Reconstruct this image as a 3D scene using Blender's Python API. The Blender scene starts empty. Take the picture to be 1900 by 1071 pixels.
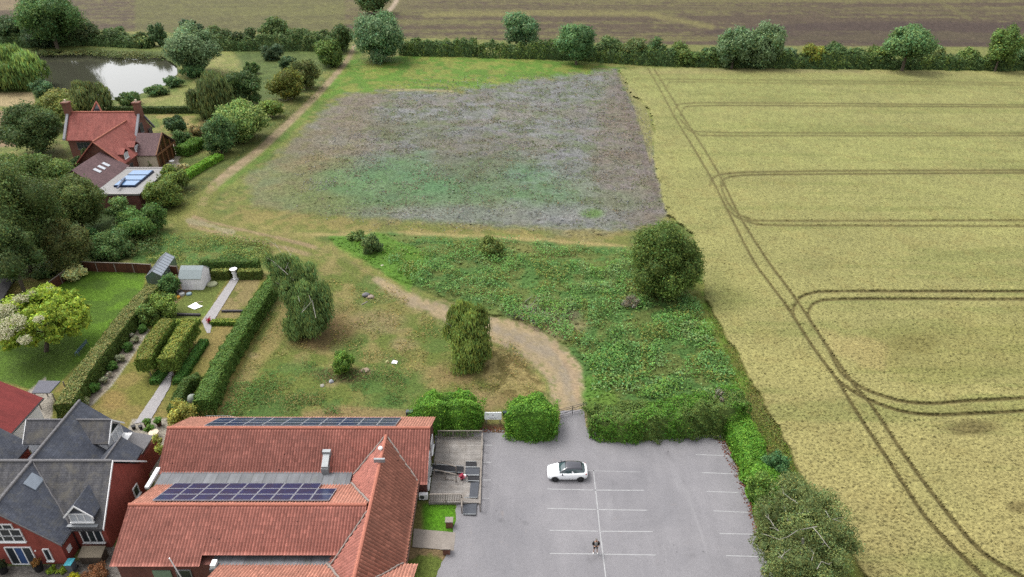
import bpy, math, random
import numpy as np
R = math.radians
SC = bpy.context.scene
COL = SC.collection
# ---------------------------------------------------------------- camera
CAM_H, PITCH, FPX = 51.0, R(30.3), 1300.0
cd = bpy.data.cameras.new('camera'); cam = bpy.data.objects.new('camera', cd); COL.objects.link(cam)
cam.location = (0, 0, CAM_H); cam.rotation_euler = (R(90) - PITCH, 0, 0)
cd.sensor_width = 36; cd.lens = FPX / 1900 * 36; cd.clip_start = 0.5; cd.clip_end = 6000
SC.camera = cam
# ---------------------------------------------------------------- sky, sun, exposure
SUN_EL, SUN_AZ = R(60), R(-62)          # azimuth measured from +Y towards +X: the sun stands behind the fields, to the left
w = bpy.data.worlds.new('World'); SC.world = w; w.use_nodes = True
wn = w.node_tree; wn.nodes.clear()
sky = wn.nodes.new('ShaderNodeTexSky'); sky.sky_type = 'NISHITA'; sky.sun_disc = False
sky.sun_elevation = SUN_EL; sky.sun_rotation = SUN_AZ; sky.dust_density = 4; sky.air_density = 1.0
hs = wn.nodes.new('ShaderNodeHueSaturation'); hs.inputs['Saturation'].default_value = 0.12
bg = wn.nodes.new('ShaderNodeBackground'); bg.inputs['Strength'].default_value = 0.15
wo = wn.nodes.new('ShaderNodeOutputWorld')
wn.links.new(sky.outputs[0], hs.inputs['Color']); wn.links.new(hs.outputs[0], bg.inputs[0]); wn.links.new(bg.outputs[0], wo.inputs[0])
sd = bpy.data.lights.new('sun', 'SUN'); sd.energy = 0.7; sd.angle = R(24); sd.color = (1.0, 0.96, 0.9)
sun = bpy.data.objects.new('sun', sd); COL.objects.link(sun); sun.location = (0, 0, 200)
from mathutils import Vector
sv = Vector((math.sin(SUN_AZ) * math.cos(SUN_EL), math.cos(SUN_AZ) * math.cos(SUN_EL), math.sin(SUN_EL)))
sun.rotation_euler = sv.to_track_quat('Z', 'Y').to_euler()
SC.view_settings.view_transform = 'Standard'; SC.view_settings.look = 'None'
SC.view_settings.exposure = 1.46; SC.view_settings.gamma = 1
SC.cycles.use_denoising = False
# ---------------------------------------------------------------- projection helpers (photo pixel <-> place)
CP, SP = math.cos(PITCH), math.sin(PITCH)
def G(px, py, z=0.0):
    """the point at height z seen at photo pixel (px, py)"""
    v = (py - 535.5) / FPX
    D = (CAM_H - z) / (SP + v * CP)
    return ((px - 950) * D / FPX, D * (CP - v * SP), z)
def Gn(px, py, z=0.0):
    v = (py - 535.5) / FPX
    D = (CAM_H - z) / (SP + v * CP)
    return (px - 950) * D / FPX, D * (CP - v * SP)
def P(x, y, z):
    D = y * CP + (CAM_H - z) * SP
    return 950 + x * FPX / D, 535.5 + FPX * ((CAM_H - z) * CP - y * SP) / D
def depth(y, z): return y * CP + (CAM_H - z) * SP
K = 0.42
def lin(c):
    c = c / 255.0
    return c / 12.92 if c <= 0.04045 else ((c + 0.055) / 1.055) ** 2.4
def S(r, g, b, k=None):
    k = K if k is None else k
    return (lin(r) * k, lin(g) * k, lin(b) * k)
# ---------------------------------------------------------------- materials
MATS = {}
def nmat(name):
    m = bpy.data.materials.new(name); m.use_nodes = True
    nt = m.node_tree; b = nt.nodes['Principled BSDF']
    b.inputs['Specular IOR Level'].default_value = 0.25
    return m, nt, b
def node(nt, typ, **kw):
    n = nt.nodes.new(typ)
    for k, v in kw.items():
        if k in n.inputs.keys(): n.inputs[k].default_value = v
        else: setattr(n, k, v)
    return n
def mixc(nt, fac, a, b, blend='MIX'):
    m = nt.nodes.new('ShaderNodeMix'); m.data_type = 'RGBA'; m.blend_type = blend
    for sock, v in ((0, fac), (6, a), (7, b)):
        if hasattr(v, 'is_linked') or hasattr(v, 'links'): nt.links.new(v, m.inputs[sock])
        elif isinstance(v, (int, float)): m.inputs[sock].default_value = v
        else: m.inputs[sock].default_value = (*v, 1)
    return m.outputs[2]
def ramp(nt, src, stops):
    r = nt.nodes.new('ShaderNodeValToRGB'); nt.links.new(src, r.inputs[0])
    e = r.color_ramp.elements
    while len(e) < len(stops): e.new(0.5)
    for i, (p, c) in enumerate(stops):
        e[i].position = p; e[i].color = (c, c, c, 1) if isinstance(c, (int, float)) else (*c, 1)
    return r.outputs[0]
def noise(nt, scale, detail=3, rough=0.6, vec=None, dist=0.0):
    n = node(nt, 'ShaderNodeTexNoise', Scale=scale, Detail=detail, Roughness=rough, Distortion=dist)
    if vec is not None: nt.links.new(vec, n.inputs['Vector'])
    return n.outputs['Fac']
def geo(nt): return nt.nodes.new('ShaderNodeNewGeometry').outputs['Position']
def mul(nt, a, b):
    return mixc(nt, 1.0, a, b, 'MULTIPLY')
def bump(nt, b, h, strength=0.5, dist=0.1):
    n = node(nt, 'ShaderNodeBump', Strength=strength, Distance=dist)
    nt.links.new(h, n.inputs['Height']); nt.links.new(n.outputs[0], b.inputs['Normal'])
def flat(name, col, rough=0.7, metal=0.0, var=0.12, scale=3.0, spec=0.25):
    """a plain colour with a little dirt and unevenness"""
    if name in MATS: return MATS[name]
    m, nt, b = nmat(name)
    f = noise(nt, scale, 4, 0.65, geo(nt))
    r = ramp(nt, f, [(0.3, 1 - var), (0.7, 1 + var)])
    nt.links.new(mul(nt, col, r), b.inputs['Base Color'])
    b.inputs['Roughness'].default_value = rough; b.inputs['Metallic'].default_value = metal
    b.inputs['Specular IOR Level'].default_value = spec
    MATS[name] = m; return m
def attr_mat(name, stops, scale, bstr=0.6, bdist=0.15, rough=0.9, scale2=None, squash=None, blotch=0.12):
    """vertex-painted ground colour times fine speckle (tufts, straw, stones) with matching relief"""
    m, nt, b = nmat(name)
    a = node(nt, 'ShaderNodeAttribute', attribute_name='Col').outputs['Color']
    vec = geo(nt)
    if squash:
        mp = node(nt, 'ShaderNodeMapping'); mp.inputs['Scale'].default_value = squash
        nt.links.new(vec, mp.inputs['Vector']); vec = mp.outputs[0]
    f = noise(nt, scale, 3, 0.7, vec)
    c = mul(nt, a, ramp(nt, f, stops))
    g = noise(nt, 0.09, 5, 0.7, geo(nt), 0.4)
    c = mul(nt, c, ramp(nt, g, [(0.3, (1 - blotch,) * 3), (0.7, (1 + blotch, 1 + blotch, 1 + blotch * 0.7))]))
    nt.links.new(c, b.inputs['Base Color'])
    b.inputs['Roughness'].default_value = rough; b.inputs['Specular IOR Level'].default_value = 0.1
    bump(nt, b, f, bstr, bdist)
    MATS[name] = m; return m
def leaf_mat(name='foliage'):
    if name in MATS: return MATS[name]
    m, nt, b = nmat(name)
    a = node(nt, 'ShaderNodeAttribute', attribute_name='Col').outputs['Color']
    nt.links.new(a, b.inputs['Base Color']); b.inputs['Roughness'].default_value = 0.65
    b.inputs['Specular IOR Level'].default_value = 0.15
    tr = node(nt, 'ShaderNodeBsdfTranslucent'); nt.links.new(a, tr.inputs['Color'])
    ms = node(nt, 'ShaderNodeMixShader'); ms.inputs[0].default_value = 0.35
    o = nt.nodes['Material Output']
    nt.links.new(b.outputs[0], ms.inputs[1]); nt.links.new(tr.outputs[0], ms.inputs[2]); nt.links.new(ms.outputs[0], o.inputs[0])
    MATS[name] = m; return m
def tile_mat(name, c1, c2, tw, th, mortar=(0.02, 0.015, 0.012), ms=0.02, lichen=None, bstr=0.6, dark=0.25, rough=0.8, offset=0.5, streak=0.15, lt=0.62, spots=None):
    """bricks, slates and tiles laid out on the surface's own metre UVs"""
    m, nt, b = nmat(name)
    uv = node(nt, 'ShaderNodeUVMap').outputs[0]
    br = node(nt, 'ShaderNodeTexBrick'); nt.links.new(uv, br.inputs['Vector'])
    br.inputs['Scale'].default_value = 1.0; br.inputs['Brick Width'].default_value = tw; br.inputs['Row Height'].default_value = th
    br.inputs['Mortar Size'].default_value = ms; br.inputs['Mortar Smooth'].default_value = 0.3; br.offset = offset
    br.inputs['Color1'].default_value = (*c1, 1); br.inputs['Color2'].default_value = (*c2, 1); br.inputs['Mortar'].default_value = (*mortar, 1)
    br.inputs['Bias'].default_value = 0.0
    c = br.outputs['Color']
    g = noise(nt, 0.6, 6, 0.7, geo(nt), 0.3)
    c = mul(nt, c, ramp(nt, g, [(0.3, 1 - dark), (0.7, 1 + dark)]))
    mp = node(nt, 'ShaderNodeMapping'); mp.inputs['Scale'].default_value = (2.2, 0.25, 1); nt.links.new(uv, mp.inputs['Vector'])
    s = noise(nt, 1.0, 4, 0.6, mp.outputs[0])
    c = mul(nt, c, ramp(nt, s, [(0.3, 1 - streak), (0.7, 1 + streak)]))
    if lichen:
        l = noise(nt, 0.9, 8, 0.75, geo(nt), 0.6)
        c = mixc(nt, ramp(nt, l, [(lt - 0.1, 0.0), (lt + 0.13, 0.8)]), c, lichen)
    if spots:
        l = noise(nt, 1.6, 3, 0.6, geo(nt))
        c = mixc(nt, ramp(nt, l, [(0.71, 0.0), (0.74, 0.9)]), c, spots)
    nt.links.new(c, b.inputs['Base Color']); b.inputs['Roughness'].default_value = rough
    b.inputs['Specular IOR Level'].default_value = 0.2
    bump(nt, b, br.outputs['Fac'], -bstr, 0.02)
    MATS[name] = m; return m
# ---------------------------------------------------------------- objects
def tag(o, label=None, cat=None, group=None, kind=None):
    if label: o['label'] = label
    if cat: o['category'] = cat
    if group: o['group'] = group
    if kind: o['kind'] = kind
    return o
def empty(name, loc, label, cat, group=None):
    o = bpy.data.objects.new(name, None); COL.objects.link(o); o.location = loc; o.empty_display_size = 0.5
    return tag(o, label, cat, group)
def origin(parent):
    v = Vector((0, 0, 0))
    while parent is not None: v += parent.location; parent = parent.parent
    return v
def npmesh(name, V, F, mat, parent=None, cols=None, uvs=None, smooth=False, loc=None):
    """numpy arrays -> one mesh object; V in world coordinates; F (n,4) or (n,3)"""
    V = np.asarray(V, dtype=np.float32); F = np.asarray(F, dtype=np.int32)
    o0 = origin(parent) if parent is not None else Vector(loc or (0, 0, 0))
    me = bpy.data.meshes.new(name); n, k = F.shape
    me.vertices.add(len(V)); me.vertices.foreach_set('co', (V - np.array(o0, dtype=np.float32)).ravel())
    me.loops.add(n * k); me.loops.foreach_set('vertex_index', F.ravel())
    me.polygons.add(n); me.polygons.foreach_set('loop_start', np.arange(0, n * k, k, dtype=np.int32))
    if smooth: me.polygons.foreach_set('use_smooth', np.ones(n, dtype=bool))
    me.update(calc_edges=True)
    if cols is not None:
        a = me.color_attributes.new('Col', 'FLOAT_COLOR', 'POINT')
        c4 = np.ones((len(V), 4), dtype=np.float32); c4[:, :3] = cols; a.data.foreach_set('color', c4.ravel())
    if uvs is not None:
        u = me.uv_layers.new(name='UVMap'); u.data.foreach_set('uv', np.asarray(uvs, dtype=np.float32).ravel())
    me.materials.append(mat)
    o = bpy.data.objects.new(name, me); COL.objects.link(o)
    if parent is not None: o.parent = parent
    else: o.location = o0
    return o
class MB:
    """collects faces in world coordinates and links them as one mesh with metre UVs"""
    def __init__(s): s.v = []; s.f = []
    def poly(s, pts):
        i = len(s.v); s.v += [tuple(p) for p in pts]; s.f.append(tuple(range(i, i + len(pts)))); return s
    def box(s, x0, y0, z0, x1, y1, z1):
        i = len(s.v)
        s.v += [(x0, y0, z0), (x1, y0, z0), (x1, y1, z0), (x0, y1, z0), (x0, y0, z1), (x1, y0, z1), (x1, y1, z1), (x0, y1, z1)]
        s.f += [tuple(i + j for j in q) for q in ((0, 3, 2, 1), (4, 5, 6, 7), (0, 1, 5, 4), (1, 2, 6, 5), (2, 3, 7, 6), (3, 0, 4, 7))]; return s
    def obox(s, a, b, w, h, z0=None):
        """a bar from a to b (bottom centre line), width w, height h"""
        a = Vector(a); b = Vector(b); d = b - a
        n = Vector((-d.y, d.x, 0)); n = n.normalized() * (w / 2) if n.length > 1e-6 else Vector((w / 2, 0, 0))
        u = Vector((0, 0, h)); i = len(s.v)
        s.v += [tuple(p) for p in (a - n, a + n, b + n, b - n, a - n + u, a + n + u, b + n + u, b - n + u)]
        s.f += [tuple(i + j for j in q) for q in ((0, 1, 2, 3), (7, 6, 5, 4), (4, 5, 1, 0), (5, 6, 2, 1), (6, 7, 3, 2), (7, 4, 0, 3))]; return s
    def prism(s, base, z0, z1):
        n = len(base); i = len(s.v)
        s.v += [(x, y, z0) for x, y in base] + [(x, y, z1) for x, y in base]
        s.f.append(tuple(i + j for j in reversed(range(n)))); s.f.append(tuple(i + n + j for j in range(n)))
        for j in range(n): k = (j + 1) % n; s.f.append((i + j, i + k, i + n + k, i + n + j))
        return s
    def slab(s, pts, t):
        """a plate under the given polygon, thickness t measured straight down"""
        n = len(pts); i = len(s.v)
        s.v += [tuple(p) for p in pts] + [(p[0], p[1], p[2] - t) for p in pts]
        s.f.append(tuple(i + j for j in range(n))); s.f.append(tuple(i + n + j for j in reversed(range(n))))
        for j in range(n): k = (j + 1) % n; s.f.append((i + k, i + j, i + n + j, i + n + k))
        return s
    def tube(s, pts, r0, r1=None, n=7):
        r1 = r0 if r1 is None else r1; pts = [Vector(p) for p in pts]; m = len(pts); base = len(s.v)
        for q, p in enumerate(pts):
            d = (pts[min(q + 1, m - 1)] - pts[max(q - 1, 0)]).normalized()
            a = d.cross(Vector((0, 0, 1)) if abs(d.z) < 0.9 else Vector((1, 0, 0))).normalized(); b = d.cross(a)
            r = r0 + (r1 - r0) * q / (m - 1)
            s.v += [tuple(p + a * math.cos(2 * math.pi * j / n) * r + b * math.sin(2 * math.pi * j / n) * r) for j in range(n)]
        for q in range(m - 1):
            for j in range(n):
                k = (j + 1) % n; s.f.append((base + q * n + j, base + q * n + k, base + (q + 1) * n + k, base + (q + 1) * n + j))
        s.f.append(tuple(base + j for j in reversed(range(n)))); s.f.append(tuple(base + (m - 1) * n + j for j in range(n))); return s
    def lathe(s, c, prof, n=16):
        base = len(s.v)
        for r, z in prof: s.v += [(c[0] + r * math.cos(2 * math.pi * j / n), c[1] + r * math.sin(2 * math.pi * j / n), c[2] + z) for j in range(n)]
        for q in range(len(prof) - 1):
            for j in range(n):
                k = (j + 1) % n; s.f.append((base + q * n + j, base + q * n + k, base + (q + 1) * n + k, base + (q + 1) * n + j))
        s.f.append(tuple(base + j for j in reversed(range(n)))); s.f.append(tuple(base + (len(prof) - 1) * n + j for j in range(n))); return s
    def build(s, name, mat, parent=None, smooth=False, loc=None, bevel=0):
        o0 = origin(parent) if parent is not None else Vector(loc or (0, 0, 0))
        me = bpy.data.meshes.new(name); me.from_pydata([tuple(Vector(v) - o0) for v in s.v], [], s.f); me.update()
        u = me.uv_layers.new(name='UVMap')
        for p in me.polygons:
            n = p.normal
            h = Vector((-n.y, n.x, 0)); h = h.normalized() if h.length > 1e-3 else Vector((1, 0, 0))
            up = n.cross(h)
            if up.length < 1e-6: up = Vector((0, 1, 0))
            for li in p.loop_indices:
                co = me.vertices[me.loops[li].vertex_index].co + o0
                u.data[li].uv = (co.dot(h), co.dot(up))
        if smooth: me.polygons.foreach_set('use_smooth', [True] * len(me.polygons))
        me.materials.append(mat)
        o = bpy.data.objects.new(name, me); COL.objects.link(o)
        if parent is not None: o.parent = parent
        else: o.location = o0
        if bevel:
            b = o.modifiers.new('bevel', 'BEVEL'); b.width = bevel; b.segments = 2; b.limit_method = 'ANGLE'
        return o
# ---------------------------------------------------------------- numpy noise
def vnoise(x, y, seed=0):
    xi = np.floor(x).astype(np.int64); yi = np.floor(y).astype(np.int64); xf = x - xi; yf = y - yi
    def h(a, b):
        n = (a * 374761393 + b * 668265263 + seed * 69069) & 0xffffffff
        n = ((n ^ (n >> 13)) * 1274126177) & 0xffffffff
        return ((n ^ (n >> 16)) & 0xffff) / 65535.0
    u = xf * xf * (3 - 2 * xf); v = yf * yf * (3 - 2 * yf)
    return (h(xi, yi) * (1 - u) + h(xi + 1, yi) * u) * (1 - v) + (h(xi, yi + 1) * (1 - u) + h(xi + 1, yi + 1) * u) * v
def fbm(x, y, s, seed=0, o=4, rough=0.55):
    t = 0; a = 1; n = 0
    for i in range(o):
        t = t + a * vnoise(x * s * 2 ** i + 13.7 * i, y * s * 2 ** i + 7.1 * i, seed + i); n += a; a *= rough
    return t / n
# ================================================================ THE GROUND, one continuous sheet cut into named pieces
gx = np.arange(-300, 2201, 3.0); gy = np.arange(-130, 1261, 2.0)
PX, PY = np.meshgrid(gx, gy)
WX, WY = Gn(PX, PY)
n1 = fbm(WX, WY, 0.5, 1); n2 = fbm(WX, WY, 0.12, 2); n3 = fbm(WX, WY, 1.6, 3, 3); n4 = fbm(WX, WY, 0.04, 4)
n5 = fbm(WX, WY, 0.35, 9); n6 = fbm(WX, WY, 0.9, 12, 3)
PS = 1 / np.clip((PY + 224) / 1000, 0.1, 2)      # photo pixels per metre shrink with distance
def sm(x): x = np.clip(x, 0, 1); return x * x * (3 - 2 * x)
def sdist(poly, x, y, pad):
    """signed distance (inside > 0) in photo pixels, only near the polygon's box"""
    p = np.array(poly, float)
    d2 = np.full(x.shape, 1e9); inside = np.zeros(x.shape, bool)
    for i in range(len(p)):
        ax, ay = p[i]; bx, by = p[(i + 1) % len(p)]
        ex, ey = bx - ax, by - ay
        t = np.clip(((x - ax) * ex + (y - ay) * ey) / (ex * ex + ey * ey + 1e-9), 0, 1)
        d2 = np.minimum(d2, (x - ax - t * ex) ** 2 + (y - ay - t * ey) ** 2)
        c = ((ay > y) != (by > y)) & (x < (bx - ax) * (y - ay) / (by - ay + 1e-12) + ax); inside ^= c
    return np.where(inside, 1, -1) * np.sqrt(d2)
def win(xs, ys, pad):
    i0 = np.searchsorted(gx, min(xs) - pad); i1 = np.searchsorted(gx, max(xs) + pad) + 1
    j0 = np.searchsorted(gy, min(ys) - pad); j1 = np.searchsorted(gy, max(ys) + pad) + 1
    return slice(j0, j1), slice(i0, i1)
def mpoly(poly, feather=6, wob=6, seed=0):
    xs, ys = zip(*poly); w_ = win(xs, ys, feather + wob + 6); m = np.zeros(PX.shape)
    if PX[w_].size == 0: return m
    x, y = PX[w_], PY[w_]; k = np.clip((y + 224) / 900, 0.25, 1.2)
    wo = (fbm(WX[w_], WY[w_], 0.35, 20 + seed, 3) - 0.5) * 2 * wob * k
    m[w_] = sm((sdist(poly, x, y, 0) + wo) / (feather * k) + 0.5); return m
def mline(pts, wd, feather=4, wob=2, seed=0):
    """band along a polyline; wd = half width (px), one or one per point"""
    if not hasattr(wd, '__len__'): wd = [wd] * len(pts)
    xs, ys = zip(*pts); pad = max(wd) + feather + wob + 6; w_ = win(xs, ys, pad); m = np.zeros(PX.shape)
    x, y = PX[w_], PY[w_]; best = np.full(x.shape, -1e9)
    for i in range(len(pts) - 1):
        ax, ay = pts[i]; bx, by = pts[i + 1]; ex, ey = bx - ax, by - ay
        t = np.clip(((x - ax) * ex + (y - ay) * ey) / (ex * ex + ey * ey + 1e-9), 0, 1)
        d = np.sqrt((x - ax - t * ex) ** 2 + (y - ay - t * ey) ** 2)
        best = np.maximum(best, wd[i] + (wd[i + 1] - wd[i]) * t - d)
    wo = (fbm(WX[w_], WY[w_], 0.5, 40 + seed, 3) - 0.5) * 2 * wob
    m[w_] = sm((best + wo) / feather + 0.5); return m
def blob(cx, cy, rx, ry, seed=0, wob=0.7):
    m = np.zeros(PX.shape); w_ = win([cx - rx * 1.6, cx + rx * 1.6], [cy - ry * 1.6, cy + ry * 1.6], 0)
    d = np.sqrt(((PX[w_] - cx) / rx) ** 2 + ((PY[w_] - cy) / ry) ** 2) + (fbm(WX[w_], WY[w_], 0.15, 60 + seed) - 0.5) * 2 * wob
    m[w_] = sm(1.5 - d); return m
def smooth(pts, n=6):
    out = []; p = [pts[0]] + list(pts) + [pts[-1]]
    for i in range(1, len(p) - 2):
        a, b, c, d = [np.array(q, float) for q in p[i - 1:i + 3]]
        for t in np.linspace(0, 1, n, endpoint=False):
            out.append(tuple(0.5 * (2 * b + (c - a) * t + (2 * a - 5 * b + 4 * c - d) * t * t + (3 * b - a - 3 * c + d) * t ** 3)))
    out.append(tuple(pts[-1])); return out
C = np.zeros(PX.shape + (3,)); Z = np.zeros(PX.shape)
def lay(m, col, s=1.0):
    c = np.array(col) if not isinstance(col, np.ndarray) or col.ndim == 1 else col
    f = np.clip(m * s, 0, 1)[..., None]; C[:] = C * (1 - f) + c * f
def mix2(a, b, t): t = np.clip(t, 0, 1)[..., None]; return np.array(a) * (1 - t) + np.array(b) * t
def ct(n, lo=0.42, hi=0.58): return sm((n - lo) / (hi - lo))
GR1, GR2, DRY, BARE = S(108, 124, 64), S(130, 136, 74), S(164, 148, 98), S(170, 146, 116)
BRT, DRK, NET = S(100, 140, 52), S(62, 84, 44), S(90, 124, 64)
C[:] = mix2(GR1, GR2, ct(n2 * 0.6 + n5 * 0.4)); lay(ct(n1, 0.5, 0.68), DRY, 0.5); lay(ct(n6, 0.56, 0.7), DRK, 0.35)
# ---- far fields beyond the hedge
far = mpoly([(-400, -140), (2300, -140), (2300, 108), (1900, 104), (1300, 100), (760, 90), (640, 62), (500, 60), (330, 62), (200, 58), (140, 45), (60, 52), (-400, 60)], 4, 2)
BR, OL, PL = S(92, 79, 64), S(114, 108, 70), S(78, 64, 60)
stripe = fbm(WX * 0.06 + 3, WY, 0.085, 31, 5, 0.7)
fn = fbm(WX, WY, 0.3, 71, 4, 0.75)
f_ = mix2(OL, BR, ct(stripe * 0.65 + fn * 0.35, 0.40, 0.56))
lay(far, f_)
lay(far * mpoly([(1280, 60), (1500, 42), (1700, 40), (2200, 45), (2200, 82), (1750, 84), (1500, 78)], 22, 8), PL, 0.7)
lay(far * mline([(740, 12), (1100, 14), (1900, 20)], 4, 8, 3), BR, 0.6)
lay(far * mline([(790, 28), (1000, 24), (1200, 26), (1320, 50)], 5, 8, 3), S(138, 132, 80), 0.6)
lay(far * mpoly([(700, 14), (760, 16), (1000, -140), (560, -140), (640, 20)], 8, 3), OL, 0.35)
for k_ in range(12):
    x0 = 60 + 48 * k_; lay(far * mline([(x0, 66), (x0 + 60, 34), (x0 + 170, 0), (x0 + 420, -60)], 1.6, 4, 1, k_), (BR, OL)[k_ % 2], 0.45)
lay(far * mpoly([(250, -20), (640, -20), (640, 60), (250, 70)], 30, 12), S(112, 114, 64), 0.55)
lay(far * mline([(1720, -10), (1760, 12), (1800, 36)], 3, 4, 1), OL, 0.6)
lay(far * mpoly([(-400, -140), (90, -140), (60, 18), (-400, 30)], 6, 3), S(150, 132, 104), 0.7)
strip = mpoly([(740, 70), (1060, 78), (1300, 84), (1900, 88), (2300, 92), (2300, 112), (1300, 108), (740, 96)], 5, 3); lay(strip, GR2, 0.8)
# ---- green strip and wildflower field
lay(mpoly([(640, 112), (760, 103), (960, 108), (1140, 124), (1170, 132), (1000, 150), (900, 166), (735, 172), (640, 172), (590, 190)], 10, 6), mix2(BRT, S(136, 146, 70), ct(n5)), 0.85)
MEAD = [(738, 168), (830, 168), (905, 164), (960, 150), (1060, 138), (1140, 131), (1158, 160), (1180, 200), (1196, 250), (1212, 300), (1226, 350), (1242, 402), (1190, 424), (1120, 440), (1000, 428), (850, 418), (700, 410), (560, 402), (480, 386), (452, 350), (470, 320), (520, 284), (590, 218), (640, 176)]
mead = mpoly(MEAD, 34, 30) * np.clip(.15 + (PX - 440 + (PY - 280) * .35 + (n5 - .5) * 120) / 170, 0, 1)
LIL, LIB, MB1, MB2, TEAL = S(140, 140, 141), S(130, 133, 124), S(136, 120, 98), S(126, 108, 94), S(98, 138, 96)
mc = mix2(LIL, LIB, ct(n5, 0.35, 0.62)); 
mc = mc * (1 - ct(n2, 0.5, 0.62)[..., None] * 0.3) + np.array(MB1) * (ct(n2, 0.5, 0.62)[..., None] * 0.3)
mc = mc * (1 - ct(n1, 0.53, 0.66)[..., None] * 0.5) + np.array(S(104, 122, 72)) * (ct(n1, 0.53, 0.66)[..., None] * 0.5)
lay(mead, mc)
lay(mead * blob(540, 350, 160, 75, 1), mix2(S(128, 132, 76), S(140, 130, 90), ct(n5)), 0.85)
lay(mead * blob(640, 215, 70, 70, 2), MB1, 0.5)
lay(mead * blob(560, 300, 60, 50, 5), mix2(MB1, S(136, 124, 96), ct(n1)), 0.5)
lay(mead * mpoly([(1125, 150), (1160, 150), (1245, 400), (1180, 425), (1120, 400), (1100, 300), (1110, 220)], 70, 30), mix2(MB2, S(130, 116, 106), ct(n1)), 0.5)
lay(mead * blob(690, 370, 230, 56, 3), S(112, 130, 82), 0.7); lay(mead * blob(740, 345, 120, 44, 3), TEAL, 0.5); lay(mead * blob(880, 335, 130, 46, 4), TEAL, 0.65); lay(mead * blob(1000, 380, 200, 36, 19), S(120, 134, 104), 0.5); lay(mead * blob(1010, 360, 70, 30, 6), TEAL, 0.45)
lay(mead * blob(640, 330, 60, 30, 16), TEAL, 0.4)
lay(mead * blob(870, 290, 90, 40, 7), S(112, 106, 88), 0.5); lay(mead * blob(760, 245, 60, 22, 17), S(112, 118, 84), 0.4)
lay(mead * blob(1030, 400, 110, 22, 8), LIL, 0.6); lay(mead * blob(820, 396, 110, 16, 18), LIL, 0.5); lay(mead * blob(1100, 396, 22, 9, 9, .3), BRT, 0.7)
lay(mead * mpoly([(1140, 130), (1150, 130), (1160, 160), (1235, 370), (1218, 370), (1150, 200)], 8, 3), S(112, 96, 92), 0.25)
lay(mline([(722, 168), (780, 167), (840, 170)], 1.6, 3, 1), S(170, 158, 122), 0.9)
# grassy fringe below the flower field, straw line
lay(mpoly([(440, 380), (620, 400), (900, 420), (1170, 430), (1170, 466), (900, 440), (700, 432), (560, 430), (420, 420)], 18, 8), mix2(S(124, 126, 68), S(148, 136, 84), ct(n1)), 0.75)
lay(mline(smooth([(480, 432), (600, 436), (760, 434), (900, 440), (1040, 448), (1160, 458)]), 3.2, 6, 2), S(176, 158, 108), 0.8)
# ---- left land: pond surroundings, lawns, yards
lay(mpoly([(-300, 78), (300, 90), (330, 100), (330, 200), (-300, 200)], 8, 5), GR1, 0.8)
lay(mpoly([(60, 92), (320, 96), (320, 106), (60, 104)], 4, 3), S(92, 104, 58), 0.9)
LAWN1 = [(205, 196), (330, 170), (372, 142), (398, 94), (420, 92), (450, 112), (452, 132), (400, 150), (392, 196)]
lay(mpoly(LAWN1, 4, 2), mix2(S(152, 150, 94), S(140, 146, 84), ct(n5)))
lay(mpoly([(-300, 168), (62, 172), (66, 196), (-300, 204)], 5, 3), S(176, 158, 120)); lay(mpoly([(-300, 204), (36, 206), (20, 230), (30, 272), (-300, 280)], 5, 3), S(160, 134, 108), 0.9)
lay(mpoly([(110, 260), (130, 300), (180, 318), (150, 330), (60, 300)], 8, 4), S(100, 98, 56), 0.8)
lay(mpoly([(284, 207), (392, 207), (396, 240), (330, 268), (300, 240)], 4, 2), mix2(S(124, 132, 66), S(164, 150, 96), ct(n5, 0.5, 0.6)))
lay(mpoly([(420, 86), (600, 84), (640, 96), (640, 122), (560, 150), (480, 200), (440, 110)], 44, 24), mix2(S(100, 118, 64), S(86, 104, 56), ct(n5)), 0.85)
lay(mpoly([(300, 250), (345, 262), (340, 300), (410, 284), (500, 220), (560, 180), (570, 200), (480, 270), (400, 330), (330, 400), (250, 440), (200, 400), (260, 320)], 10, 6), mix2(S(92, 104, 54), S(110, 116, 62), ct(n1)), 0.9)
lay(mpoly([(312, 262), (335, 264), (338, 284), (330, 300), (350, 318), (336, 326), (304, 312)], 3, 1), S(196, 184, 170), 0.9)
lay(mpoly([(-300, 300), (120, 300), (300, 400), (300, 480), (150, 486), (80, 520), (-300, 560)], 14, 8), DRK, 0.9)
lay(mpoly([(270, 425), (400, 430), (490, 446), (520, 490), (300, 492), (240, 484)], 12, 8), mix2(NET, S(112, 122, 64), ct(n1)), 0.9)
lay(mpoly([(300, 395), (420, 330), (380, 420), (340, 440)], 14, 6), S(124, 128, 66), 0.8)
# ---- tracks
TRK1 = smooth([(657, 86), (640, 118), (596, 168), (540, 224), (480, 280), (430, 318), (396, 345)])
lay(mline(TRK1, [3.5 + 5.5 * i / (len(TRK1) - 1) for i in range(len(TRK1))], 4, 1.5), mix2(S(172, 152, 122), S(154, 140, 106), ct(n1)))
lay(mline([(x + 14, y + 4) for x, y in TRK1], 6, 8, 4), BRT, 0.45)
lay(mline(smooth([(722, 20), (732, 8), (745, -14), (790, -60)]), 4, 3, 1), S(178, 160, 138))
lay(mline(smooth([(722, 20), (732, 8), (745, -14), (790, -60)]), 9, 6, 1) - mline(smooth([(722, 20), (732, 8), (745, -14), (790, -60)]), 4, 3, 1), OL, 0.6)
TRK2 = smooth([(396, 345), (380, 368), (372, 392), (376, 408)]); lay(mline(TRK2, 7, 8, 3), mix2(S(156, 144, 98), GR2, ct(n1)), 0.8)
TRK3 = smooth([(360, 408), (400, 420), (470, 436), (540, 452), (600, 470), (660, 498), (720, 536)])
lay(mline(TRK3, 22, 18, 6), mix2(S(134, 134, 74), S(152, 144, 88), ct(n1)), 0.8)
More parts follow.
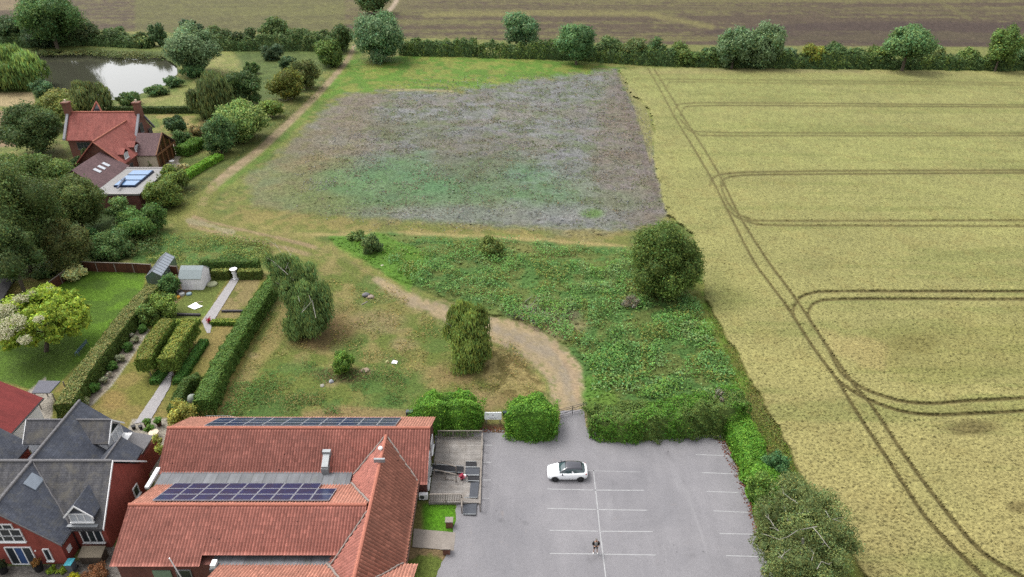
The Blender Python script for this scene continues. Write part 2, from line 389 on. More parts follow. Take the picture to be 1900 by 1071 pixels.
lay(mline([(x, y - 5) for x, y in TRK3], 3, 4, 2.5), BARE, 0.75); lay(mline([(x - 8, y + 9) for x, y in TRK3], 3, 4, 3), BARE, 0.6)
lay(mline(smooth([(350, 410), (380, 416), (430, 430)]), 5, 4, 4), S(176, 164, 138), 0.6)
TRK4 = smooth([(700, 520), (760, 556), (830, 580), (900, 604), (960, 624), (1010, 650), (1046, 690), (1056, 730), (1062, 790)])
wds = np.interp(np.linspace(0, 1, len(TRK4)), [0, 0.25, 0.45, 0.62, 0.8, 1], [6, 14, 26, 34, 34, 30])
# ---- rough ground in front of the hall
ROUGH = [(600, 450), (700, 510), (800, 590), (900, 620), (960, 660), (1000, 740), (1000, 800), (400, 800), (420, 720), (480, 600), (520, 520)]
rough = mpoly(ROUGH, 20, 10)
lay(rough, mix2(S(112, 124, 60), S(138, 134, 78), ct(n5 * 0.6 + n1 * 0.4)), 0.85)
lay(rough * ct(n1, 0.5, 0.64), S(160, 144, 98), 0.42)
lay(rough * ct(fbm(WX, WY, 0.2, 77), 0.5, 0.62), S(92, 118, 58), 0.6)
lay(mpoly([(405, 780), (430, 700), (520, 660), (640, 690), (760, 700), (775, 750), (700, 770)], 24, 14) * ct(n1, 0.42, 0.56), S(84, 118, 56), 0.75)
lay(mline([(545, 555), (500, 640), (440, 720), (410, 770)], 14, 14, 5), S(160, 142, 94), 0.7)
lay(blob(590, 620, 50, 26, 11), S(116, 92, 66), 0.7); lay(blob(640, 600, 40, 30, 12), S(160, 134, 94), 0.6); lay(blob(640, 695, 50, 12, 13), S(110, 88, 66), 0.7)  # first blob: shade under the leaning birch painted into the ground colour
lay(blob(850, 695, 60, 26, 14), S(138, 116, 80), 0.7); lay(mpoly([(900, 640), (960, 650), (1012, 720), (1000, 740), (930, 745), (890, 700)], 14, 8), mix2(S(168, 150, 100), S(120, 104, 64), ct(n6)), 0.8)
lay(blob(880, 745, 60, 20, 15), S(160, 138, 98), 0.7); lay(mpoly([(560, 765), (640, 752), (780, 764), (780, 790), (560, 790)], 8, 5), S(158, 134, 96), 0.7)
for a, b, c, d in ((470, 660, 12, 6), (560, 520, 30, 16), (700, 600, 40, 18), (750, 640, 24, 10), (612, 712, 14, 6), (680, 690, 14, 5)):
    lay(blob(a, b, c, d, a), S(172, 152, 116), 0.5)
lay(mline(TRK4, list(wds), 10, 5), mix2(S(180, 160, 128), S(166, 150, 124), ct(n1, 0.4, 0.6)))
lay(mline([(x + 2, y) for x, y in TRK4[20:]], list(wds[20:] * 0.3), 12, 5), S(154, 144, 130), 0.6)
lay(mline([(1030, 645), (1062, 690), (1072, 740)], 6, 8, 4), S(180, 154, 124), 0.5)
lay(mline(TRK4, list(wds + 10), 10, 7) * ct(n6, 0.5, 0.6), S(168, 150, 112), 0.35)
lay(mline(TRK4[8:], list(wds[8:] + 6), 16, 14, 5) * ct(n3, 0.52, 0.6) * (1 - mline(TRK4, list(wds * .6), 16, 6)), S(112, 124, 66), 0.7)
# ---- scrub between the track and the corn
SCRUB = [(610, 440), (720, 432), (850, 438), (1160, 462), (1260, 500), (1310, 560), (1345, 650), (1392, 730), (1380, 760), (1090, 790), (1082, 700), (1060, 650), (1000, 600), (900, 580), (800, 545), (700, 500)]
scrub = mpoly(SCRUB, 12, 10)
lay(scrub, mix2(NET, S(110, 124, 66), ct(n5 * 0.5 + n1 * 0.5, 0.44, 0.56)))
lay(mpoly([(612, 440), (700, 432), (800, 470), (760, 540), (700, 500), (640, 470)], 12, 10), BRT, 0.85)
lay(scrub * blob(1010, 580, 60, 16, 21), S(122, 108, 92), 0.9); lay(scrub * blob(1040, 610, 50, 22, 22), S(158, 136, 108), 0.7)
lay(mpoly([(1085, 700), (1130, 690), (1150, 760), (1085, 770)], 14, 6), BRT, 0.6)
lay(mpoly([(870, 440), (960, 450), (1060, 466), (1100, 480), (980, 474)], 8, 6), S(140, 136, 82), 0.6)
MARG = smooth([(1295, 540), (1325, 610), (1372, 690), (1412, 760), (1452, 850), (1510, 940), (1580, 1040), (1640, 1120)])
lay(mline(MARG, 20, 16, 5), mix2(S(112, 142, 54), S(122, 128, 64), ct(n1)), 0.95)
lay(mline([(1400, 740), (1440, 800), (1470, 860)], 12, 12, 4), S(128, 116, 76), 0.5)
# ---- corn
WHEAT = [(1150, 129), (1204, 126), (1500, 129), (1900, 132), (2350, 134), (2350, 1300), (1780, 1300), (1640, 1110), (1560, 1000), (1490, 890), (1440, 790), (1390, 700), (1345, 620), (1312, 560), (1300, 500), (1290, 440), (1238, 398), (1226, 350), (1212, 290), (1216, 240), (1205, 205), (1170, 170)]
wheat = mpoly(WHEAT, 7, 9, 3)
g_ = np.clip((PY - 130) / 800, 0, 1)
wc = mix2(S(152, 155, 95), S(174, 164, 108), g_)
wc = wc * (1 - ct(n4, 0.45, 0.6)[..., None] * 0.5) + np.array(S(156, 152, 98)) * (ct(n4, 0.45, 0.6)[..., None] * 0.5)
hs_ = fbm(WX * 0.12, WY, 0.25, 91, 4, 0.7)
wc = wc * (1 - ct(hs_, 0.5, 0.66)[..., None] * 0.6) + np.array(S(138, 142, 84)) * (ct(hs_, 0.5, 0.66)[..., None] * 0.6)
wc = wc * (1 - ct(n1, 0.56, 0.7)[..., None] * 0.25) + np.array(S(150, 136, 84)) * (ct(n1, 0.56, 0.7)[..., None] * 0.25)
lay(wheat, wc)
lay(mpoly([(1150, 131), (1168, 160), (1200, 200), (1214, 250), (1206, 300), (1196, 262), (1176, 196), (1152, 150)], 8, 4), S(150, 146, 98), 0.8)
lay(wheat * blob(1345, 555, 50, 34, 31), S(118, 126, 70), 0.5); lay(wheat * mpoly([(1620, 610), (1900, 590), (1950, 700), (1720, 720), (1600, 680)], 50, 20), S(140, 136, 78), 0.4)  # first blob: shade of the round tree painted onto the corn
lay(wheat * mpoly([(1500, 600), (1640, 640), (1640, 690), (1560, 660)], 20, 14), S(184, 164, 112), 0.4)
lay(wheat * blob(1800, 795, 46, 14, 32, 0.4), S(112, 100, 64), 0.75); lay(wheat * blob(1890, 940, 20, 10, 33, 0.4), S(112, 100, 64), 0.7); lay(wheat * blob(1700, 636, 40, 14, 34), S(130, 124, 72), 0.6)
lay(wheat * mline([(1300, 128), (1420, 130), (1600, 132)], 2.5, 4, 2), S(118, 112, 84), 0.6)
lay(wheat * mline([(1190, 134), (1500, 134), (2300, 138)], 3, 8, 2), S(170, 160, 108), 0.5)
WH = 0.6
tram = np.zeros(PX.shape)
T_ = [
 ([(1202, 127), (1228, 172), (1253, 219), (1290, 280), (1322, 335), (1350, 390), (1396, 480), (1430, 528), (1466, 577), (1510, 646), (1554, 706), (1598, 778), (1653, 861), (1714, 955), (1769, 1016), (1825, 1071), (1880, 1120)], 1),
 ([(1213, 127), (1241, 172), (1269, 219), (1306, 276), (1338, 330), (1372, 400), (1422, 480), (1456, 526), (1490, 574), (1537, 646), (1587, 717), (1620, 756), (1686, 856), (1769, 966), (1825, 1027), (1885, 1065), (1960, 1110)], 1),
 ([(1222, 158), (1228, 151), (1242, 148), (1420, 149), (1900, 154), (2300, 157)], .65), ([(1234, 166), (1242, 155), (1262, 152), (1420, 154), (1900, 158), (2300, 161)], .65),
 ([(1247, 212), (1256, 198), (1274, 192), (1400, 191), (1900, 195), (2300, 198)], .95), ([(1263, 214), (1268, 203), (1285, 197), (1400, 196), (1900, 199), (2300, 202)], .95),
 ([(1262, 222), (1280, 238), (1310, 245), (1500, 247), (1900, 247), (2300, 247)], .8), ([(1270, 236), (1292, 248), (1320, 252), (1500, 252), (1900, 252), (2300, 252)], .8),
 ([(1318, 345), (1322, 332), (1345, 323), (1420, 319), (1600, 317), (1900, 316), (2300, 315)], 1), ([(1340, 345), (1342, 334), (1365, 327), (1450, 324), (1900, 321), (2300, 320)], 1),
 ([(1338, 345), (1350, 375), (1368, 396), (1392, 406), (1430, 410), (1900, 409), (2300, 408)], .85), ([(1346, 385), (1366, 402), (1392, 413), (1430, 418), (1600, 419), (1900, 420), (2300, 420)], .85),
 ([(1480, 600), (1472, 580), (1480, 558), (1500, 546), (1545, 541), (1700, 541), (1900, 541), (2300, 541)], 1), ([(1520, 620), (1502, 592), (1502, 574), (1516, 561), (1550, 556), (1700, 555), (1900, 556), (2300, 556)], 1),
 ([(1554, 706), (1590, 731), (1631, 750), (1676, 764), (1731, 770), (1797, 768), (1900, 763), (2300, 740)], 1), ([(1537, 646), (1560, 690), (1590, 714), (1621, 729), (1675, 745), (1731, 749), (1800, 744), (1900, 739), (2300, 716)], 1)]
for pts, s_ in T_:
    q = smooth(pts, 5); hw = [max(0.95, 0.9 + (y - 130) / 290) for x, y in q]
    tram = np.maximum(tram, mline(q, hw, 3.2, 0.25) * s_)
lay(wheat * tram, S(98, 88, 54), 0.88)
Z += wheat * WH * (1 - 0.36 * tram * np.clip((PY - 200) / 350, 0.0, 1))
lay(mline([(1312, 560), (1345, 620), (1390, 700), (1440, 790), (1490, 890), (1560, 1000)], 1.5, 4, 2), S(112, 108, 62), 0.7)
# ---- the gardens of the houses
lay(mpoly([(120, 500), (290, 500), (330, 496), (480, 500), (515, 540), (400, 780), (300, 800), (60, 1000), (-300, 1000), (-300, 600)], 6, 2), mix2(S(132, 132, 66), S(152, 138, 82), ct(n5)))
lay(mpoly([(120, 510), (165, 503), (272, 503), (262, 545), (180, 640), (90, 735), (-20, 700), (-300, 760), (-300, 600), (0, 560)], 6, 3), mix2(S(104, 140, 44), S(92, 122, 44), ct(n5)))
lay(mpoly([(-300, 600), (60, 560), (150, 620), (140, 700), (-300, 760)], 30, 8), S(88, 110, 46), 0.6)  # shade of the yellow-green tree painted onto the lawn
lay(mpoly([(388, 516), (426, 516), (372, 594), (312, 594), (330, 560)], 3, 1), S(118, 130, 66)); lay(mpoly([(420, 540), (430, 516), (380, 590), (372, 580)], 8, 3), S(112, 142, 66), 0.5)
lay(mpoly([(448, 516), (484, 516), (460, 590), (396, 592)], 3, 1), mix2(S(122, 126, 66), S(150, 136, 92), ct(n1)))
lay(mpoly([(330, 500), (392, 500), (388, 520), (330, 556), (312, 592), (290, 592), (322, 540)], 4, 3), S(140, 116, 98), 0.9)
GRAV = [(262, 600), (276, 612), (240, 668), (206, 716), (172, 752), (142, 760), (160, 730)]
lay(mpoly(GRAV, 2, 1), S(158, 148, 134)); lay(mline([(254, 604), (206, 668), (150, 752)], 6, 3, 1), S(128, 106, 98), 0.9)
lay(mline([(276, 612), (240, 668), (206, 716), (165, 755)], 1.2, 2, 0), S(188, 184, 170), 0.9)
lay(blob(210, 740, 24, 18, 41), S(172, 140, 92), 0.6); lay(mpoly([(398, 602), (440, 604), (420, 680), (360, 700)], 10, 5), S(160, 142, 90), 0.5)
lay(mpoly([(380, 700), (330, 700), (300, 760), (360, 764)], 10, 4), S(112, 124, 56), 0.5)
PATIO = [(246, 778), (310, 776), (312, 800), (300, 880), (290, 900), (280, 880), (250, 840), (236, 800)]
lay(mpoly(PATIO, 3, 1), S(182, 174, 160)); lay(mpoly([(84, 700), (100, 742), (95, 780), (30, 880), (0, 900), (-40, 800)], 3, 1), S(176, 168, 156))
lay(mpoly([(-300, 1000), (0, 1052), (130, 1046), (210, 1010), (240, 1071), (240, 1300), (-300, 1300)], 3, 1), mix2(S(134, 128, 122), S(116, 110, 104), ct(n1)))
# ---- by the hall
lay(mpoly([(764, 935), (846, 936), (846, 990), (838, 1000), (764, 990)], 4, 2), mix2(S(92, 138, 40), S(120, 114, 68), ct(n5 * 0.4 + 0.6 * sm((810 - PX) / 60)))); lay(blob(820, 962, 26, 18, 50), S(96, 154, 30), 0.6)
lay(mpoly([(756, 1012), (845, 1016), (830, 1060), (800, 1120), (756, 1120)], 4, 2), mix2(S(108, 122, 56), S(138, 118, 86), ct(n1)))
# leaf litter strips beside the tarmac
lay(mpoly([(808, 780), (900, 786), (1040, 792), (1040, 806), (880, 806), (806, 800)], 4, 3), S(120, 92, 74), 0.8)
# ---- low relief everywhere that is not worn smooth
rnd = np.random.default_rng(5).random(PX.shape)
Z += (1 - wheat) * (rnd - 0.5) * 0.06 + wheat * (rnd - 0.5) * 0.16
Z += mead * (rnd * 0.12 + n6 * 0.25) + scrub * (rnd * .16 + n6 * .3 + .2 * n5)
C *= (0.86 + 0.28 * np.random.default_rng(6).random(PX.shape))[..., None]
pond = mpoly([(74, 100), (110, 97), (162, 98), (223, 104), (262, 103), (300, 107), (326, 122), (330, 135), (320, 151), (296, 162), (266, 172), (230, 184), (200, 186), (170, 182), (121, 184), (100, 168), (86, 154), (74, 144), (66, 120)], 6, 3)
Z -= pond * 1.1; lay(pond, S(70, 66, 48))
lay(mpoly([(70, 96), (330, 104), (332, 138), (316, 156), (230, 186), (100, 184), (66, 140)], 3, 3) - pond, S(78, 94, 50), 0.6)
edge = sm(np.minimum(np.minimum((PX - gx[0]) / 30, (gx[-1] - PX) / 30), np.minimum((PY - gy[0]) / 8, (gy[-1] - PY) / 30))); Z *= edge
def world_grid():
    X, Y = Gn(PX, PY, Z); return np.stack([X, Y, Z], -1)
V = world_grid().reshape(-1, 3); Cf = C.reshape(-1, 3)
ny, nx = PX.shape
idx = np.arange(ny * nx).reshape(ny, nx)
Q = np.stack([idx[:-1, :-1], idx[1:, :-1], idx[1:, 1:], idx[:-1, 1:]], -1)
def fm(m): return (m[:-1, :-1] + m[1:, :-1] + m[1:, 1:] + m[:-1, 1:]) / 4 > 0.5
reg = np.zeros(Q.shape[:2], int)
reg[fm(far)] = 4; reg[fm(mead)] = 2; reg[fm(wheat)] = 1; reg[fm(scrub) & (reg == 0)] = 5
tk = np.maximum(mline(TRK1, 7, 2, 0), mline(TRK4, list(wds), 4, 2)); reg[fm(tk)] = 3
m_grass = attr_mat('grass', [(0.25, 0.55), (0.75, 1.45)], 3.2, 0.7, 0.15)
m_wheat = attr_mat('ripe_corn', [(0.34, 0.38), (0.45, 0.95), (0.66, 1.3)], 3.6, 0.5, 0.15)
m_mead = attr_mat('wildflowers', [(0.3, 0.6), (0.7, 1.38)], 1.9, 0.8, 0.25)
m_trk = attr_mat('dirt', [(0.25, 0.8), (0.75, 1.2)], 4.0, 0.4, 0.05)
m_far = attr_mat('stubble', [(0.25, 0.55), (0.75, 1.45)], 0.8, 0.6, 0.2, squash=(0.6, 1.6, 1))
for k_, nm, mt in ((0, 'ground', m_grass), (1, 'corn_field', m_wheat), (2, 'wildflower_field', m_mead), (3, 'dirt_track', m_trk), (4, 'stubble_field', m_far), (5, 'scrub_ground', m_grass)):
    q = Q[reg == k_]; used, inv = np.unique(q, return_inverse=True)
    tag(npmesh(nm, V[used], inv.reshape(-1, 4), mt, cols=Cf[used], smooth=True), kind='structure')
# land beyond the edges of the view, out to the horizon
def edgepts(a): return [tuple(V[i]) for i in a]
mb = MB(); e = 2500.0
tl, tr, bl, brr = V[idx[0, 0]], V[idx[0, -1]], V[idx[-1, 0]], V[idx[-1, -1]]
mb.poly([(tl[0], tl[1], 0), (tr[0], tr[1], 0), (e, e, 0), (-e, e, 0)]); mb.poly([(bl[0], bl[1], 0), (tl[0], tl[1], 0), (-e, e, 0), (-e, -e, 0)])
mb.poly([(tr[0], tr[1], 0), (brr[0], brr[1], 0), (e, -e, 0), (e, e, 0)]); mb.poly([(brr[0], brr[1], 0), (bl[0], bl[1], 0), (-e, -e, 0), (e, -e, 0)])
m_land = flat('distant_land', S(124, 122, 74), 0.95, var=0.25, scale=0.02)
tag(mb.build('terrain', m_land), kind='structure')
# ---- pond water
m, nt, b = nmat('pond_water'); b.inputs['Base Color'].default_value = (0.035, 0.035, 0.025, 1); b.inputs['Roughness'].default_value = 0.07
b.inputs['Specular IOR Level'].default_value = 0.5; b.inputs['IOR'].default_value = 1.33
wv = noise(nt, 0.9, 3, 0.5, geo(nt)); bump(nt, b, wv, 0.12, 0.08)
a0, a1, a2, a3 = G(40, 84, -.55), G(350, 84, -.55), G(350, 196, -.55), G(40, 196, -.55)
tag(MB().poly([a3, a2, a1, a0]).build('pond_water', m), kind='structure')
# ---- tarmac, paths, paving: thin sheets laid on the ground
def sheet(name, pts, mat, z=0.05, wob=0.0, kind='structure', seed=0, step=0.4):
    w3 = [Vector(G(x, y, z)) for x, y in pts]; rr = random.Random(seed); out = []
    for i, a in enumerate(w3):
        b_ = w3[(i + 1) % len(w3)]; n = max(1, int((b_ - a).length / step)) if wob else 1
        for j in range(n):
            p = a.lerp(b_, j / n)
            if wob and 0 < j: p += Vector((rr.uniform(-wob, wob), rr.uniform(-wob, wob), 0))
            out.append(p)
    mb = MB(); mb.slab(out, 0.2) if False else mb.poly(list(reversed(out)) if False else out)
    o = mb.build(name, mat)
    if o.data.polygons[0].normal.z < 0: o.data.flip_normals()
    return tag(o, kind=kind)
m, nt, b = nmat('tarmac'); pos = geo(nt)
c = mixc(nt, ramp(nt, noise(nt, 0.13, 5, 0.65, pos, 0.6), [(0.3, 0.0), (0.7, 1.0)]), S(146, 144, 148), S(166, 163, 166))
mp = node(nt, 'ShaderNodeMapping'); mp.inputs['Scale'].default_value = (1.0, 0.12, 1); nt.links.new(pos, mp.inputs['Vector'])
c = mul(nt, c, ramp(nt, noise(nt, 0.8, 4, 0.6, mp.outputs[0]), [(0.3, 0.95), (0.7, 1.05)]))
c = mul(nt, c, ramp(nt, noise(nt, 9, 2, 0.6, pos), [(0.2, 0.84), (0.8, 1.14)]))
c = mixc(nt, ramp(nt, noise(nt, 0.5, 6, 0.75, pos, 1.0), [(0.62, 0.0), (0.72, 0.35)]), c, S(176, 160, 150))
c = mul(nt, c, ramp(nt, noise(nt, 0.35, 3, 0.5, pos), [(0.66, 1.0), (0.74, 0.82)]))
c = mixc(nt, ramp(nt, noise(nt, 0.28, 7, 0.8, mp.outputs[0], 1.4), [(0.55, 0.0), (0.7, 0.4)]), c, S(184, 182, 184))
c = mul(nt, c, ramp(nt, noise(nt, 1.7, 2, 0.5, pos), [(0.73, 1.0), (0.76, 0.7)]))
nt.links.new(c, b.inputs['Base Color']); b.inputs['Roughness'].default_value = 0.9; MATS['tarmac'] = m
LOT = [(806, 797), (880, 795), (960, 801), (1030, 800), (1038, 786), (1040, 762), (1082, 760), (1086, 784), (1100, 800), (1200, 800), (1336, 798), (1350, 830), (1378, 890), (1398, 960), (1412, 1010), (1440, 1080), (1475, 1200), (720, 1230), (800, 1090), (836, 1010), (846, 960), (846, 935), (806, 935)]
sheet('car_park', LOT, MATS['tarmac'], 0.06, 0.08)
m_line = flat('worn_white_paint', S(194, 194, 195), 0.8, var=0.14, scale=2.5)
m_fade = flat('faded_paint', S(178, 177, 179), 0.85, var=0.1, scale=2.5)
def pline(a, b_, wd, mat):
    A = Vector(G(*a, 0.066)); B = Vector(G(*b_, 0.066)); d = (B - A).normalized(); n = Vector((-d.y, d.x, 0)) * wd / 2
    return [A - n, B - n, B + n, A + n]
mw = MB(); mf = MB()
mw.poly(pline((1101, 873), (1108, 935), .11, 0)); mw.poly(pline((1108, 935), (1113, 985), .11, 0)); mw.poly(pline((1113, 985), (1127, 1095), .11, 0))
for a, b_, f in (((1088, 873.5), (1188, 876), 0), ((1014, 873.5), (1024, 873.5), 0), ((1016, 907.5), (1101, 909.5), 1), ((1104, 909.6), (1195, 910), 1), ((1016, 943.5), (1106, 945.5), 1), ((1109, 945.6), (1201, 947), 1),
              ((1020, 984), (1110, 985.8), 1), ((1113.6, 985.9), (1211, 986.5), 1), ((1020, 1027), (1116, 1028.3), 1), ((1119.5, 1028.4), (1218, 1030), 1),
              ((897, 826), (914, 826.5), 1), ((897, 858), (912, 858), 1), ((895, 890.5), (911, 891), 1), ((892, 925), (908, 925), 0),
              ((1282, 813.5), (1333, 814.5), 1), ((1291, 843.5), (1352, 846), 1), ((1302, 877), (1366, 879.5), 1), ((1311, 912), (1370, 914), 1), ((1324, 948), (1389, 951), 1), ((1335, 990), (1397, 991.5), 1), ((1347, 1031), (1408, 1033), 1), ((1240, 812), (1275, 812.5), 0)):
    (mw if f else mf).poly(pline(a, b_, 0.1, 0))
for o in (mw.build('parking_lines', m_line), mf.build('faded_parking_lines', m_fade)):
    for p in o.data.polygons:
        pass
    tag(o, kind='structure')
m_conc = flat('pale_concrete', S(168, 158, 148), 0.9, var=0.12, scale=1.4)
m_grvl = flat('pale_gravel', S(186, 182, 182), 0.95, var=0.2, scale=6)
sheet('pavement', [(768, 981), (845, 988), (842, 1022), (765, 1015)], m_conc, 0.075, 0.02)
sheet('path', [(430, 516), (445, 516), (393, 601), (390, 618), (384, 618), (374, 596)], m_grvl, 0.06, 0.03)
sheet('path', [(312, 690), (322, 690), (318, 704), (316, 716), (278, 782), (249, 786), (296, 716)], m_grvl, 0.06, 0.04)
# ================================================================ BUILDINGS
m_pan_g = flat('mortar', S(172, 160, 152), 0.9, var=0.15, scale=5)
m_lead = tile_mat('lead_sheet', S(140, 142, 146), S(122, 124, 128), 1.1, 4.0, S(96, 98, 102), 0.03, dark=0.18, rough=0.65, streak=0.2, lichen=S(120, 124, 104), lt=0.66)
m_brick = tile_mat('red_brick', S(140, 74, 64), S(118, 58, 52), 0.225, 0.075, S(138, 116, 104), 0.012, dark=0.2)
m_brick_w = tile_mat('orange_brick', S(158, 96, 76), S(134, 76, 64), 0.225, 0.075, S(140, 120, 106), 0.012, dark=0.18)
m_render = tile_mat('smooth_red_brick', S(194, 102, 90), S(182, 92, 80), 0.225, 0.075, S(132, 58, 50), 0.008, dark=0.12)
m_slate = tile_mat('grey_slate', S(104, 109, 122), S(88, 93, 106), 0.28, 0.22, S(58, 60, 66), 0.008, dark=0.22, rough=0.55, streak=0.14, lichen=S(128, 126, 118), lt=0.60)
m_slate_b = tile_mat('weathered_slate', S(114, 113, 116), S(96, 96, 102), 0.28, 0.2, S(60, 58, 58), 0.01, dark=0.22, rough=0.7, streak=0.3, lichen=S(142, 136, 122), lt=0.58)
m_ctile = tile_mat('red_clay_tile', S(198, 122, 110), S(182, 104, 94), 0.26, 0.2, S(110, 58, 52), 0.012, dark=0.14, lichen=S(140, 84, 78), lt=0.6)
m_btile = tile_mat('brown_clay_tile', S(132, 104, 104), S(114, 88, 90), 0.26, 0.2, S(82, 64, 66), 0.012, dark=0.16)
m_white = flat('white_paint', S(222, 222, 222, .85), 0.5, var=0.06)
m_cream = flat('cream_render', S(206, 190, 168, .75), 0.85, var=0.1, scale=1.5)
m_ridge = flat('ridge_tile', S(210, 134, 112), 0.85, var=0.16, scale=4)
m_sridge = flat('slate_ridge', S(134, 132, 134), 0.8, var=0.16, scale=4)
m_dark = flat('black_paint', (0.012, 0.012, 0.014), 0.5)
m_wood = tile_mat('weathered_boards', S(192, 186, 180), S(164, 158, 152), 3.2, 0.145, S(76, 70, 66), 0.014, dark=0.28, streak=0.1, lichen=S(152, 140, 128), lt=0.6)
m_rail = flat('grey_timber', S(166, 156, 146), 0.85, var=0.2, scale=5)
m_metal = flat('galvanised_metal', S(190, 194, 196), 0.4, metal=0.3, var=0.1)
m_pipe = flat('brown_plastic', S(90, 62, 52), 0.5)
m, nt, b = nmat('window_glass'); b.inputs['Base Color'].default_value = (0.02, 0.025, 0.03, 1); b.inputs['Roughness'].default_value = 0.08
b.inputs['Specular IOR Level'].default_value = 0.7; MATS['glass'] = m; m_glass = m
m, nt, b = nmat('blue_glass'); b.inputs['Base Color'].default_value = (*S(120, 160, 206), 1); b.inputs['Roughness'].default_value = 0.15; m_bglass = m
m, nt, b = nmat('pantile')      # each tile's colour from its own place in the roof's courses
uv = node(nt, 'ShaderNodeUVMap').outputs[0]
vf = node(nt, 'ShaderNodeVectorMath', operation='FLOOR'); nt.links.new(uv, vf.inputs[0])
wnz = node(nt, 'ShaderNodeTexWhiteNoise', noise_dimensions='2D'); nt.links.new(vf.outputs[0], wnz.inputs['Vector'])
a = node(nt, 'ShaderNodeAttribute', attribute_name='Col').outputs['Color']
c = mul(nt, a, ramp(nt, wnz.outputs['Value'], [(0.0, 0.80), (0.08, 0.9), (0.9, 1.1), (1.0, 1.3)]))
sx = node(nt, 'ShaderNodeSeparateXYZ'); nt.links.new(uv, sx.inputs[0])
mf_ = node(nt, 'ShaderNodeMath', operation='FRACT'); nt.links.new(sx.outputs[0], mf_.inputs[0])
c = mul(nt, c, ramp(nt, mf_.outputs[0], [(0.0, 0.52), (0.22, 0.95), (0.5, 1.14), (0.78, 0.95), (1.0, 0.52)]))      # shading of the rolls put into the colour: dark channels, light crests
c = mul(nt, c, ramp(nt, noise(nt, 0.35, 6, 0.7, geo(nt), 0.5), [(0.3, 0.82), (0.7, 1.18)]))
c = mixc(nt, ramp(nt, noise(nt, 0.8, 8, 0.75, geo(nt), 0.4), [(0.5, 0.0), (0.66, 0.5)]), c, mul(nt, a, (.72, .8, .84)))
c = mixc(nt, ramp(nt, noise(nt, 2.2, 2, 0.5, geo(nt)), [(0.735, 0.0), (0.76, 0.9)]), c, S(62, 40, 38))
nt.links.new(c, b.inputs['Base Color']); b.inputs['Roughness'].default_value = 0.85; MATS['pantile'] = m
def pantiles(name, parent, E0, E1, R0, R1, col, pitch=0.27, course=0.36, seed=0, amp=1.0):
    """corrugated clay pantiles: eave E0->E1, ridge R0->R1 (parallelogram or trapezium), rolls run from ridge to eave"""
    E0, E1, R0, R1 = [np.array(p, float) for p in (E0, E1, R0, R1)]
    W = np.linalg.norm(E1 - E0); L = np.linalg.norm((R0 + R1) / 2 - (E0 + E1) / 2)
    nr = max(1, round(W / pitch)); nc = max(1, round(L / course)); sub = 6
    nrm = np.cross(E1 - E0, R0 - E0); nrm /= np.linalg.norm(nrm)
    if nrm[2] < 0: nrm = -nrm
    u = np.linspace(0, 1, nr * sub + 1); ph = np.linspace(0, nr * 2 * np.pi, nr * sub + 1)
    prof = amp * 0.035 * np.cos(ph) + 0.012 * np.cos(2 * ph + 0.6)
    vs = []
    for i in range(nc): vs += [(i / nc, 0.03), ((i + 0.96) / nc, 0.0)]
    rr = np.random.default_rng(seed)
    VV = []; UVv = []
    for k, (t, lift) in enumerate(vs):
        a_ = E0 + (R0 - E0) * t; b_ = E1 + (R1 - E1) * t
        p = a_[None] + (b_ - a_)[None] * u[:, None] + nrm[None] * (prof + lift + rr.normal(0, 0.003, len(u)))[:, None]
        VV.append(p); UVv.append(np.stack([u * nr + 0.5, np.full(len(u), t * nc)], -1))
    VV = np.concatenate(VV); n = len(u); m_ = len(vs)
    ii = np.arange(m_ * n).reshape(m_, n); F = np.stack([ii[:-1, :-1], ii[:-1, 1:], ii[1:, 1:], ii[1:, :-1]], -1)
    UVv = np.concatenate(UVv); rowsF = F.reshape(-1, 4)
    uvs = UVv[rowsF].copy(); mid = uvs.mean(1, keepdims=True); uvs = mid + (uvs - mid) * 0.98
    uvs[..., 1] = np.clip(uvs[..., 1], np.floor(mid[..., 1]) + .01, np.floor(mid[..., 1]) + .99)
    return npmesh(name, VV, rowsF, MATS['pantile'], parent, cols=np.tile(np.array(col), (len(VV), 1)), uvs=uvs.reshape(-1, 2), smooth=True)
def ridge(parent, a, b_, r=0.16, mat=None, name='ridge_tiles'):
    a = Vector(a); b_ = Vector(b_); n = max(2, int((b_ - a).length / 0.45)); mb = MB()
    for i in range(n):
        p = a.lerp(b_, i / n); q = a.lerp(b_, (i + 1.03) / n if i < n - 1 else 1)
        mb.tube([p, q], r * 1.0, r * 0.9, 8)
    return mb.build(name, mat or m_ridge, parent, smooth=False)
def seam(parent, pts, r=0.1, mat=None, name='valley_mortar'):
    rr = random.Random(len(pts)); out = []
    for i in range(len(pts) - 1):
        a_, b_ = Vector(pts[i]), Vector(pts[i + 1]); n = max(2, int((b_ - a_).length / 0.35))
        for j in range(n): out.append(a_.lerp(b_, j / n) + Vector((rr.uniform(-.03, .03), rr.uniform(-.03, .03), rr.uniform(-.02, .03))))
    out.append(Vector(pts[-1])); return MB().tube(out, r, r, 6).build(name, mat or m_pan_g, parent)
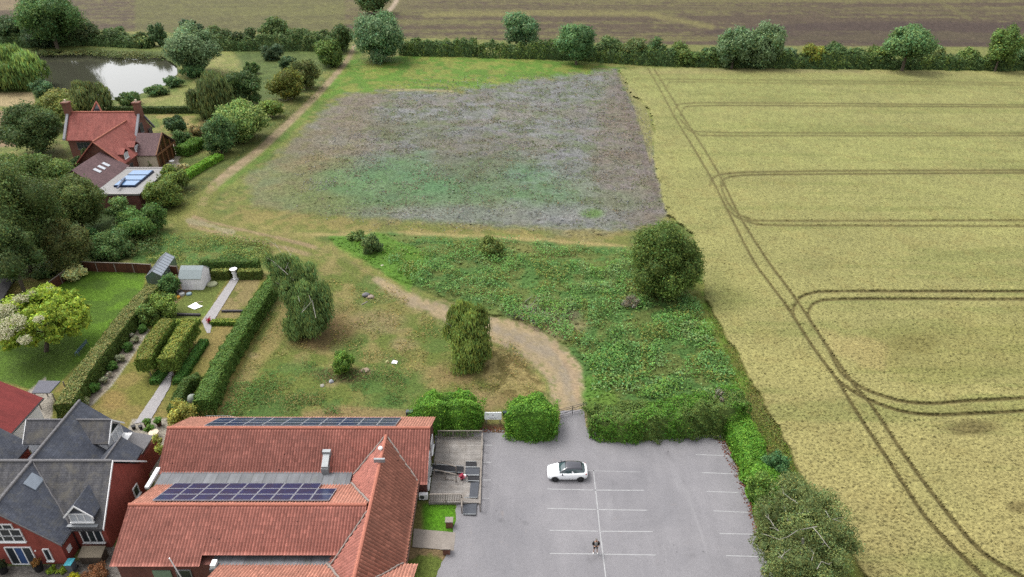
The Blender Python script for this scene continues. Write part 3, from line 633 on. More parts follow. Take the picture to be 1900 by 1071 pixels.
def window(parent, o, ax, w_, h_, cols=2, rows=1, up=(0, 0, 1), out=None, fw=0.07, mat=None, glass=None, sill=True, name='window', blue=None):
    """frame with glazing bars and a pane behind; o = bottom-left corner on the wall, ax = unit vector to the right"""
    ax = Vector(ax).normalized(); up = Vector(up).normalized(); out = Vector(out) if out else ax.cross(up).normalized(); o = Vector(o)
    def bar(mb, x0, y0, x1, y1, d0, d1):
        i = len(mb.v)
        for d in (d0, d1):
            for (x, y) in ((x0, y0), (x1, y0), (x1, y1), (x0, y1)): mb.v.append(tuple(o + ax * x + up * y + out * d))
        mb.f += [tuple(i + j for j in q) for q in ((0, 3, 2, 1), (4, 5, 6, 7), (0, 1, 5, 4), (1, 2, 6, 5), (2, 3, 7, 6), (3, 0, 4, 7))]
    fr = MB(); d1 = 0.09
    bar(fr, -fw, -fw, 0, h_ + fw, -0.02, d1); bar(fr, w_, -fw, w_ + fw, h_ + fw, -0.02, d1)
    bar(fr, 0, -fw, w_, 0, -0.02, d1); bar(fr, 0, h_, w_, h_ + fw, -0.02, d1)
    for i in range(1, cols): x = w_ * i / cols; bar(fr, x - fw / 2, 0, x + fw / 2, h_, 0.0, d1 - 0.01)
    for i in range(1, rows): y = h_ * i / rows; bar(fr, 0, y - fw / 3, w_, y + fw / 3, 0.0, d1 - 0.016)
    if sill: bar(fr, -fw - 0.06, -fw - 0.07, w_ + fw + 0.06, -fw, -0.02, d1 + 0.08)
    f = fr.build(name, mat or m_white, parent)
    g = MB(); bar(g, 0.002, 0.002, w_ - 0.002, h_ - 0.002, -0.015, 0.03); g.build('pane', glass or m_glass, f)
    if blue is not None:
        g = MB(); x = w_ / cols; bar(g, x * blue + fw / 2, 0.02, x * (blue + 1) - fw / 2, h_ - 0.02, 0.031, 0.04); g.build('door_panel', m_blue, f)
    return f
m_blue = flat('blue_paint', S(74, 104, 158), 0.5, var=0.08)
ORG, RED = S(232, 162, 138), S(216, 142, 126)  # far slopes brighter than near ones: sunlit look put into the colour
# ---------------------------------------------------------------- the long hall with pantile roofs
hall = empty('hall', (-20, 50, 0), 'long single-storey hall with red pantile roofs beside the car park', 'hall')
XL, XR = -33.3, -7.9
# walls
wb = MB()
wb.box(XL + .3, 48.0, 0, XR - .25, 55.2, 2.75); wb.box(-32.4, 38.1, 0, -14.9, 48.0, 2.55); wb.box(-14.7, 34.0, 0, -9.25, 48.0, 2.55); wb.box(-23.6, 30.2, 0, -8.0, 37.8, 2.45)
wb.poly([(XR - .25, 47.9, 2.4), (XR - .25, 55.2, 2.74), (XR - .25, 51.6, 5.02)]); wb.poly([(XL + .3, 55.2, 2.74), (XL + .3, 48.2, 2.74), (XL + .3, 51.6, 5.02)])
wb.poly([(-32.4, 46.2, 2.54), (-32.4, 38.2, 2.54), (-32.4, 42.3, 4.7)])
wb.build('wall', m_brick, hall)
# rear range
AY, AZ, AS = 51.65, 5.2, 0.671
zA = lambda y: AZ - (AY - y) * AS
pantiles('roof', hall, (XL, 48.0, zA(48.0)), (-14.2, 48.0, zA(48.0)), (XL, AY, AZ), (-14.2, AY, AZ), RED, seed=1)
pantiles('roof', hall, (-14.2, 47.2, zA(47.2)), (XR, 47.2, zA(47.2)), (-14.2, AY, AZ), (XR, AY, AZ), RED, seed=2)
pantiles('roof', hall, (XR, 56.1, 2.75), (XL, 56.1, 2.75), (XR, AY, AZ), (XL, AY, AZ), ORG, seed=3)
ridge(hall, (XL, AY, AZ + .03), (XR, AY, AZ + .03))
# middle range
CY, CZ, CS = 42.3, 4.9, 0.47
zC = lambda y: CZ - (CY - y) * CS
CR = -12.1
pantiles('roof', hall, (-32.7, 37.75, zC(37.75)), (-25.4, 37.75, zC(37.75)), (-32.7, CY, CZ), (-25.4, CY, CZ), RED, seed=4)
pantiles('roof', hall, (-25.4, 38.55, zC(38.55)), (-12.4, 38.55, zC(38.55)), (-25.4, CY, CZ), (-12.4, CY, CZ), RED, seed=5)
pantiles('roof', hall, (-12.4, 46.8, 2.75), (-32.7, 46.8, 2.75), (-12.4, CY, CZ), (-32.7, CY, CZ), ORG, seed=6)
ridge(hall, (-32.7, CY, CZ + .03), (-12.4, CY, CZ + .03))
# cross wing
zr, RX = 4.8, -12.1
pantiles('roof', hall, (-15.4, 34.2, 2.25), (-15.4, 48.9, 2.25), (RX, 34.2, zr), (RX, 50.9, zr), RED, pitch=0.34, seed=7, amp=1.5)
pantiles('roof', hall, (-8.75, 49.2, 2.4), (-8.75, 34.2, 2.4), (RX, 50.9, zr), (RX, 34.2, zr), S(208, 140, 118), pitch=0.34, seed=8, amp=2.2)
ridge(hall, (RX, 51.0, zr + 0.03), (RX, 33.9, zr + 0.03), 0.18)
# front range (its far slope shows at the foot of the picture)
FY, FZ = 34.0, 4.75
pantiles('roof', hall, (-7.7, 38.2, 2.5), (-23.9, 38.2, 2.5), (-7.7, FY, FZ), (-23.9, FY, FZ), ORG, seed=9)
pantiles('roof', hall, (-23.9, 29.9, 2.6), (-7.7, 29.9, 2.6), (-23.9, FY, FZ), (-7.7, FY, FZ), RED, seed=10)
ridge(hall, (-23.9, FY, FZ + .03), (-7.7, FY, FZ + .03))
# flat lead valleys
mb = MB(); mb.box(-32.9, 46.3, 2.6, -15.0, 48.5, 2.86); mb.build('flat_roof', m_lead, hall)
mb = MB(); mb.box(-24.6, 37.6, 2.2, -14.9, 39.4, 2.58); mb.build('flat_roof', m_lead, hall)
mb = MB(); mb.box(-33.5, 46.0, 2.9, -33.15, 48.5, 3.15); mb.build('parapet_capping', m_white, hall)
mb = MB(); mb.box(-24.5, 37.7, 2.3, -24.1, 38.3, 2.95); mb.build('parapet_capping', m_white, hall)
# mortar where the cross wing's roof meets the ranges
def meetA(x, side): # cross wing plane with rear-range plane
    z = (zr - (x - RX) * (zr - 2.4) / 3.25) if side > 0 else (zr - (RX - x) * (zr - 2.25) / 3.4)
    return (x, AY - (AZ - z) / AS, z + 0.06)
seam(hall, [meetA(RX, 1), meetA(-8.85, 1)], .09); seam(hall, [meetA(RX, -1), meetA(-14.9, -1)], .09)
def meetC(x, side):
    z = zr - (RX - x) * (zr - 2.25) / 3.4
    return (x, CY + side * (CZ - z) / (0.478 if side > 0 else CS), z + 0.08)
seam(hall, [meetC(-12.3, 1), meetC(-14.9, 1)], .1); seam(hall, [meetC(-12.3, -1), meetC(-15.3, -1)], .08)
def meetF(x, side):
    z = (zr - (x - RX) * (zr - 2.4) / 3.25) if side > 0 else (zr - (RX - x) * (zr - 2.25) / 3.4)
    return (x, FY + (FZ - z) / 0.536, z + 0.08)
seam(hall, [meetF(RX, 1), meetF(-8.9, 1)], .08); seam(hall, [meetF(RX, -1), meetF(-15.2, -1)], .1)
MB().box(XR - .26, 51.4, 4.1, XR - .16, 52.1, 4.3).build('air_vent', m_dark, hall)
for y0, y1, z0, z1 in ((48.6, 50.1, 0.2, 2.3), (50.6, 51.5, 0.2, 2.3), (52.6, 54.0, 0.9, 2.2)):
    window(hall, (XR - .245, y0, z0), (0, 1, 0), y1 - y0, z1 - z0, 2, 1, out=(1, 0, 0), name='window')
window(hall, (-9.245, 43.2, .9), (0, 1, 0), 1.6, 1.2, 2, 1, out=(1, 0, 0)); window(hall, (-9.245, 38.0, .1), (0, 1, 0), 1.1, 2.1, 1, 1, out=(1, 0, 0), name='door')
window(hall, (-27.6, 38.09, .9), (1, 0, 0), 1.1, 1.0, 1, 1, out=(0, -1, 0), mat=m_metal)
MB().box(-29.6, 38.0, .2, -28.1, 38.09, 1.9).build('door', flat('pale_green_paint', S(150, 176, 150), .6), hall)
mb = MB()
for x in (-30.5, -20.0): mb.tube([(x, 55.75, 2.6), (x, 55.75, 0)], .05)
mb.tube([(XL, 55.72, 2.7), (XR, 55.72, 2.7)], .07); mb.tube([(-8.66, 34.4, 2.3), (-8.66, 47.5, 2.35)], .06); mb.build('gutter', m_pipe, hall)
# silver flue cowl, light dome, aerial pole
d = G(604, 862, 3.6)
fl = MB(); fx = d[0]; fl.box(fx - .34, 47.9, 2.86, fx + .34, 48.5, 3.5); fl.slab([(fx - .3, 48.0, 3.7), (fx + .3, 48.0, 3.7), (fx + .3, 49.3, 4.35), (fx - .3, 49.3, 4.35)], .55); fl.box(fx - .38, 49.1, 3.9, fx + .38, 49.5, 4.5); fl.build('flue_cowl', m_metal, hall)
g = G(701, 843, 5.4); MB().lathe((-12.3, 49.0, 4.7), [(.05, 0), (.05, .25), (.2, .3), (.22, .42), (.12, .55)], 14).build('roof_lamp', m_white, hall)
MB().box(-12.6, 47.2, 5.0, -11.6, 47.4, 5.4).build('aerial_bracket', m_metal, hall)
MB().tube([(-26.9, 37.4, 1.6), (-27.3, 37.35, 4.3)], .05).build('vent_pipe', m_white, hall)
# solar panels: each a thing lying on the tiles
m, nt, b = nmat('solar_cells'); uv = node(nt, 'ShaderNodeUVMap').outputs[0]
br = node(nt, 'ShaderNodeTexBrick'); nt.links.new(uv, br.inputs['Vector']); br.offset = 0
br.inputs['Scale'].default_value = 1; br.inputs['Brick Width'].default_value = .165; br.inputs['Row Height'].default_value = .165; br.inputs['Mortar Size'].default_value = .006
br.inputs['Color1'].default_value = (*S(48, 62, 106), 1); br.inputs['Color2'].default_value = (*S(42, 54, 90), 1); br.inputs['Mortar'].default_value = (*S(64, 76, 120), 1)
nt.links.new(mixc(nt, ramp(nt, noise(nt, .9, 2, .5, geo(nt)), [(.45, 0.), (.6, .55)]), br.outputs[0], S(54, 58, 80)), b.inputs['Base Color']); b.inputs['Roughness'].default_value = 0.22; b.inputs['Specular IOR Level'].default_value = 0.45
m_cell = m; m_alu = flat('aluminium', S(196, 198, 206), 0.4, metal=0.2, var=0.05)
ordn = ['first', 'second', 'third', 'fourth', 'fifth', 'sixth', 'seventh', 'eighth', 'ninth']
def panel(o, ux, uy, w_, h_, label, group):
    o = Vector(o); ux = Vector(ux).normalized(); uy = Vector(uy).normalized(); n = ux.cross(uy).normalized()
    if n.z < 0: n = -n
    e_ = empty('solar_panel', tuple(o), label, 'solar panel', group)
    def bar(mb, x0, y0, x1, y1, d0, d1):
        i = len(mb.v)
        for d in (d0, d1):
            for (x, y) in ((x0, y0), (x1, y0), (x1, y1), (x0, y1)): mb.v.append(tuple(o + ux * x + uy * y + n * d))
        mb.f += [tuple(i + j for j in q) for q in ((0, 3, 2, 1), (4, 5, 6, 7), (0, 1, 5, 4), (1, 2, 6, 5), (2, 3, 7, 6), (3, 0, 4, 7))]
    f = MB(); t = .045
    bar(f, 0, 0, w_, t, .1, .19); bar(f, 0, h_ - t, w_, h_, .1, .19); bar(f, 0, t, t, h_ - t, .1, .19); bar(f, w_ - t, t, w_, h_ - t, .1, .19); f.build('frame', m_alu, e_)
    c_ = MB(); bar(c_, t, t, w_ - t, h_ - t, .11, .18); c_.build('cell_sheet', m_cell, e_)
sl = Vector((0, 4.5, -2.15)).normalized()      # down the far slope of the middle range
x0 = G(283, 923, 5.0)[0]; pw = (G(611, 923, 5.0)[0] - x0) / 9
for cidx in range(9):
    for r_ in range(3):
        if cidx == 8 and r_ == 2: continue
        o = Vector((x0 + cidx * pw, CY, CZ)) + sl * (0.62 + r_ * 1.36)
        where = ('nearest the ridge', 'in the middle', 'farthest from the ridge')[r_]
        panel(o, (1, 0, 0), sl, pw - .03, 1.33, f'blue solar panel on the middle roof, {ordn[cidx]} column from the left, {where}', 'solar panels on the middle roof')
sl = Vector((0, 4.45, -2.45)).normalized()
x0 = G(379, 789, 5.2)[0]; pw = (G(734, 789, 5.2)[0] - x0) / 10
for cidx in range(10):
    for r_ in range(3):
        o = Vector((x0 + cidx * pw, AY, AZ)) + sl * (0.42 + r_ * 1.2)
        where = ('nearest the ridge', 'in the middle', 'nearest the far eave')[r_]
        nm_ = (ordn + ['tenth'])[cidx]
        panel(o, (1, 0, 0), sl, pw - .03, 1.17, f'dark solar panel on the rear roof, {nm_} column from the left, {where}', 'solar panels on the rear roof')
# ---------------------------------------------------------------- slate-roofed house at the lower left
hs_root = empty('slate_house', (-42, 45, 0), 'red brick house with blue-grey slate roofs, dormers and white windows at the lower left', 'house')
EV = 2.8
wb = MB()
wb.box(-62, 41.95, 0, -35.35, 49.3, EV); wb.poly([(-35.35, 41.95, EV), (-35.35, 49.3, EV), (-35.35, 45.55, 6.55)])
wb.box(-46.2, 40.2, 0, -38.2, 42.0, EV); wb.poly([(-46.2, 40.2, EV), (-38.2, 40.2, EV), (-42.2, 40.2, 6.45)])
wb.box(-46.2, 49.2, 0, -38.4, 53.5, EV); wb.poly([(-38.4, 53.5, EV), (-46.2, 53.5, EV), (-42.4, 53.5, 6.45)])
wb.build('wall', m_render, hs_root)
def roofq(name, pts, mat, parent, t=.14): return MB().slab(pts, t).build(name, mat, parent)
roofq('roof', [(-62, 41.55, 2.75), (-35.15, 41.55, 2.75), (-35.15, 45.55, 6.85), (-62, 45.55, 6.85)], m_slate_b, hs_root)
roofq('roof', [(-35.15, 49.7, 2.75), (-62, 49.7, 2.75), (-62, 45.55, 6.85), (-35.15, 45.55, 6.85)], m_slate, hs_root)
roofq('roof', [(-37.85, 39.95, 2.72), (-37.85, 45.6, 2.72), (-42.2, 45.6, 6.86), (-42.2, 39.95, 6.86)], m_slate, hs_root)
roofq('roof', [(-46.55, 45.6, 2.72), (-46.55, 39.95, 2.72), (-42.2, 39.95, 6.86), (-42.2, 45.6, 6.86)], m_slate, hs_root)
roofq('roof', [(-38.05, 45.5, 2.72), (-38.05, 53.75, 2.72), (-42.4, 53.75, 6.86), (-42.4, 45.5, 6.86)], m_slate, hs_root)
roofq('roof', [(-46.75, 53.75, 2.72), (-46.75, 45.5, 2.72), (-42.4, 45.5, 6.86), (-42.4, 53.75, 6.86)], m_slate, hs_root)
ridge(hs_root, (-62, 45.55, 6.86), (-35.2, 45.55, 6.86), .14, m_sridge); ridge(hs_root, (-42.2, 39.9, 6.87), (-42.2, 45.5, 6.87), .14, m_sridge); ridge(hs_root, (-42.4, 45.6, 6.87), (-42.4, 53.8, 6.87), .14, m_sridge)
seam(hs_root, [(-42.1, 45.45, 6.82), (-37.9, 41.65, 2.8)], .07, m_sridge, 'valley'); seam(hs_root, [(-42.3, 45.4, 6.85), (-46.4, 41.6, 2.8)], .07, m_sridge, 'valley')
mb = MB(); mb.obox((-35.1, 41.5, 2.62), (-35.1, 45.55, 6.74), .07, .2); mb.obox((-35.1, 45.55, 6.74), (-35.1, 49.75, 2.6), .07, .2); mb.build('bargeboard', m_white, hs_root)
mb = MB(); mb.obox((-37.8, 39.9, 2.55), (-42.2, 39.9, 6.74), .06, .14); mb.obox((-42.2, 39.9, 6.74), (-46.6, 39.9, 2.55), .06, .14); mb.build('bargeboard', m_sridge, hs_root)
mb = MB(); mb.tube([(-37.8, 41.45, 2.68), (-35.2, 41.45, 2.68)], .06); mb.tube([(-37.78, 40.0, 2.66), (-37.78, 41.4, 2.66)], .06); mb.tube([(-38.1, 41.8, 2.6), (-38.1, 41.8, 0)], .05); mb.build('gutter', m_dark, hs_root)
# rooflight on the front wing
n_ = Vector((4.14, 0, 4.35)).normalized()
rl = MB(); c0 = Vector(G(42, 888, 6.0)); zz = lambda x: 6.86 - (x + 42.2) * .952
for (xa, xb, ya, yb) in ((-41.7, -40.9, 43.2, 44.5),):
    rl.slab([(xa, ya, zz(xa) + .12), (xb, ya, zz(xb) + .12), (xb, yb, zz(xb) + .12), (xa, yb, zz(xa) + .12)], .14)
rl.build('rooflight', flat('pale_blue_glass', S(160, 172, 186), .2, spec=.6), hs_root)
# dormer on the front slope
def dormer(x0, x1, yf, ze, zt, yb, zw, mat_r, left='dormer'):
    e_ = MB(); xc = (x0 + x1) / 2
    e_.poly([(x0, yf, ze), (x1, yf, ze), (x1, yf, zw), (x0, yf, zw)][::-1]); e_.poly([(x0, yf, ze), (x1, yf, ze), (xc, yf, zt - .1)])
    e_.poly([(x0, yf, zw), (x0, yb, zw), (x0, yb, ze), (x0, yf, ze)]); e_.poly([(x1, yf, zw), (x1, yb, zw), (x1, yb, ze), (x1, yf, ze)][::-1])
    dm = e_.build('dormer', m_slate, hs_root)
    MB().slab([(x0 - .25, yf - .25, ze - .15), (xc, yf - .25, zt), (xc, yb + 1.5, zt), (x0 - .25, yb + 1.5, ze - .15)][::-1], .1).build('dormer_roof', mat_r, dm)
    MB().slab([(xc, yf - .25, zt), (x1 + .25, yf - .25, ze - .15), (x1 + .25, yb + 1.5, ze - .15), (xc, yb + 1.5, zt)][::-1], .1).build('dormer_roof', mat_r, dm)
    b_ = MB(); b_.obox((x0 - .25, yf - .28, ze - .32), (xc, yf - .28, zt - .16), .05, .2); b_.obox((xc, yf - .28, zt - .16), (x1 + .25, yf - .28, ze - .32), .05, .2); b_.build('bargeboard', m_white, dm)
    return dm
dormer(-37.95, -35.9, 41.95, 4.25, 5.45, 43.2, 3.1, m_slate)
window(hs_root, (-37.82, 41.94, 3.35), (1, 0, 0), 1.8, .85, 3, 1, out=(0, -1, 0), glass=flat('net_curtain', S(186, 190, 196, .7), .4))
MB().box(-38.3, 41.55, 2.98, -35.6, 41.9, 3.06).build('flashing', flat('lead_flashing', S(176, 180, 184), .5), hs_root)
# large dormer on the right of the rear wing, ridge along x
def dormer_x(yc, hw, xf, xb, ze, zt, zw, mat_r, win_=True):
    s = 1 if xf > xb else -1
    e_ = MB(); pts = lambda x: [(x, yc - hw, zw), (x, yc + hw, zw), (x, yc + hw, ze), (x, yc, zt - .12), (x, yc - hw, ze)]
    e_.poly(pts(xf)); e_.poly([(xf, yc - hw, zw), (xb, yc - hw, zw), (xb, yc - hw, ze), (xf, yc - hw, ze)]); e_.poly([(xf, yc + hw, zw), (xb, yc + hw, zw), (xb, yc + hw, ze), (xf, yc + hw, ze)])
    dm = e_.build('dormer', m_white if win_ else m_slate, hs_root); o_ = .3 * s
    MB().slab([(xb, yc - hw - .2, ze - .2), (xf + o_, yc - hw - .2, ze - .2), (xf + o_, yc, zt), (xb, yc, zt)], .1).build('dormer_roof', mat_r, dm)
    MB().slab([(xf + o_, yc + hw + .2, ze - .2), (xb, yc + hw + .2, ze - .2), (xb, yc, zt), (xf + o_, yc, zt)], .1).build('dormer_roof', mat_r, dm)
    b_ = MB(); x_ = xf + o_ + .03 * s; b_.obox((x_, yc - hw - .2, ze - .4), (x_, yc, zt - .16), .06, .22); b_.obox((x_, yc, zt - .16), (x_, yc + hw + .2, ze - .4), .06, .22); b_.build('bargeboard', m_white, dm)
    ridge(dm, (xb, yc, zt + .02), (xf + o_, yc, zt + .02), .1, m_sridge)
    return dm
dormer_x(51.7, 1.35, -38.75, -42.0, 4.75, 6.2, 3.2, m_slate_b)
window(hs_root, (-38.74, 50.5, 3.45), (0, 1, 0), 2.4, 1.1, 3, 1, out=(1, 0, 0), glass=MATS['net_curtain'])
MB().poly([(-38.72, 50.6, 4.75), (-38.72, 52.8, 4.75), (-38.72, 51.7, 5.75)]).build('gable_glazing', m_glass, hs_root)
MB().box(-38.7, 50.3, 3.0, -37.9, 53.1, 3.3).build('balcony_ledge', m_white, hs_root)
dormer_x(51.7, 1.35, -46.3, -42.8, 4.75, 6.2, 3.2, m_slate_b)
# small gabled roof in the angle, ridge towards the garden
zl = 5.1; xs_, ys_ = G(207, 815, zl)[0], 0
a0 = G(207, 815, zl); a1 = G(187, 852, zl)
roofq('roof', [(-35.6, 48.2, 3.5), (-35.6, 50.6, 3.5), (-37.3, 50.6, zl), (-37.3, 47.2, zl)], m_slate, hs_root)
roofq('roof', [(-39.1, 50.6, 3.5), (-39.1, 47.2, 3.5), (-37.3, 47.2, zl), (-37.3, 50.6, zl)], m_slate, hs_root)
ridge(hs_root, (-37.3, 47.2, zl), (-37.3, 50.65, zl), .1, m_sridge)
MB().box(-38.9, 49.2, 0, -35.8, 50.4, 3.4).build('wall', m_render, hs_root)
MB().box(-38.6, 50.0, 0, -36.0, 53.6, 2.2).build('wall', m_render, hs_root)
roofq('roof', [(-36.0, 50.6, 2.75), (-36.0, 53.3, 2.75), (-38.3, 53.3, 3.3), (-38.3, 50.6, 3.3)], m_sridge, hs_root)
# wing roof at the left edge
roofq('roof', [(-47.3, 47.5, 3.1), (-47.3, 51.8, 3.1), (-50.2, 51.8, 5.6), (-50.2, 47.5, 5.6)], m_slate, hs_root)
roofq('roof', [(-53.1, 51.8, 3.1), (-53.1, 47.5, 3.1), (-50.2, 47.5, 5.6), (-50.2, 51.8, 5.6)], m_slate, hs_root)
MB().box(-52.9, 49, 0, -47.6, 51.6, 3.1).build('wall', m_render, hs_root)
# windows and the garden door
window(hs_root, (-37.55, 41.94, .75), (1, 0, 0), 1.75, 1.4, 3, 1, out=(0, -1, 0))
window(hs_root, (-42.95, 40.19, .08), (1, 0, 0), 2.1, 2.05, 3, 1, out=(0, -1, 0), name='door', blue=1, sill=False)
aw = window(hs_root, (-43.5, 40.19, 2.95), (1, 0, 0), 2.55, .55, 3, 1, out=(0, -1, 0)); window(hs_root, (-43.5, 40.19, 3.58), (1, 0, 0), 2.55, .75, 3, 1, out=(0, -1, 0), sill=False)
window(hs_root, (-42.95, 40.19, 4.42), (1, 0, 0), 1.5, .5, 2, 1, out=(0, -1, 0), sill=False)
window(hs_root, (-39.8, 40.19, .55), (1, 0, 0), .42, 1.35, 1, 1, out=(0, -1, 0), name='window')
window(hs_root, (-35.34, 46.9, .8), (0, 1, 0), .7, 1.1, 1, 1, out=(1, 0, 0))
MB().box(-38.19, 40.6, .9, -38.12, 41.1, 1.5).build('meter_box', m_white, hs_root)
MB().lathe((-40.45, 40.1, 1.7), [(.04, 0), (.07, .1), (.03, .16)], 8).build('wall_lamp', m_white, hs_root)
# ---------------------------------------------------------------- neighbour with a smooth red roof
nb = empty('white_house', (-56, 58, 0), 'white-walled house with a plain red tiled roof at the left edge', 'house')
m_rt = tile_mat('deep_red_tile', S(160, 70, 66), S(148, 62, 60), .22, .17, S(120, 52, 50), .008, dark=.12)
p0 = G(78, 737, 4.0); p1 = G(13, 812, 4.0); p2 = G(-4, 700, 6.8)
MB().box(-75, p1[1] + .3, 0, p0[0] - .5, p0[1] - .3, 3.8).build('wall', m_white, nb)
xe = (p0[0] + p1[0]) / 2
roofq('roof', [(xe, p1[1], 3.9), (xe, p0[1], 3.9), (xe - 6.2, p0[1], 7.6), (xe - 6.2, p1[1], 7.6)], m_rt, nb, .2)
roofq('roof', [(xe - 12.4, p0[1], 3.9), (xe - 12.4, p1[1], 3.9), (xe - 6.2, p1[1], 7.6), (xe - 6.2, p0[1], 7.6)], m_rt, nb, .2)
MB().tube([(xe + .05, p1[1], 3.82), (xe + .05, p0[1], 3.82)], .07).build('gutter', m_dark, nb)
MB().poly([(xe - .5, p0[1] - .3, 3.8), (xe - 12, p0[1] - .3, 3.8), (xe - 6.2, p0[1] - .3, 7.3)]).build('gable', m_white, nb)
# ---------------------------------------------------------------- manor among the trees
mn = empty('manor_house', (-80, 140, 0), 'old brick manor with red tiled roofs, end chimneys and a flat-roofed extension among trees', 'house')
wb = MB(); wb.box(-92.2, 141, 0, -77.5, 147.6, 4.6)
for x in (-92.25, -77.45): wb.poly([(x, 141, 4.6), (x, 147.6, 4.6), (x, 144.3, 9.3)])
wb.box(-84.3, 130.2, 0, -75.8, 141.2, 3.5); wb.poly([(-84.3, 130.2, 3.5), (-75.8, 130.2, 3.5), (-80.05, 130.2, 7.4)])
wb.build('wall', m_brick_w, mn)
roofq('roof', [(-92.0, 140.1, 4.5), (-77.8, 140.1, 4.5), (-77.8, 144.3, 9.2), (-92.0, 144.3, 9.2)], m_ctile, mn)
roofq('roof', [(-77.8, 148.5, 4.5), (-92.0, 148.5, 4.5), (-92.0, 144.3, 9.2), (-77.8, 144.3, 9.2)], m_ctile, mn)
roofq('roof', [(-75.3, 129.6, 3.2), (-75.3, 141.6, 3.2), (-80, 143.1, 7.75), (-80, 129.6, 7.75)], m_ctile, mn)
roofq('roof', [(-84.7, 141.6, 3.2), (-84.7, 129.6, 3.2), (-80, 129.6, 7.75), (-80, 143.1, 7.75)], m_ctile, mn)
ridge(mn, (-92.0, 144.3, 9.22), (-77.8, 144.3, 9.22), .16, m_ridge); ridge(mn, (-80, 129.5, 7.77), (-80, 143.0, 7.77), .16, m_ridge)
for x in (-92.25, -77.5):
    for ya, za, yb, zb in ((140.0, 4.5, 144.3, 9.3), (144.3, 9.3, 148.6, 4.5)): MB().obox((x, ya, za), (x, yb, zb), .5, .35).build('parapet', flat('stone_coping', S(176, 176, 182), .8), mn)
mb = MB(); mb.obox((-75.25, 129.45, 3.05), (-80, 129.45, 7.62), .2, .2); mb.obox((-80, 129.45, 7.62), (-84.75, 129.45, 3.05), .2, .2); mb.build('verge', m_ridge, mn)
for x in (-92.2, -77.6):
    ch = MB(); ch.box(x - .6, 143.7, 8.2, x + .6, 144.9, 11.0); ch.box(x - .75, 143.55, 11.0, x + .75, 145.05, 11.3)
    o_ = ch.build('chimney', m_brick_w, mn); MB().lathe((x, 144.3, 11.3), [(.22, 0), (.18, .5)], 10).build('chimney_pot', m_cream, o_)
roofq('roof', [(-91.4, 148.4, 5.6), (-87.2, 148.4, 5.6), (-89.3, 150.2, 9.6)], m_glass, mn); seam(mn, [(-91.5, 148.3, 5.7), (-89.3, 150.2, 9.75), (-87.1, 148.3, 5.7)], .16, m_ridge, 'verge')
# lower wing with rooflights
roofq('roof', [(-74.2, 118.0, 2.95), (-74.2, 129.4, 2.95), (-79.2, 129.6, 5.75), (-79.2, 119.6, 5.75)], m_btile, mn)
roofq('roof', [(-84.2, 129.6, 2.95), (-84.2, 119.6, 2.95), (-79.2, 119.6, 5.75), (-79.2, 129.6, 5.75)], m_btile, mn)
MB().box(-83.8, 120, 0, -74.5, 130, 2.9).build('wall', m_brick_w, mn); MB().poly([(-83.8, 120, 2.9), (-74.5, 120, 2.9), (-79.2, 120, 5.6)]).build('wall', m_brick_w, mn)
for yy in (122.6, 124.2, 125.8):
    f = lambda x: 5.75 - (x + 79.2) * .56 + .1
    MB().slab([(-77.3, yy, f(-77.3)), (-76.2, yy, f(-76.2)), (-76.2, yy + .8, f(-76.2)), (-77.3, yy + .8, f(-77.3))], .12).build('rooflight', MATS['net_curtain'], mn)
# dormers of the red wing
for yy in (132.0, 136.4):
    x0, x1, zt, ze = -75.6, -77.6, 5.6, 4.7
    MB().slab([(x0, yy - 1.1, ze), (x0, yy, zt), (x1 - .6, yy, zt), (x1 - .6, yy - 1.1, ze)], .1).build('dormer_roof', m_ctile, mn)
    MB().slab([(x0, yy, zt), (x0, yy + 1.1, ze), (x1 - .6, yy + 1.1, ze), (x1 - .6, yy, zt)], .1).build('dormer_roof', m_ctile, mn)
    MB().prism([(x1, yy - .9), (x0 - .2, yy - .9), (x0 - .2, yy + .9), (x1, yy + .9)], 3.3, 4.75).build('dormer', m_brick_w, mn)
    window(mn, (x0 - .19, yy - .7, 3.7), (0, 1, 0), 1.4, .95, 2, 1, out=(1, 0, 0), glass=MATS['net_curtain'])
# flat-roofed extension with a roof lantern
MB().box(-73.9, 115.2, 0, -66, 127.9, 2.8).build('wall', m_brick, mn); mb = MB(); mb.box(-74.1, 115.0, 2.8, -65.8, 128.1, 3.0); mb.build('flat_roof', flat('grey_membrane', S(168, 166, 164), .8, var=.1, scale=.6), mn)
mb = MB(); mb.box(-74.1, 114.95, 3.0, -65.8, 115.2, 3.15); mb.box(-74.1, 127.9, 3.0, -65.8, 128.2, 3.15); mb.build('coping', flat('white_stone', S(196, 190, 186), .8), mn)
lx0, lx1 = -71.8, -67.9
for i in range(3):
    y_ = 118.3 + i * 2.6; f = MB(); f.box(lx0, y_, 3.0, lx1, y_ + 2.4, 3.35); fo = f.build('roof_lantern', flat('dark_blue_metal', S(44, 62, 96), .4), mn)
    MB().box(lx0 + .12, y_ + .12, 3.35, lx1 - .12, y_ + 2.28, 3.42).build('pane', m_bglass, fo)
MB().obox((-70.2, 116.6, 3.45), (-71.0, 121.2, 3.6), .3, .15).build('lantern_bar', MATS['dark_blue_metal'], mn)
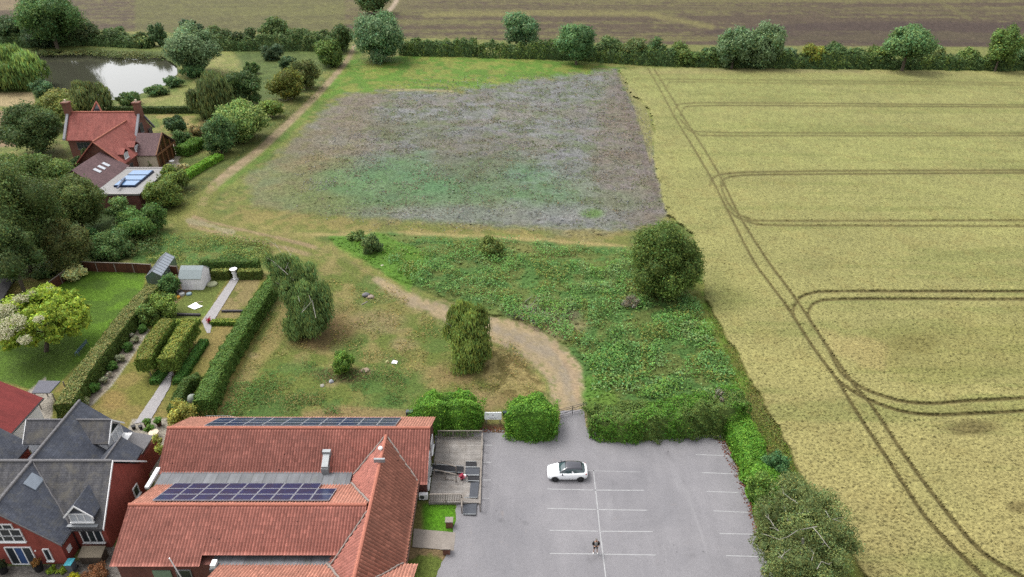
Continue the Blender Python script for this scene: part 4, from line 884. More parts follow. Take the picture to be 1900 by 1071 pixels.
# oak-framed porch with brown roof
roofq('roof', [(-76.6, 135.1, 3.0), (-71.4, 135.1, 3.0), (-71.4, 139.7, 6.2), (-76.6, 139.7, 6.2)], m_btile, mn); roofq('roof', [(-71.4, 144.2, 3.0), (-76.6, 144.2, 3.0), (-76.6, 139.7, 6.2), (-71.4, 139.7, 6.2)], m_btile, mn)
MB().box(-77.4, 135.5, 0, -71.9, 143.8, 2.9).build('wall', m_cream, mn); MB().poly([(-71.9, 135.5, 2.9), (-71.9, 143.8, 2.9), (-71.9, 139.7, 5.9)]).build('gable_glazing', flat('bronze_glass', S(92, 66, 44), .3), mn)
mb = MB()
m_oak = flat('oak_beam', S(150, 104, 66), .7, var=.15)
mb.obox((-71.55, 135.1, 2.9), (-71.55, 139.7, 6.1), .2, .25); mb.obox((-71.55, 139.7, 6.1), (-71.55, 144.2, 2.9), .2, .25); mb.box(-71.7, 135.3, 2.75, -71.4, 144, 3.0)
for y_ in (135.5, 137.6, 139.7, 141.8, 143.8): mb.box(-71.7, y_ - .1, 0, -71.45, y_ + .1, 2.95 + max(0, 2.9 - abs(y_ - 139.7) * .75))
mb.build('timber_frame', m_oak, mn); MB().box(-71.85, 136, .1, -71.75, 143.4, 2.7).build('glazing', MATS['bronze_glass'], mn)
for o_, w_, h_, c_, mt in (((-90.4, 140.98, 2.4), 2.6, 1.3, 4, m_sridge), ((-88.6, 140.98, .4), 1.5, 1.3, 2, m_sridge)): window(mn, o_, (1, 0, 0), w_, h_, c_, 2, out=(0, -1, 0), mat=mt)
for y_, z_, h_ in ((142.4, 5.4, 1.8), (145.6, 3.6, 1.6)): window(mn, (-77.2, y_, z_), (0, 1, 0), 1.1, h_, 2, 2, out=(1, 0, 0), mat=m_sridge)
window(mn, (-75.79, 131.5, .8), (0, 1, 0), 1.8, 1.4, 2, 1, out=(1, 0, 0), mat=m_sridge)
MB().box(-70.2, 115.17, .9, -69.6, 115.19, 1.7).build('window', m_dark, mn)
# ---------------------------------------------------------------- white shed, greenhouse, lean-to canopy
def px3(x, y, z): return Vector(G(x, y, z))
f0 = px3(338, 538, 0); f1 = px3(377, 538, 0); dY = 3.2
sh = empty('garden_shed', tuple((f0 + f1) / 2), 'white weatherboarded garden shed with pale grey-green curved roof', 'shed')
x0, x1, y0 = f0.x, f1.x, f0.y; H_ = 1.9
m_clap = tile_mat('white_boards', S(222, 218, 222, 1.0), S(214, 210, 214, 1.0), 4, .15, S(176, 172, 178, .8), .012, dark=.06)
MB().box(x0, y0, 0, x1, y0 + dY, H_).poly([(x1, y0, H_), (x1, y0 + dY, H_), (x1, y0 + dY * .72, H_ + .75), (x1, y0 + dY * .52, H_ + 1.14), (x1, y0 + dY * .3, H_ + .8)]).poly([(x0, y0 + dY, H_), (x0, y0, H_), (x0, y0 + dY * .3, H_ + .8), (x0, y0 + dY * .52, H_ + 1.14), (x0, y0 + dY * .72, H_ + .75)]).build('wall', m_clap, sh)
m_shr = flat('pale_roof_felt', S(168, 180, 182), .8, var=.08)
mb = MB(); pr = [(-.12, H_ - .05), (.3 * dY, H_ + .85), (.52 * dY, H_ + 1.2), (.72 * dY, H_ + .8), (dY + .12, H_ - .05)]
for i in range(4): (a_, za), (b_, zb) = pr[i], pr[i + 1]; mb.slab([(x0 - .12, y0 + a_, za), (x1 + .12, y0 + a_, za), (x1 + .12, y0 + b_, zb), (x0 - .12, y0 + b_, zb)], .06)
mb.build('roof', m_shr, sh)
gh = empty('greenhouse', tuple(px3(295, 525, 0)), 'glass greenhouse with pale aluminium bars at the corner of the lawn', 'greenhouse')
ga = px3(275, 530, 0); gb = px3(301, 494, 0); d = (gb - ga); L_ = d.length; d.normalize(); n_ = Vector((d.y, -d.x, 0)); wd = 2.2
def gp(u, v, z): return ga + d * u + n_ * v + Vector((0, 0, z))
m_gg = flat('hazy_glass', S(168, 178, 190), .15, var=.1, spec=.6); m_gf = flat('grey_frame', S(176, 180, 184), .4, metal=.2)
ro = MB(); fr = MB(); wa = MB()
for s_, (va, vb) in enumerate(((0, wd / 2), (wd, wd / 2))):
    ro.slab([gp(0, va, 1.5), gp(L_, va, 1.5), gp(L_, vb, 2.3), gp(0, vb, 2.3)] if s_ else [gp(L_, va, 1.5), gp(0, va, 1.5), gp(0, vb, 2.3), gp(L_, vb, 2.3)], .04)
    for i in range(9): fr.tube([gp(L_ * i / 8, va, 1.53), gp(L_ * i / 8, vb, 2.33)], .025, n=5); fr.tube([gp(L_ * i / 8, va, 0), gp(L_ * i / 8, va, 1.5)], .025, n=5)
    wa.poly([gp(0, va, 0), gp(L_, va, 0), gp(L_, va, 1.48), gp(0, va, 1.48)])
for u_ in (0, L_): wa.poly([gp(u_, 0, 0), gp(u_, wd, 0), gp(u_, wd, 1.48), gp(u_, wd / 2, 2.26), gp(u_, 0, 1.48)]); fr.tube([gp(u_, 0, 1.5), gp(u_, wd / 2, 2.32), gp(u_, wd, 1.5)], .04, n=5); fr.tube([gp(u_, .6, 0), gp(u_, .6, 1.8)], .025, n=5); fr.tube([gp(u_, 1.5, 0), gp(u_, 1.5, 1.8)], .025, n=5)
fr.tube([gp(0, wd / 2, 2.33), gp(L_, wd / 2, 2.33)], .04, n=5); ro.build('roof', m_gg, gh); wa.build('wall', flat('shaded_glass', S(110, 130, 120), .15, spec=.6), gh); fr.build('frame', m_gf, gh)
q = [px3(59, 729, 2.3), px3(92, 729, 2.3), px3(112, 707, 2.3), px3(72, 706, 2.3)]
cp = empty('garden_canopy', tuple(px3(85, 735, 0)), 'small flat grey canopy roof on posts beside the red-roofed house', 'canopy')
MB().slab(q, .12).build('roof', flat('grey_felt', S(118, 118, 128), .8), cp)
for p in q: MB().tube([(p.x * .995, p.y, 0), (p.x * .995, p.y, 2.18)], .06).build('post', m_rail, cp)
pth = px3(20, 530, 2.2)
dk = empty('dark_outbuilding', tuple(px3(18, 540, 0)), 'low dark-roofed outbuilding under the big trees', 'shed')
a_, b_, c_ = px3(-60, 540, 2), px3(26, 545, 2), px3(33, 506, 3.6)
roofq('roof', [px3(-60, 560, 2.0), px3(2, 560, 2.0), px3(32, 508, 3.2), px3(-60, 508, 3.2)], flat('dark_felt', S(62, 60, 60), .9, var=.2), dk)
MB().prism([tuple(px3(-60, 552, 0))[:2], tuple(px3(2, 552, 0))[:2], tuple(px3(30, 520, 0))[:2], tuple(px3(-60, 520, 0))[:2]], 0, 1.9).build('wall', MATS['dark_felt'], dk)
# ================================================================ VEGETATION
m_leaf = leaf_mat(); m_bark = flat('bark', S(112, 100, 86), .9, var=.25, scale=6); m_birch = flat('birch_bark', S(190, 184, 174), .8, var=.2, scale=6)
ICO = None; LEAFK = np.array([2.6, 2.5, 2.15])
def ico():
    global ICO
    if ICO is None:
        import bmesh
        bm = bmesh.new(); bmesh.ops.create_icosphere(bm, subdivisions=2, radius=1)
        ICO = (np.array([v.co[:] for v in bm.verts]), np.array([[v.index for v in f.verts] for f in bm.faces])); bm.free()
    return ICO
def unit(a): return a / (np.linalg.norm(a, axis=-1, keepdims=True) + 1e-9)
def leaf_quads(P_, N_, size, col, rg, asp=0.6, up=None):
    """one kite-shaped leaf spray per point"""
    n = len(P_); t = unit(np.cross(N_, rg.normal(size=(n, 3)))) if up is None else up
    b_ = unit(np.cross(N_, t)); s = (size * rg.uniform(.6, 1.4, n))[:, None]
    V_ = np.stack([P_ - t * s * .5, P_ + b_ * s * asp * .5 + N_ * s * .08, P_ + t * s * .5, P_ - b_ * s * asp * .5 + N_ * s * .08], 1).reshape(-1, 3)
    return V_, np.arange(4 * n).reshape(n, 4), np.repeat(col, 4, axis=0)
def varcol(base, n, rg, v=.22, yel=.12):
    f = rg.normal(1, v, (n, 1)).clip(.45, 1.8); y = rg.normal(0, yel, n)
    c = np.array(base)[None] * f; c[:, 0] *= 1 + y * 1.2; c[:, 2] *= 1 - y * .8; return np.clip(c * LEAFK, .003, .9)
def cores(centers, radii, col, rg, squash=1.0):
    v0, f0 = ico(); VV = []; FF = []; k = 0
    for c_, r_ in zip(centers, radii):
        rr = r_ * (1 + rg.normal(0, .09, len(v0)))[:, None]
        VV.append(c_ + v0 * rr * np.array([1, 1, squash])); FF.append(f0 + k); k += len(v0)
    VV = np.concatenate(VV); FF = np.concatenate(FF); FF = np.concatenate([FF, FF[:, 2:3]], 1)
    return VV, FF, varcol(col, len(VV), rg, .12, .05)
def join(parts_):
    V_ = []; F_ = []; C_ = []; k = 0
    for v, f, c_ in parts_: V_.append(v); F_.append(f + k); C_.append(c_); k += len(v)
    return np.concatenate(V_), np.concatenate(F_), np.concatenate(C_)
def build_tris(parts_q, tri, name, parent, loc=None, mat=None):
    """leaf quads and core triangles in one mesh (triangles kept as real triangles)"""
    V1, F1, C1 = parts_q; V2, F2, C2 = tri
    V_ = np.concatenate([V1, V2]).astype(np.float32); C_ = np.concatenate([C1, C2]); o0 = np.array(origin(parent) if parent is not None else Vector(loc), dtype=np.float32)
    n1, n2 = len(F1), len(F2); me = bpy.data.meshes.new(name)
    me.vertices.add(len(V_)); me.vertices.foreach_set('co', (V_ - o0).ravel())
    li = np.concatenate([F1.ravel(), (F2[:, :3] + len(V1)).ravel()]).astype(np.int32)
    me.loops.add(len(li)); me.loops.foreach_set('vertex_index', li); me.polygons.add(n1 + n2)
    me.polygons.foreach_set('loop_start', np.concatenate([np.arange(n1) * 4, n1 * 4 + np.arange(n2) * 3]).astype(np.int32)); me.update(calc_edges=True)
    a = me.color_attributes.new('Col', 'FLOAT_COLOR', 'POINT'); c4 = np.ones((len(V_), 4), dtype=np.float32); c4[:, :3] = C_; a.data.foreach_set('color', c4.ravel())
    me.materials.append(mat or m_leaf); o = bpy.data.objects.new(name, me); COL.objects.link(o)
    if parent is not None: o.parent = parent
    else: o.location = Vector(loc)
    return o
def crown(center, rh, rv, col, seed, style='round', lobes=16, dens=1.0, leaf=None, core=.74, lumpy=1.0, wind=0.0, col2=None, f2=0.0, ground=None):
    rg = np.random.default_rng(seed); c0 = np.array(center, float); D = depth(c0[1], c0[2])
    leaf = leaf or max(.17, D * .0030); R3 = np.array([rh, rh, rv])
    i = np.arange(lobes) + .5; ph = np.arccos(1 - 2 * i / lobes); th = np.pi * (1 + 5 ** .5) * i + rg.uniform(0, 6)
    d = np.stack([np.cos(th) * np.sin(ph), np.sin(th) * np.sin(ph), np.cos(ph)], -1) + rg.normal(0, .16, (lobes, 3))
    d = unit(d); rad = rg.uniform(.46, .80, lobes)[:, None]; LC = c0 + d * R3 * rad
    rm = min(rh, (rh * rh * rv) ** (1 / 3)); LR = rm * rg.uniform(.24, .48, lobes) * lumpy * (16 / lobes) ** .25
    LC = np.vstack([LC, c0]); LR = np.append(LR, rm * .55)
    area = 4 * np.pi * (LR ** 2).sum() * .5; n = int(dens * 2.6 * area / (leaf * leaf * .5)); n = min(n, 60000)
    w_ = LR ** 2 / (LR ** 2).sum(); li = rg.choice(len(LR), n, p=w_)
    nd = unit(rg.normal(size=(n, 3)) + np.array([0, 0, .25])); rr = LR[li] * (rg.uniform(.74, 1.06, n) + (.42 if style != 'weep' else .4) * rg.random(n) ** 4)
    sq = np.array([1, 1, min(1.15, max(.7, rv / rh))])
    P_ = LC[li] + nd * rr[:, None] * sq
    out = unit((P_ - c0) / R3); keep = (nd * out).sum(1) > -.25
    for k in range(len(LR)): keep &= ~(((((P_ - LC[k]) / sq) ** 2).sum(1) < (LR[k] * .72) ** 2) & (li != k))
    if ground is not None: keep &= P_[:, 2] > ground
    P_, nd, li = P_[keep], nd[keep], li[keep]; n = len(P_)
    lobc = rg.normal(1, .18, len(LR)).clip(.62, 1.45); cc = varcol(col, n, rg) * lobc[li][:, None] * (1.35 if style == 'weep' else 1)
    if col2 is not None:
        sel = rg.random(n) < np.clip(f2 * (1.6 if f2 < 1 else 1) * (rg.random(len(LR)) ** .7)[li] * 1.3, 0, 1); cc[sel] = varcol(col2, sel.sum(), rg, .15, .05)
    if style == 'weep':
        L = rg.uniform(.4, 1.0, n) * leaf * 3.2; N_ = unit(nd * np.array([1, 1, .15]) + rg.normal(0, .3, (n, 3)) * np.array([1, 1, .2]))
        up = unit(np.stack([rg.normal(wind, .12, n), rg.normal(0, .12, n), -np.ones(n)], -1))
        P_ = P_ + up * (rg.random(n) * rv * .35)[:, None] * (nd[:, 2:3] < .5); b_ = unit(np.cross(N_, up)); hw = leaf * .28
        V_ = np.stack([P_, P_ + up * L[:, None] * .5 + b_ * hw, P_ + up * L[:, None], P_ + up * L[:, None] * .5 - b_ * hw], 1).reshape(-1, 3)
        q = (V_, np.arange(4 * n).reshape(n, 4), np.repeat(cc, 4, axis=0))
    else:
        q = leaf_quads(P_, unit(nd + rg.normal(0, .55, (n, 3))), leaf, cc, rg)
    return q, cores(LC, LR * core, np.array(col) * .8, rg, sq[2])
def fit(x0, y0, x1, y1, clear=0.0):
    """ellipsoid whose outline fills the photo box; returns ground point, centre height, radii"""
    cx, cy = (x0 + x1) / 2, (y0 + y1) / 2; rpx, rpy = (x1 - x0) / 2, (y1 - y0) / 2; zc = 2.0
    for _ in range(14):
        X, Y, _z = G(cx, cy, zc); D = depth(Y, zc); rh = rpx * D / FPX; a = math.atan2(CAM_H - zc, Y); ry = rpy * D / FPX
        t = ry * ry - (rh * math.sin(a)) ** 2; rv = math.sqrt(max(t, (.30 * rh) ** 2)) / math.cos(a) if t > 0 else .42 * rh
        rv = max(rv, .42 * rh); zc = .5 * zc + .5 * (rv * .92 + clear)
    X, Y, _z = G(cx, cy, zc); return X, Y, zc, rh, rv
def trunk(parent, base, top, r, mat=None, limbs=(), name='trunk', seed=0):
    rg = random.Random(seed); b_ = Vector(base); t = Vector(top); mb = MB()
    pts = [b_, b_.lerp(t, .35) + Vector((rg.uniform(-.1, .1), rg.uniform(-.1, .1), 0)), b_.lerp(t, .7) + Vector((rg.uniform(-.15, .15), 0, 0)), t]
    mb.tube(pts, r, r * .45, 8)
    for k in range(4):
        a = rg.uniform(0, 6.3); s_ = b_.lerp(t, rg.uniform(.35, .7)); L = (t - b_).length * rg.uniform(.3, .5)
        mb.tube([s_, s_ + Vector((math.cos(a) * L * .5, math.sin(a) * L * .5, L * .35)), s_ + Vector((math.cos(a) * L, math.sin(a) * L, L * .8))], r * .4, r * .12, 6)
    return mb.build(name, mat or m_bark, parent)
GD, GM, GL, GO = S(80, 100, 62), S(92, 116, 66), S(120, 138, 82), S(112, 116, 62)
SIL, TEA, YG = S(108, 130, 100), S(84, 118, 84), S(150, 168, 60)
def tree(box, label, col, clear=2.0, name='tree', cat='tree', group=None, seed=None, style='round', bark=None, **kw):
    X, Y, zc, rh, rv = fit(*box, clear=clear); seed = seed if seed is not None else int(box[0] * 7 + box[1] * 13) & 0xffff
    e_ = empty(name, (X, Y, 0), label, cat, group)
    q, c_ = crown((X, Y, zc), rh, rv, col, seed, style, ground=.05, **kw)
    build_tris(q, c_, 'crown', e_); trunk(e_, (X, Y, -.1), (X, Y, zc + rv * .3), max(.12, rh * .07), bark, seed=seed)
    return e_, (X, Y, zc, rh, rv)
def bush(box, label, col, name='bush', cat='bush', group=None, seed=None, **kw):
    X, Y, zc, rh, rv = fit(*box, clear=-.05); seed = seed if seed is not None else int(box[0] * 7 + box[1] * 13) & 0xffff
    q, c_ = crown((X, Y, zc), rh, rv, col, seed, lobes=kw.pop('lobes', 11), ground=.02, **kw)
    return tag(build_tris(q, c_, name, None, (X, Y, 0)), label, cat, group)
# ---- trees and bushes, photo boxes
for b_, c_, kw, lab in (
 ((36, -14, 140, 76), S(84, 112, 68), dict(clear=3, lobes=20), 'tall dark green tree rising behind the left end of the pond'),
 ((300, 44, 403, 134), S(98, 122, 88), dict(clear=.8, lobes=24, col2=SIL, f2=.5), 'wind-blown silvery willow at the right end of the pond'),
 ((478, 34, 536, 78), GD, dict(clear=1), 'dark round tree above the hedge right of the pond'),
 ((650, 20, 757, 114), S(88, 118, 84), dict(clear=.5, lobes=26, col2=SIL, f2=.3), 'big rounded grey-green tree where the dirt track meets the hedge'),
 ((660, -34, 722, 22), GD, dict(clear=1), 'dark tree beside the pale track beyond the hedge, cut by the top edge'),
 ((934, 25, 998, 88), S(90, 122, 86), dict(clear=2, lobes=14, col2=SIL, f2=.3), 'pale blue-green cone-topped tree standing out of the far hedge'),
 ((1034, 42, 1108, 110), S(88, 120, 80), dict(clear=2), 'mid green tree next along the hedge from the pale cone-topped one'),
 ((1330, 44, 1398, 124), S(92, 118, 82), dict(clear=1, lobes=24, col2=SIL, f2=.4), 'left half of the silvery pair of willows in the far hedge'),
 ((1384, 44, 1456, 124), S(98, 122, 84), dict(clear=1, lobes=24, col2=SIL, f2=.5), 'right half of the silvery pair of willows in the far hedge'),
 ((1642, 45, 1734, 112), S(90, 118, 78), dict(clear=4, lobes=18), 'mushroom-shaped tree with a bare waist in the far hedge'),
 ((1836, 52, 1888, 118), S(92, 116, 64), dict(clear=3), 'yellow-green upright tree near the right end of the far hedge'),
 ((1878, 66, 1960, 126), S(84, 108, 72), dict(clear=1), 'spreading tree at the right edge of the far hedge'),
 ((4, 190, 118, 284), GD, dict(clear=1, lobes=24), 'large dark rounded tree left of the manor'),
 ((58, 172, 140, 232), S(108, 118, 66), dict(clear=1), 'olive tree behind the dark rounded one beside the manor'),
 ((372, 216, 438, 286), S(78, 104, 66), dict(clear=.3, lobes=18), 'dark rounded tree at the lower end of the clump by the track'),
 ((398, 184, 494, 262), S(104, 130, 74), dict(clear=.3, lobes=26, col2=S(146, 162, 100), f2=.25), 'light-tipped spreading tree in the clump beside the track'),
 ((412, 135, 486, 196), S(76, 98, 60), dict(clear=.5), 'dark tree just right of the weeping birch by the pond lawn'),
 ((500, 124, 566, 184), S(106, 114, 58), dict(clear=.3), 'yellowish olive tree left of the track, above the light-tipped clump'),
 ((540, 112, 594, 164), S(92, 102, 62), dict(clear=.3), 'brown-green tree leaning over the upper track verge'),
 ((582, 70, 640, 122), S(90, 112, 60), dict(clear=.3), 'green tree on the left verge near the top of the track'),
 ((610, 50, 654, 92), GD, dict(clear=1), 'dark tree behind the top of the track'),
 ((-70, 300, 92, 480), S(88, 106, 62), dict(clear=4, lobes=28), 'huge dark tree at the left edge above the brown fence'),
 ((-30, 278, 118, 366), S(88, 108, 60), dict(clear=2, lobes=26), 'broad green tree at the left edge below the brown yard'),
 ((76, 318, 196, 424), S(90, 106, 62), dict(clear=1.5, lobes=26), 'wide dark tree left of the flat-roofed extension'),
 ((-40, 400, 68, 530), S(80, 98, 60), dict(clear=3, lobes=20), 'dark tree at the left edge above the outbuilding'),
 ((62, 404, 168, 500), S(90, 98, 60), dict(clear=1, lobes=20), 'dull olive tree above the corner of the brown fence'),
 ((288, 308, 348, 352), S(98, 116, 60), dict(clear=.5), 'green tree at the upper right corner of the flat roof'),
 ((262, 326, 336, 386), S(96, 114, 60), dict(clear=.3), 'bushy green tree in front of the flat-roofed extension'),
 ((1160, 408, 1300, 556), S(82, 102, 52), dict(clear=.3, lobes=34, dens=1.1), 'large round solitary tree between the scrub and the corn'),
):
    tree(b_, lab, c_, **kw)
for b_, c_, lab in (
 ((-20, 28, 54, 84), S(74, 94, 64), 'dark bush at the far left behind the pond'),
 ((40, 46, 110, 88), S(72, 92, 66), 'dark bush under the tall tree behind the pond'),
 ((124, 40, 192, 82), S(78, 94, 64), 'wide dark bush right of the tall tree behind the pond'),
 ((184, 50, 242, 82), S(84, 104, 68), 'green bush in the row behind the pond, left of the pointed one'),
 ((240, 62, 284, 88), S(88, 106, 66), 'low green bush just left of the pointed one behind the pond'),
 ((276, 44, 310, 86), S(80, 104, 72), 'narrow pointed bush behind the pond beside the willow'),
 ((376, 50, 436, 88), S(76, 92, 58), 'dark bush right of the silvery willow'),
 ((430, 54, 486, 90), S(72, 88, 58), 'second dark bush right of the silvery willow'),
 ((334, 38, 374, 64), S(64, 84, 62), 'dark bush peeping over the silvery willow'),
 ((524, 54, 584, 90), S(78, 98, 60), 'dark bush between the round tree and the track hedge'),
 ((570, 58, 618, 92), S(84, 102, 62), 'green bush left of the dark tree behind the track'),
 ((482, 82, 526, 112), S(80, 100, 76), 'grey-green bush in the meadow right of the pond'),
 ((518, 104, 550, 128), S(66, 88, 60), 'small dark bush in the meadow right of the pond'),
 ((452, 114, 480, 138), S(76, 100, 58), 'small green bush by the edge of the pond lawn'),
 ((58, 148, 98, 180), S(84, 112, 80), 'green bush below the weeping willow'),
 ((84, 164, 150, 206), S(116, 122, 72), 'olive bush left of the thin tree by the pond'),
 ((304, 214, 346, 250), S(66, 90, 60), 'dark globe-shaped bush on the lawn right of the manor'),
 ((316, 242, 356, 274), S(70, 94, 58), 'low dark bush below the globe-shaped one right of the manor'),
 ((482, 186, 524, 220), S(104, 124, 64), 'bright bush between the light-tipped clump and the track'),
 ((308, 142, 342, 162), S(82, 110, 72), 'waterside bush at the foot of the silvery willow'),
 ((334, 118, 380, 146), S(78, 108, 70), 'waterside bush right of the willow trunk'),
 ((268, 160, 310, 176), S(78, 102, 64), 'low waterside bush along the near bank of the pond'),
 ((212, 178, 262, 191), S(80, 102, 62), 'low dark waterside bush beside the pond lawn'),
 ((132, 290, 156, 312), S(64, 84, 52), 'small dark bush against the manor front wall'),
 ((150, 278, 176, 302), S(76, 92, 60), 'climbing shrub on the manor front wall'),
 ((268, 292, 300, 312), S(110, 120, 76), 'pale bush in front of the porch'),
 ((326, 302, 352, 324), S(140, 136, 100), 'pale ornamental bush on the manor terrace'),
 ((352, 230, 386, 252), S(120, 112, 80), 'brownish bush on the lawn edge right of the globe-shaped bush'),
 ((108, 486, 162, 522), S(176, 182, 132), 'cream and green variegated bush at the corner of the brown fence'),
 ((216, 380, 312, 444), S(80, 108, 58), 'broad dark bush below the brick extension'),
 ((156, 430, 244, 486), S(86, 112, 68), 'dark green bush beside the fence right of the olive tree'),
 ((152, 426, 186, 462), S(66, 98, 58), 'small very dark bush left of the fence bushes'),
 ((198, 366, 250, 408), S(98, 124, 76), 'pale-leaved bush against the brick extension'),
 ((200, 404, 250, 440), S(104, 120, 84), 'grey-green bush above the fence bushes'),
 ((60, 494, 100, 520), S(78, 100, 62), 'low green bush behind the left end of the brown fence'),
 ((668, 434, 708, 474), S(86, 106, 66), 'dark bush at the top of the bright green scrub'),
 ((644, 428, 680, 450), S(96, 118, 70), 'low bush left of the dark one at the top of the scrub'),
 ((888, 438, 934, 478), S(96, 112, 60), 'olive bush at the top of the nettle scrub'),
 ((612, 646, 657, 697), S(96, 128, 58), 'bright green bush on the rough grass below the leaning birch'),
 ((276, 538, 332, 594), S(110, 134, 68), 'light green bush in the garden corner left of the shed'),
 ((296, 506, 336, 548), S(76, 106, 62), 'dark bush between greenhouse and shed'),
 ((256, 560, 298, 604), S(96, 120, 64), 'green bush at the end of the long light hedge'),
 ((1414, 838, 1466, 894), S(72, 108, 70), 'dark teal bush between the hedge and the corn'),
 ((1382, 868, 1436, 940), S(98, 128, 62), 'olive green bush above the big birch'),
 ((314, 742, 362, 792), S(150, 152, 82), 'yellowish bush behind the hall'),
 ((286, 800, 308, 868), S(150, 158, 84), 'variegated climber at the left gable of the hall'),
):
    X = fit(*b_)[0]; bush(b_, lab, c_)
# weeping trees
tree((-50, 84, 78, 162), 'weeping willow at the left end of the pond', S(96, 118, 66), clear=.6, style='weep', lobes=18, name='willow_tree')
tree((122, 144, 204, 206), 'thin brownish tree standing before the pond above the manor roof', S(84, 94, 60), clear=1, style='weep', lobes=14, dens=.8, core=.6, name='tree')
e_, f_ = tree((346, 134, 434, 212), 'brown-green weeping birch with a pale trunk beside the pond lawn', S(80, 92, 58), clear=1.5, style='weep', lobes=14, bark=m_birch, name='birch_tree')
def twig(parent, px_pts, z, r=.05, mat=None, name='branch', br=2, seed=0):
    """a bare pale limb through given photo points at height z (list or number)"""
    zs = z if hasattr(z, '__len__') else [z] * len(px_pts); pts = [Vector(G(x, y, z_)) for (x, y), z_ in zip(px_pts, zs)]
    mb = MB().tube(pts, r, r * .4, 6); rg = random.Random(seed)
    for k in range(br):
        i = rg.randrange(0, len(pts) - 1); a = pts[i].lerp(pts[i + 1], rg.random()); d = (pts[i + 1] - pts[i]) * rg.uniform(.4, .8)
        d += Vector((rg.uniform(-.6, .6), rg.uniform(-.4, .4), rg.uniform(-.2, .5))) * .8; mb.tube([a, a + d * .5 + Vector((0, 0, .05)), a + d], r * .5, r * .15, 5)
    return mb.build(name, mat or m_birch, parent)
def lobed_tree(name, label, base, lobes_px, col, style='weep', cat='tree', leafk=1.0, dens=1.2, core=.62, **kw):
    """a crown of given lobes (photo x, y, radius px, height above ground)"""
    bx = G(*base); e_ = empty(name, bx, label, cat); qs = []; cs = []
    for i, (x, y, r_, z) in enumerate(lobes_px):
        c_ = G(x, y, z); D = depth(c_[1], z); rm = r_ * D / FPX
        q, c2 = crown(c_, rm, rm * kw.get('vs', 1.15), col, i * 17 + int(x), style, lobes=8, dens=dens, leaf=max(.15, D * .0027) * leafk, core=core, wind=kw.get('wind', 0), ground=.1); qs.append(q); cs.append(c2)
    build_tris(join(qs), join(cs), 'crown', e_); return e_
b1 = lobed_tree('birch_tree', 'leaning birch with white branches and dark drooping foliage beside the long clipped hedge', (560, 600), [(508, 492, 20, 6.2), (536, 498, 26, 6.6), (560, 520, 30, 6.2), (582, 548, 30, 5.4), (574, 585, 30, 3.4), (552, 560, 30, 4.6), (545, 598, 22, 2.2), (590, 584, 22, 3.0), (524, 530, 16, 5.2), (540, 545, 26, 5.2), (566, 548, 28, 5.2), (548, 520, 24, 6.0), (560, 590, 26, 2.6)], S(88, 108, 66), dens=1.0, core=.5, wind=.15)
trunk(b1, G(562, 606), G(556, 510, 6.6), .16, m_birch)
for i, (q, z) in enumerate((([(556, 560), (545, 520), (528, 478), (512, 455), (498, 446)], [5.8, 6.8, 7.6, 8, 8.2]), ([(545, 520), (520, 496), (506, 484)], 7.4), ([(560, 580), (578, 560), (566, 530)], 6.4), ([(530, 500), (540, 474), (528, 456)], 7.6), ([(586, 590), (580, 560), (572, 535)], 5.8))): twig(b1, q, z, .026, seed=i)
b2 = lobed_tree('birch_tree', 'narrow weeping birch standing on the grass beside the bend of the dirt track', (868, 688), [(858, 578, 24, 5.6), (846, 590, 22, 5.2), (884, 592, 24, 5.0), (860, 612, 34, 4.2), (888, 622, 24, 3.6), (866, 650, 34, 2.4), (894, 646, 18, 2.6), (870, 668, 26, 1.3), (832, 612, 12, 4.2)], S(98, 114, 60), dens=.9, core=.55, vs=1.3)
trunk(b2, G(868, 688), G(864, 580, 5), .16, m_birch)
b3 = lobed_tree('birch_tree', 'big birch with bare white branches overhanging the right edge of the car park', (1470, 1075), [(1480, 920, 42, 6.5), (1520, 940, 36, 6), (1440, 960, 42, 6), (1500, 975, 52, 7.2), (1545, 990, 40, 5.6), (1430, 1005, 36, 4.4), (1470, 1030, 52, 6.4), (1530, 1040, 48, 5.2), (1500, 1085, 56, 5.2), (1445, 1060, 36, 3.4), (1572, 1010, 26, 4.4), (1425, 1000, 26, 3.6), (1450, 1110, 50, 3), (1550, 1100, 46, 3), (1470, 900, 24, 5.8)], S(100, 114, 72), dens=.62, core=.42, wind=.3, style='round', leafk=.95)
trunk(b3, G(1480, 1120), G(1490, 1000, 8), .22, m_birch)
for i, q in enumerate(([(1516, 977), (1480, 984), (1462, 996), (1446, 1001), (1422, 993)], [(1508, 978), (1520, 992), (1530, 1006), (1540, 1018)], [(1480, 934), (1468, 926), (1452, 914)], [(1436, 976), (1430, 966), (1420, 957)], [(1532, 948), (1540, 962), (1560, 968)], [(1503, 952), (1494, 946), (1486, 954)], [(1450, 1034), (1456, 1026), (1468, 1018)], [(1506, 1040), (1510, 1026), (1504, 1022)], [(1516, 1056), (1524, 1042), (1540, 1048)], [(1445, 985), (1436, 980), (1428, 979)])): twig(b3, q, 8.6 if i < 2 else 8.0, .028, seed=i + 9)
cat_ = lobed_tree('catalpa_tree', 'broad yellow-green tree with white blossom on its left side, standing on the lawn', (86, 650), [(100, 560, 34, 5.2), (140, 575, 30, 4.4), (60, 560, 34, 5.4), (20, 580, 34, 5.2), (76, 590, 36, 5.6), (120, 600, 28, 4.2), (40, 615, 32, 4.6), (8, 615, 28, 4.4), (20, 640, 18, 2.6), (148, 592, 20, 3.8), (86, 545, 24, 5), (124, 560, 24, 4.8), (-8, 590, 24, 4), (60, 632, 20, 3.4), (100, 624, 18, 3.6), (136, 612, 18, 3.2)], S(134, 156, 62), style='round', leafk=1.5, dens=.8, core=.7, vs=.75)
trunk(cat_, G(86, 652), G(84, 600, 4.5), .3)
qs = []; rgc = np.random.default_rng(44)      # blossom heads
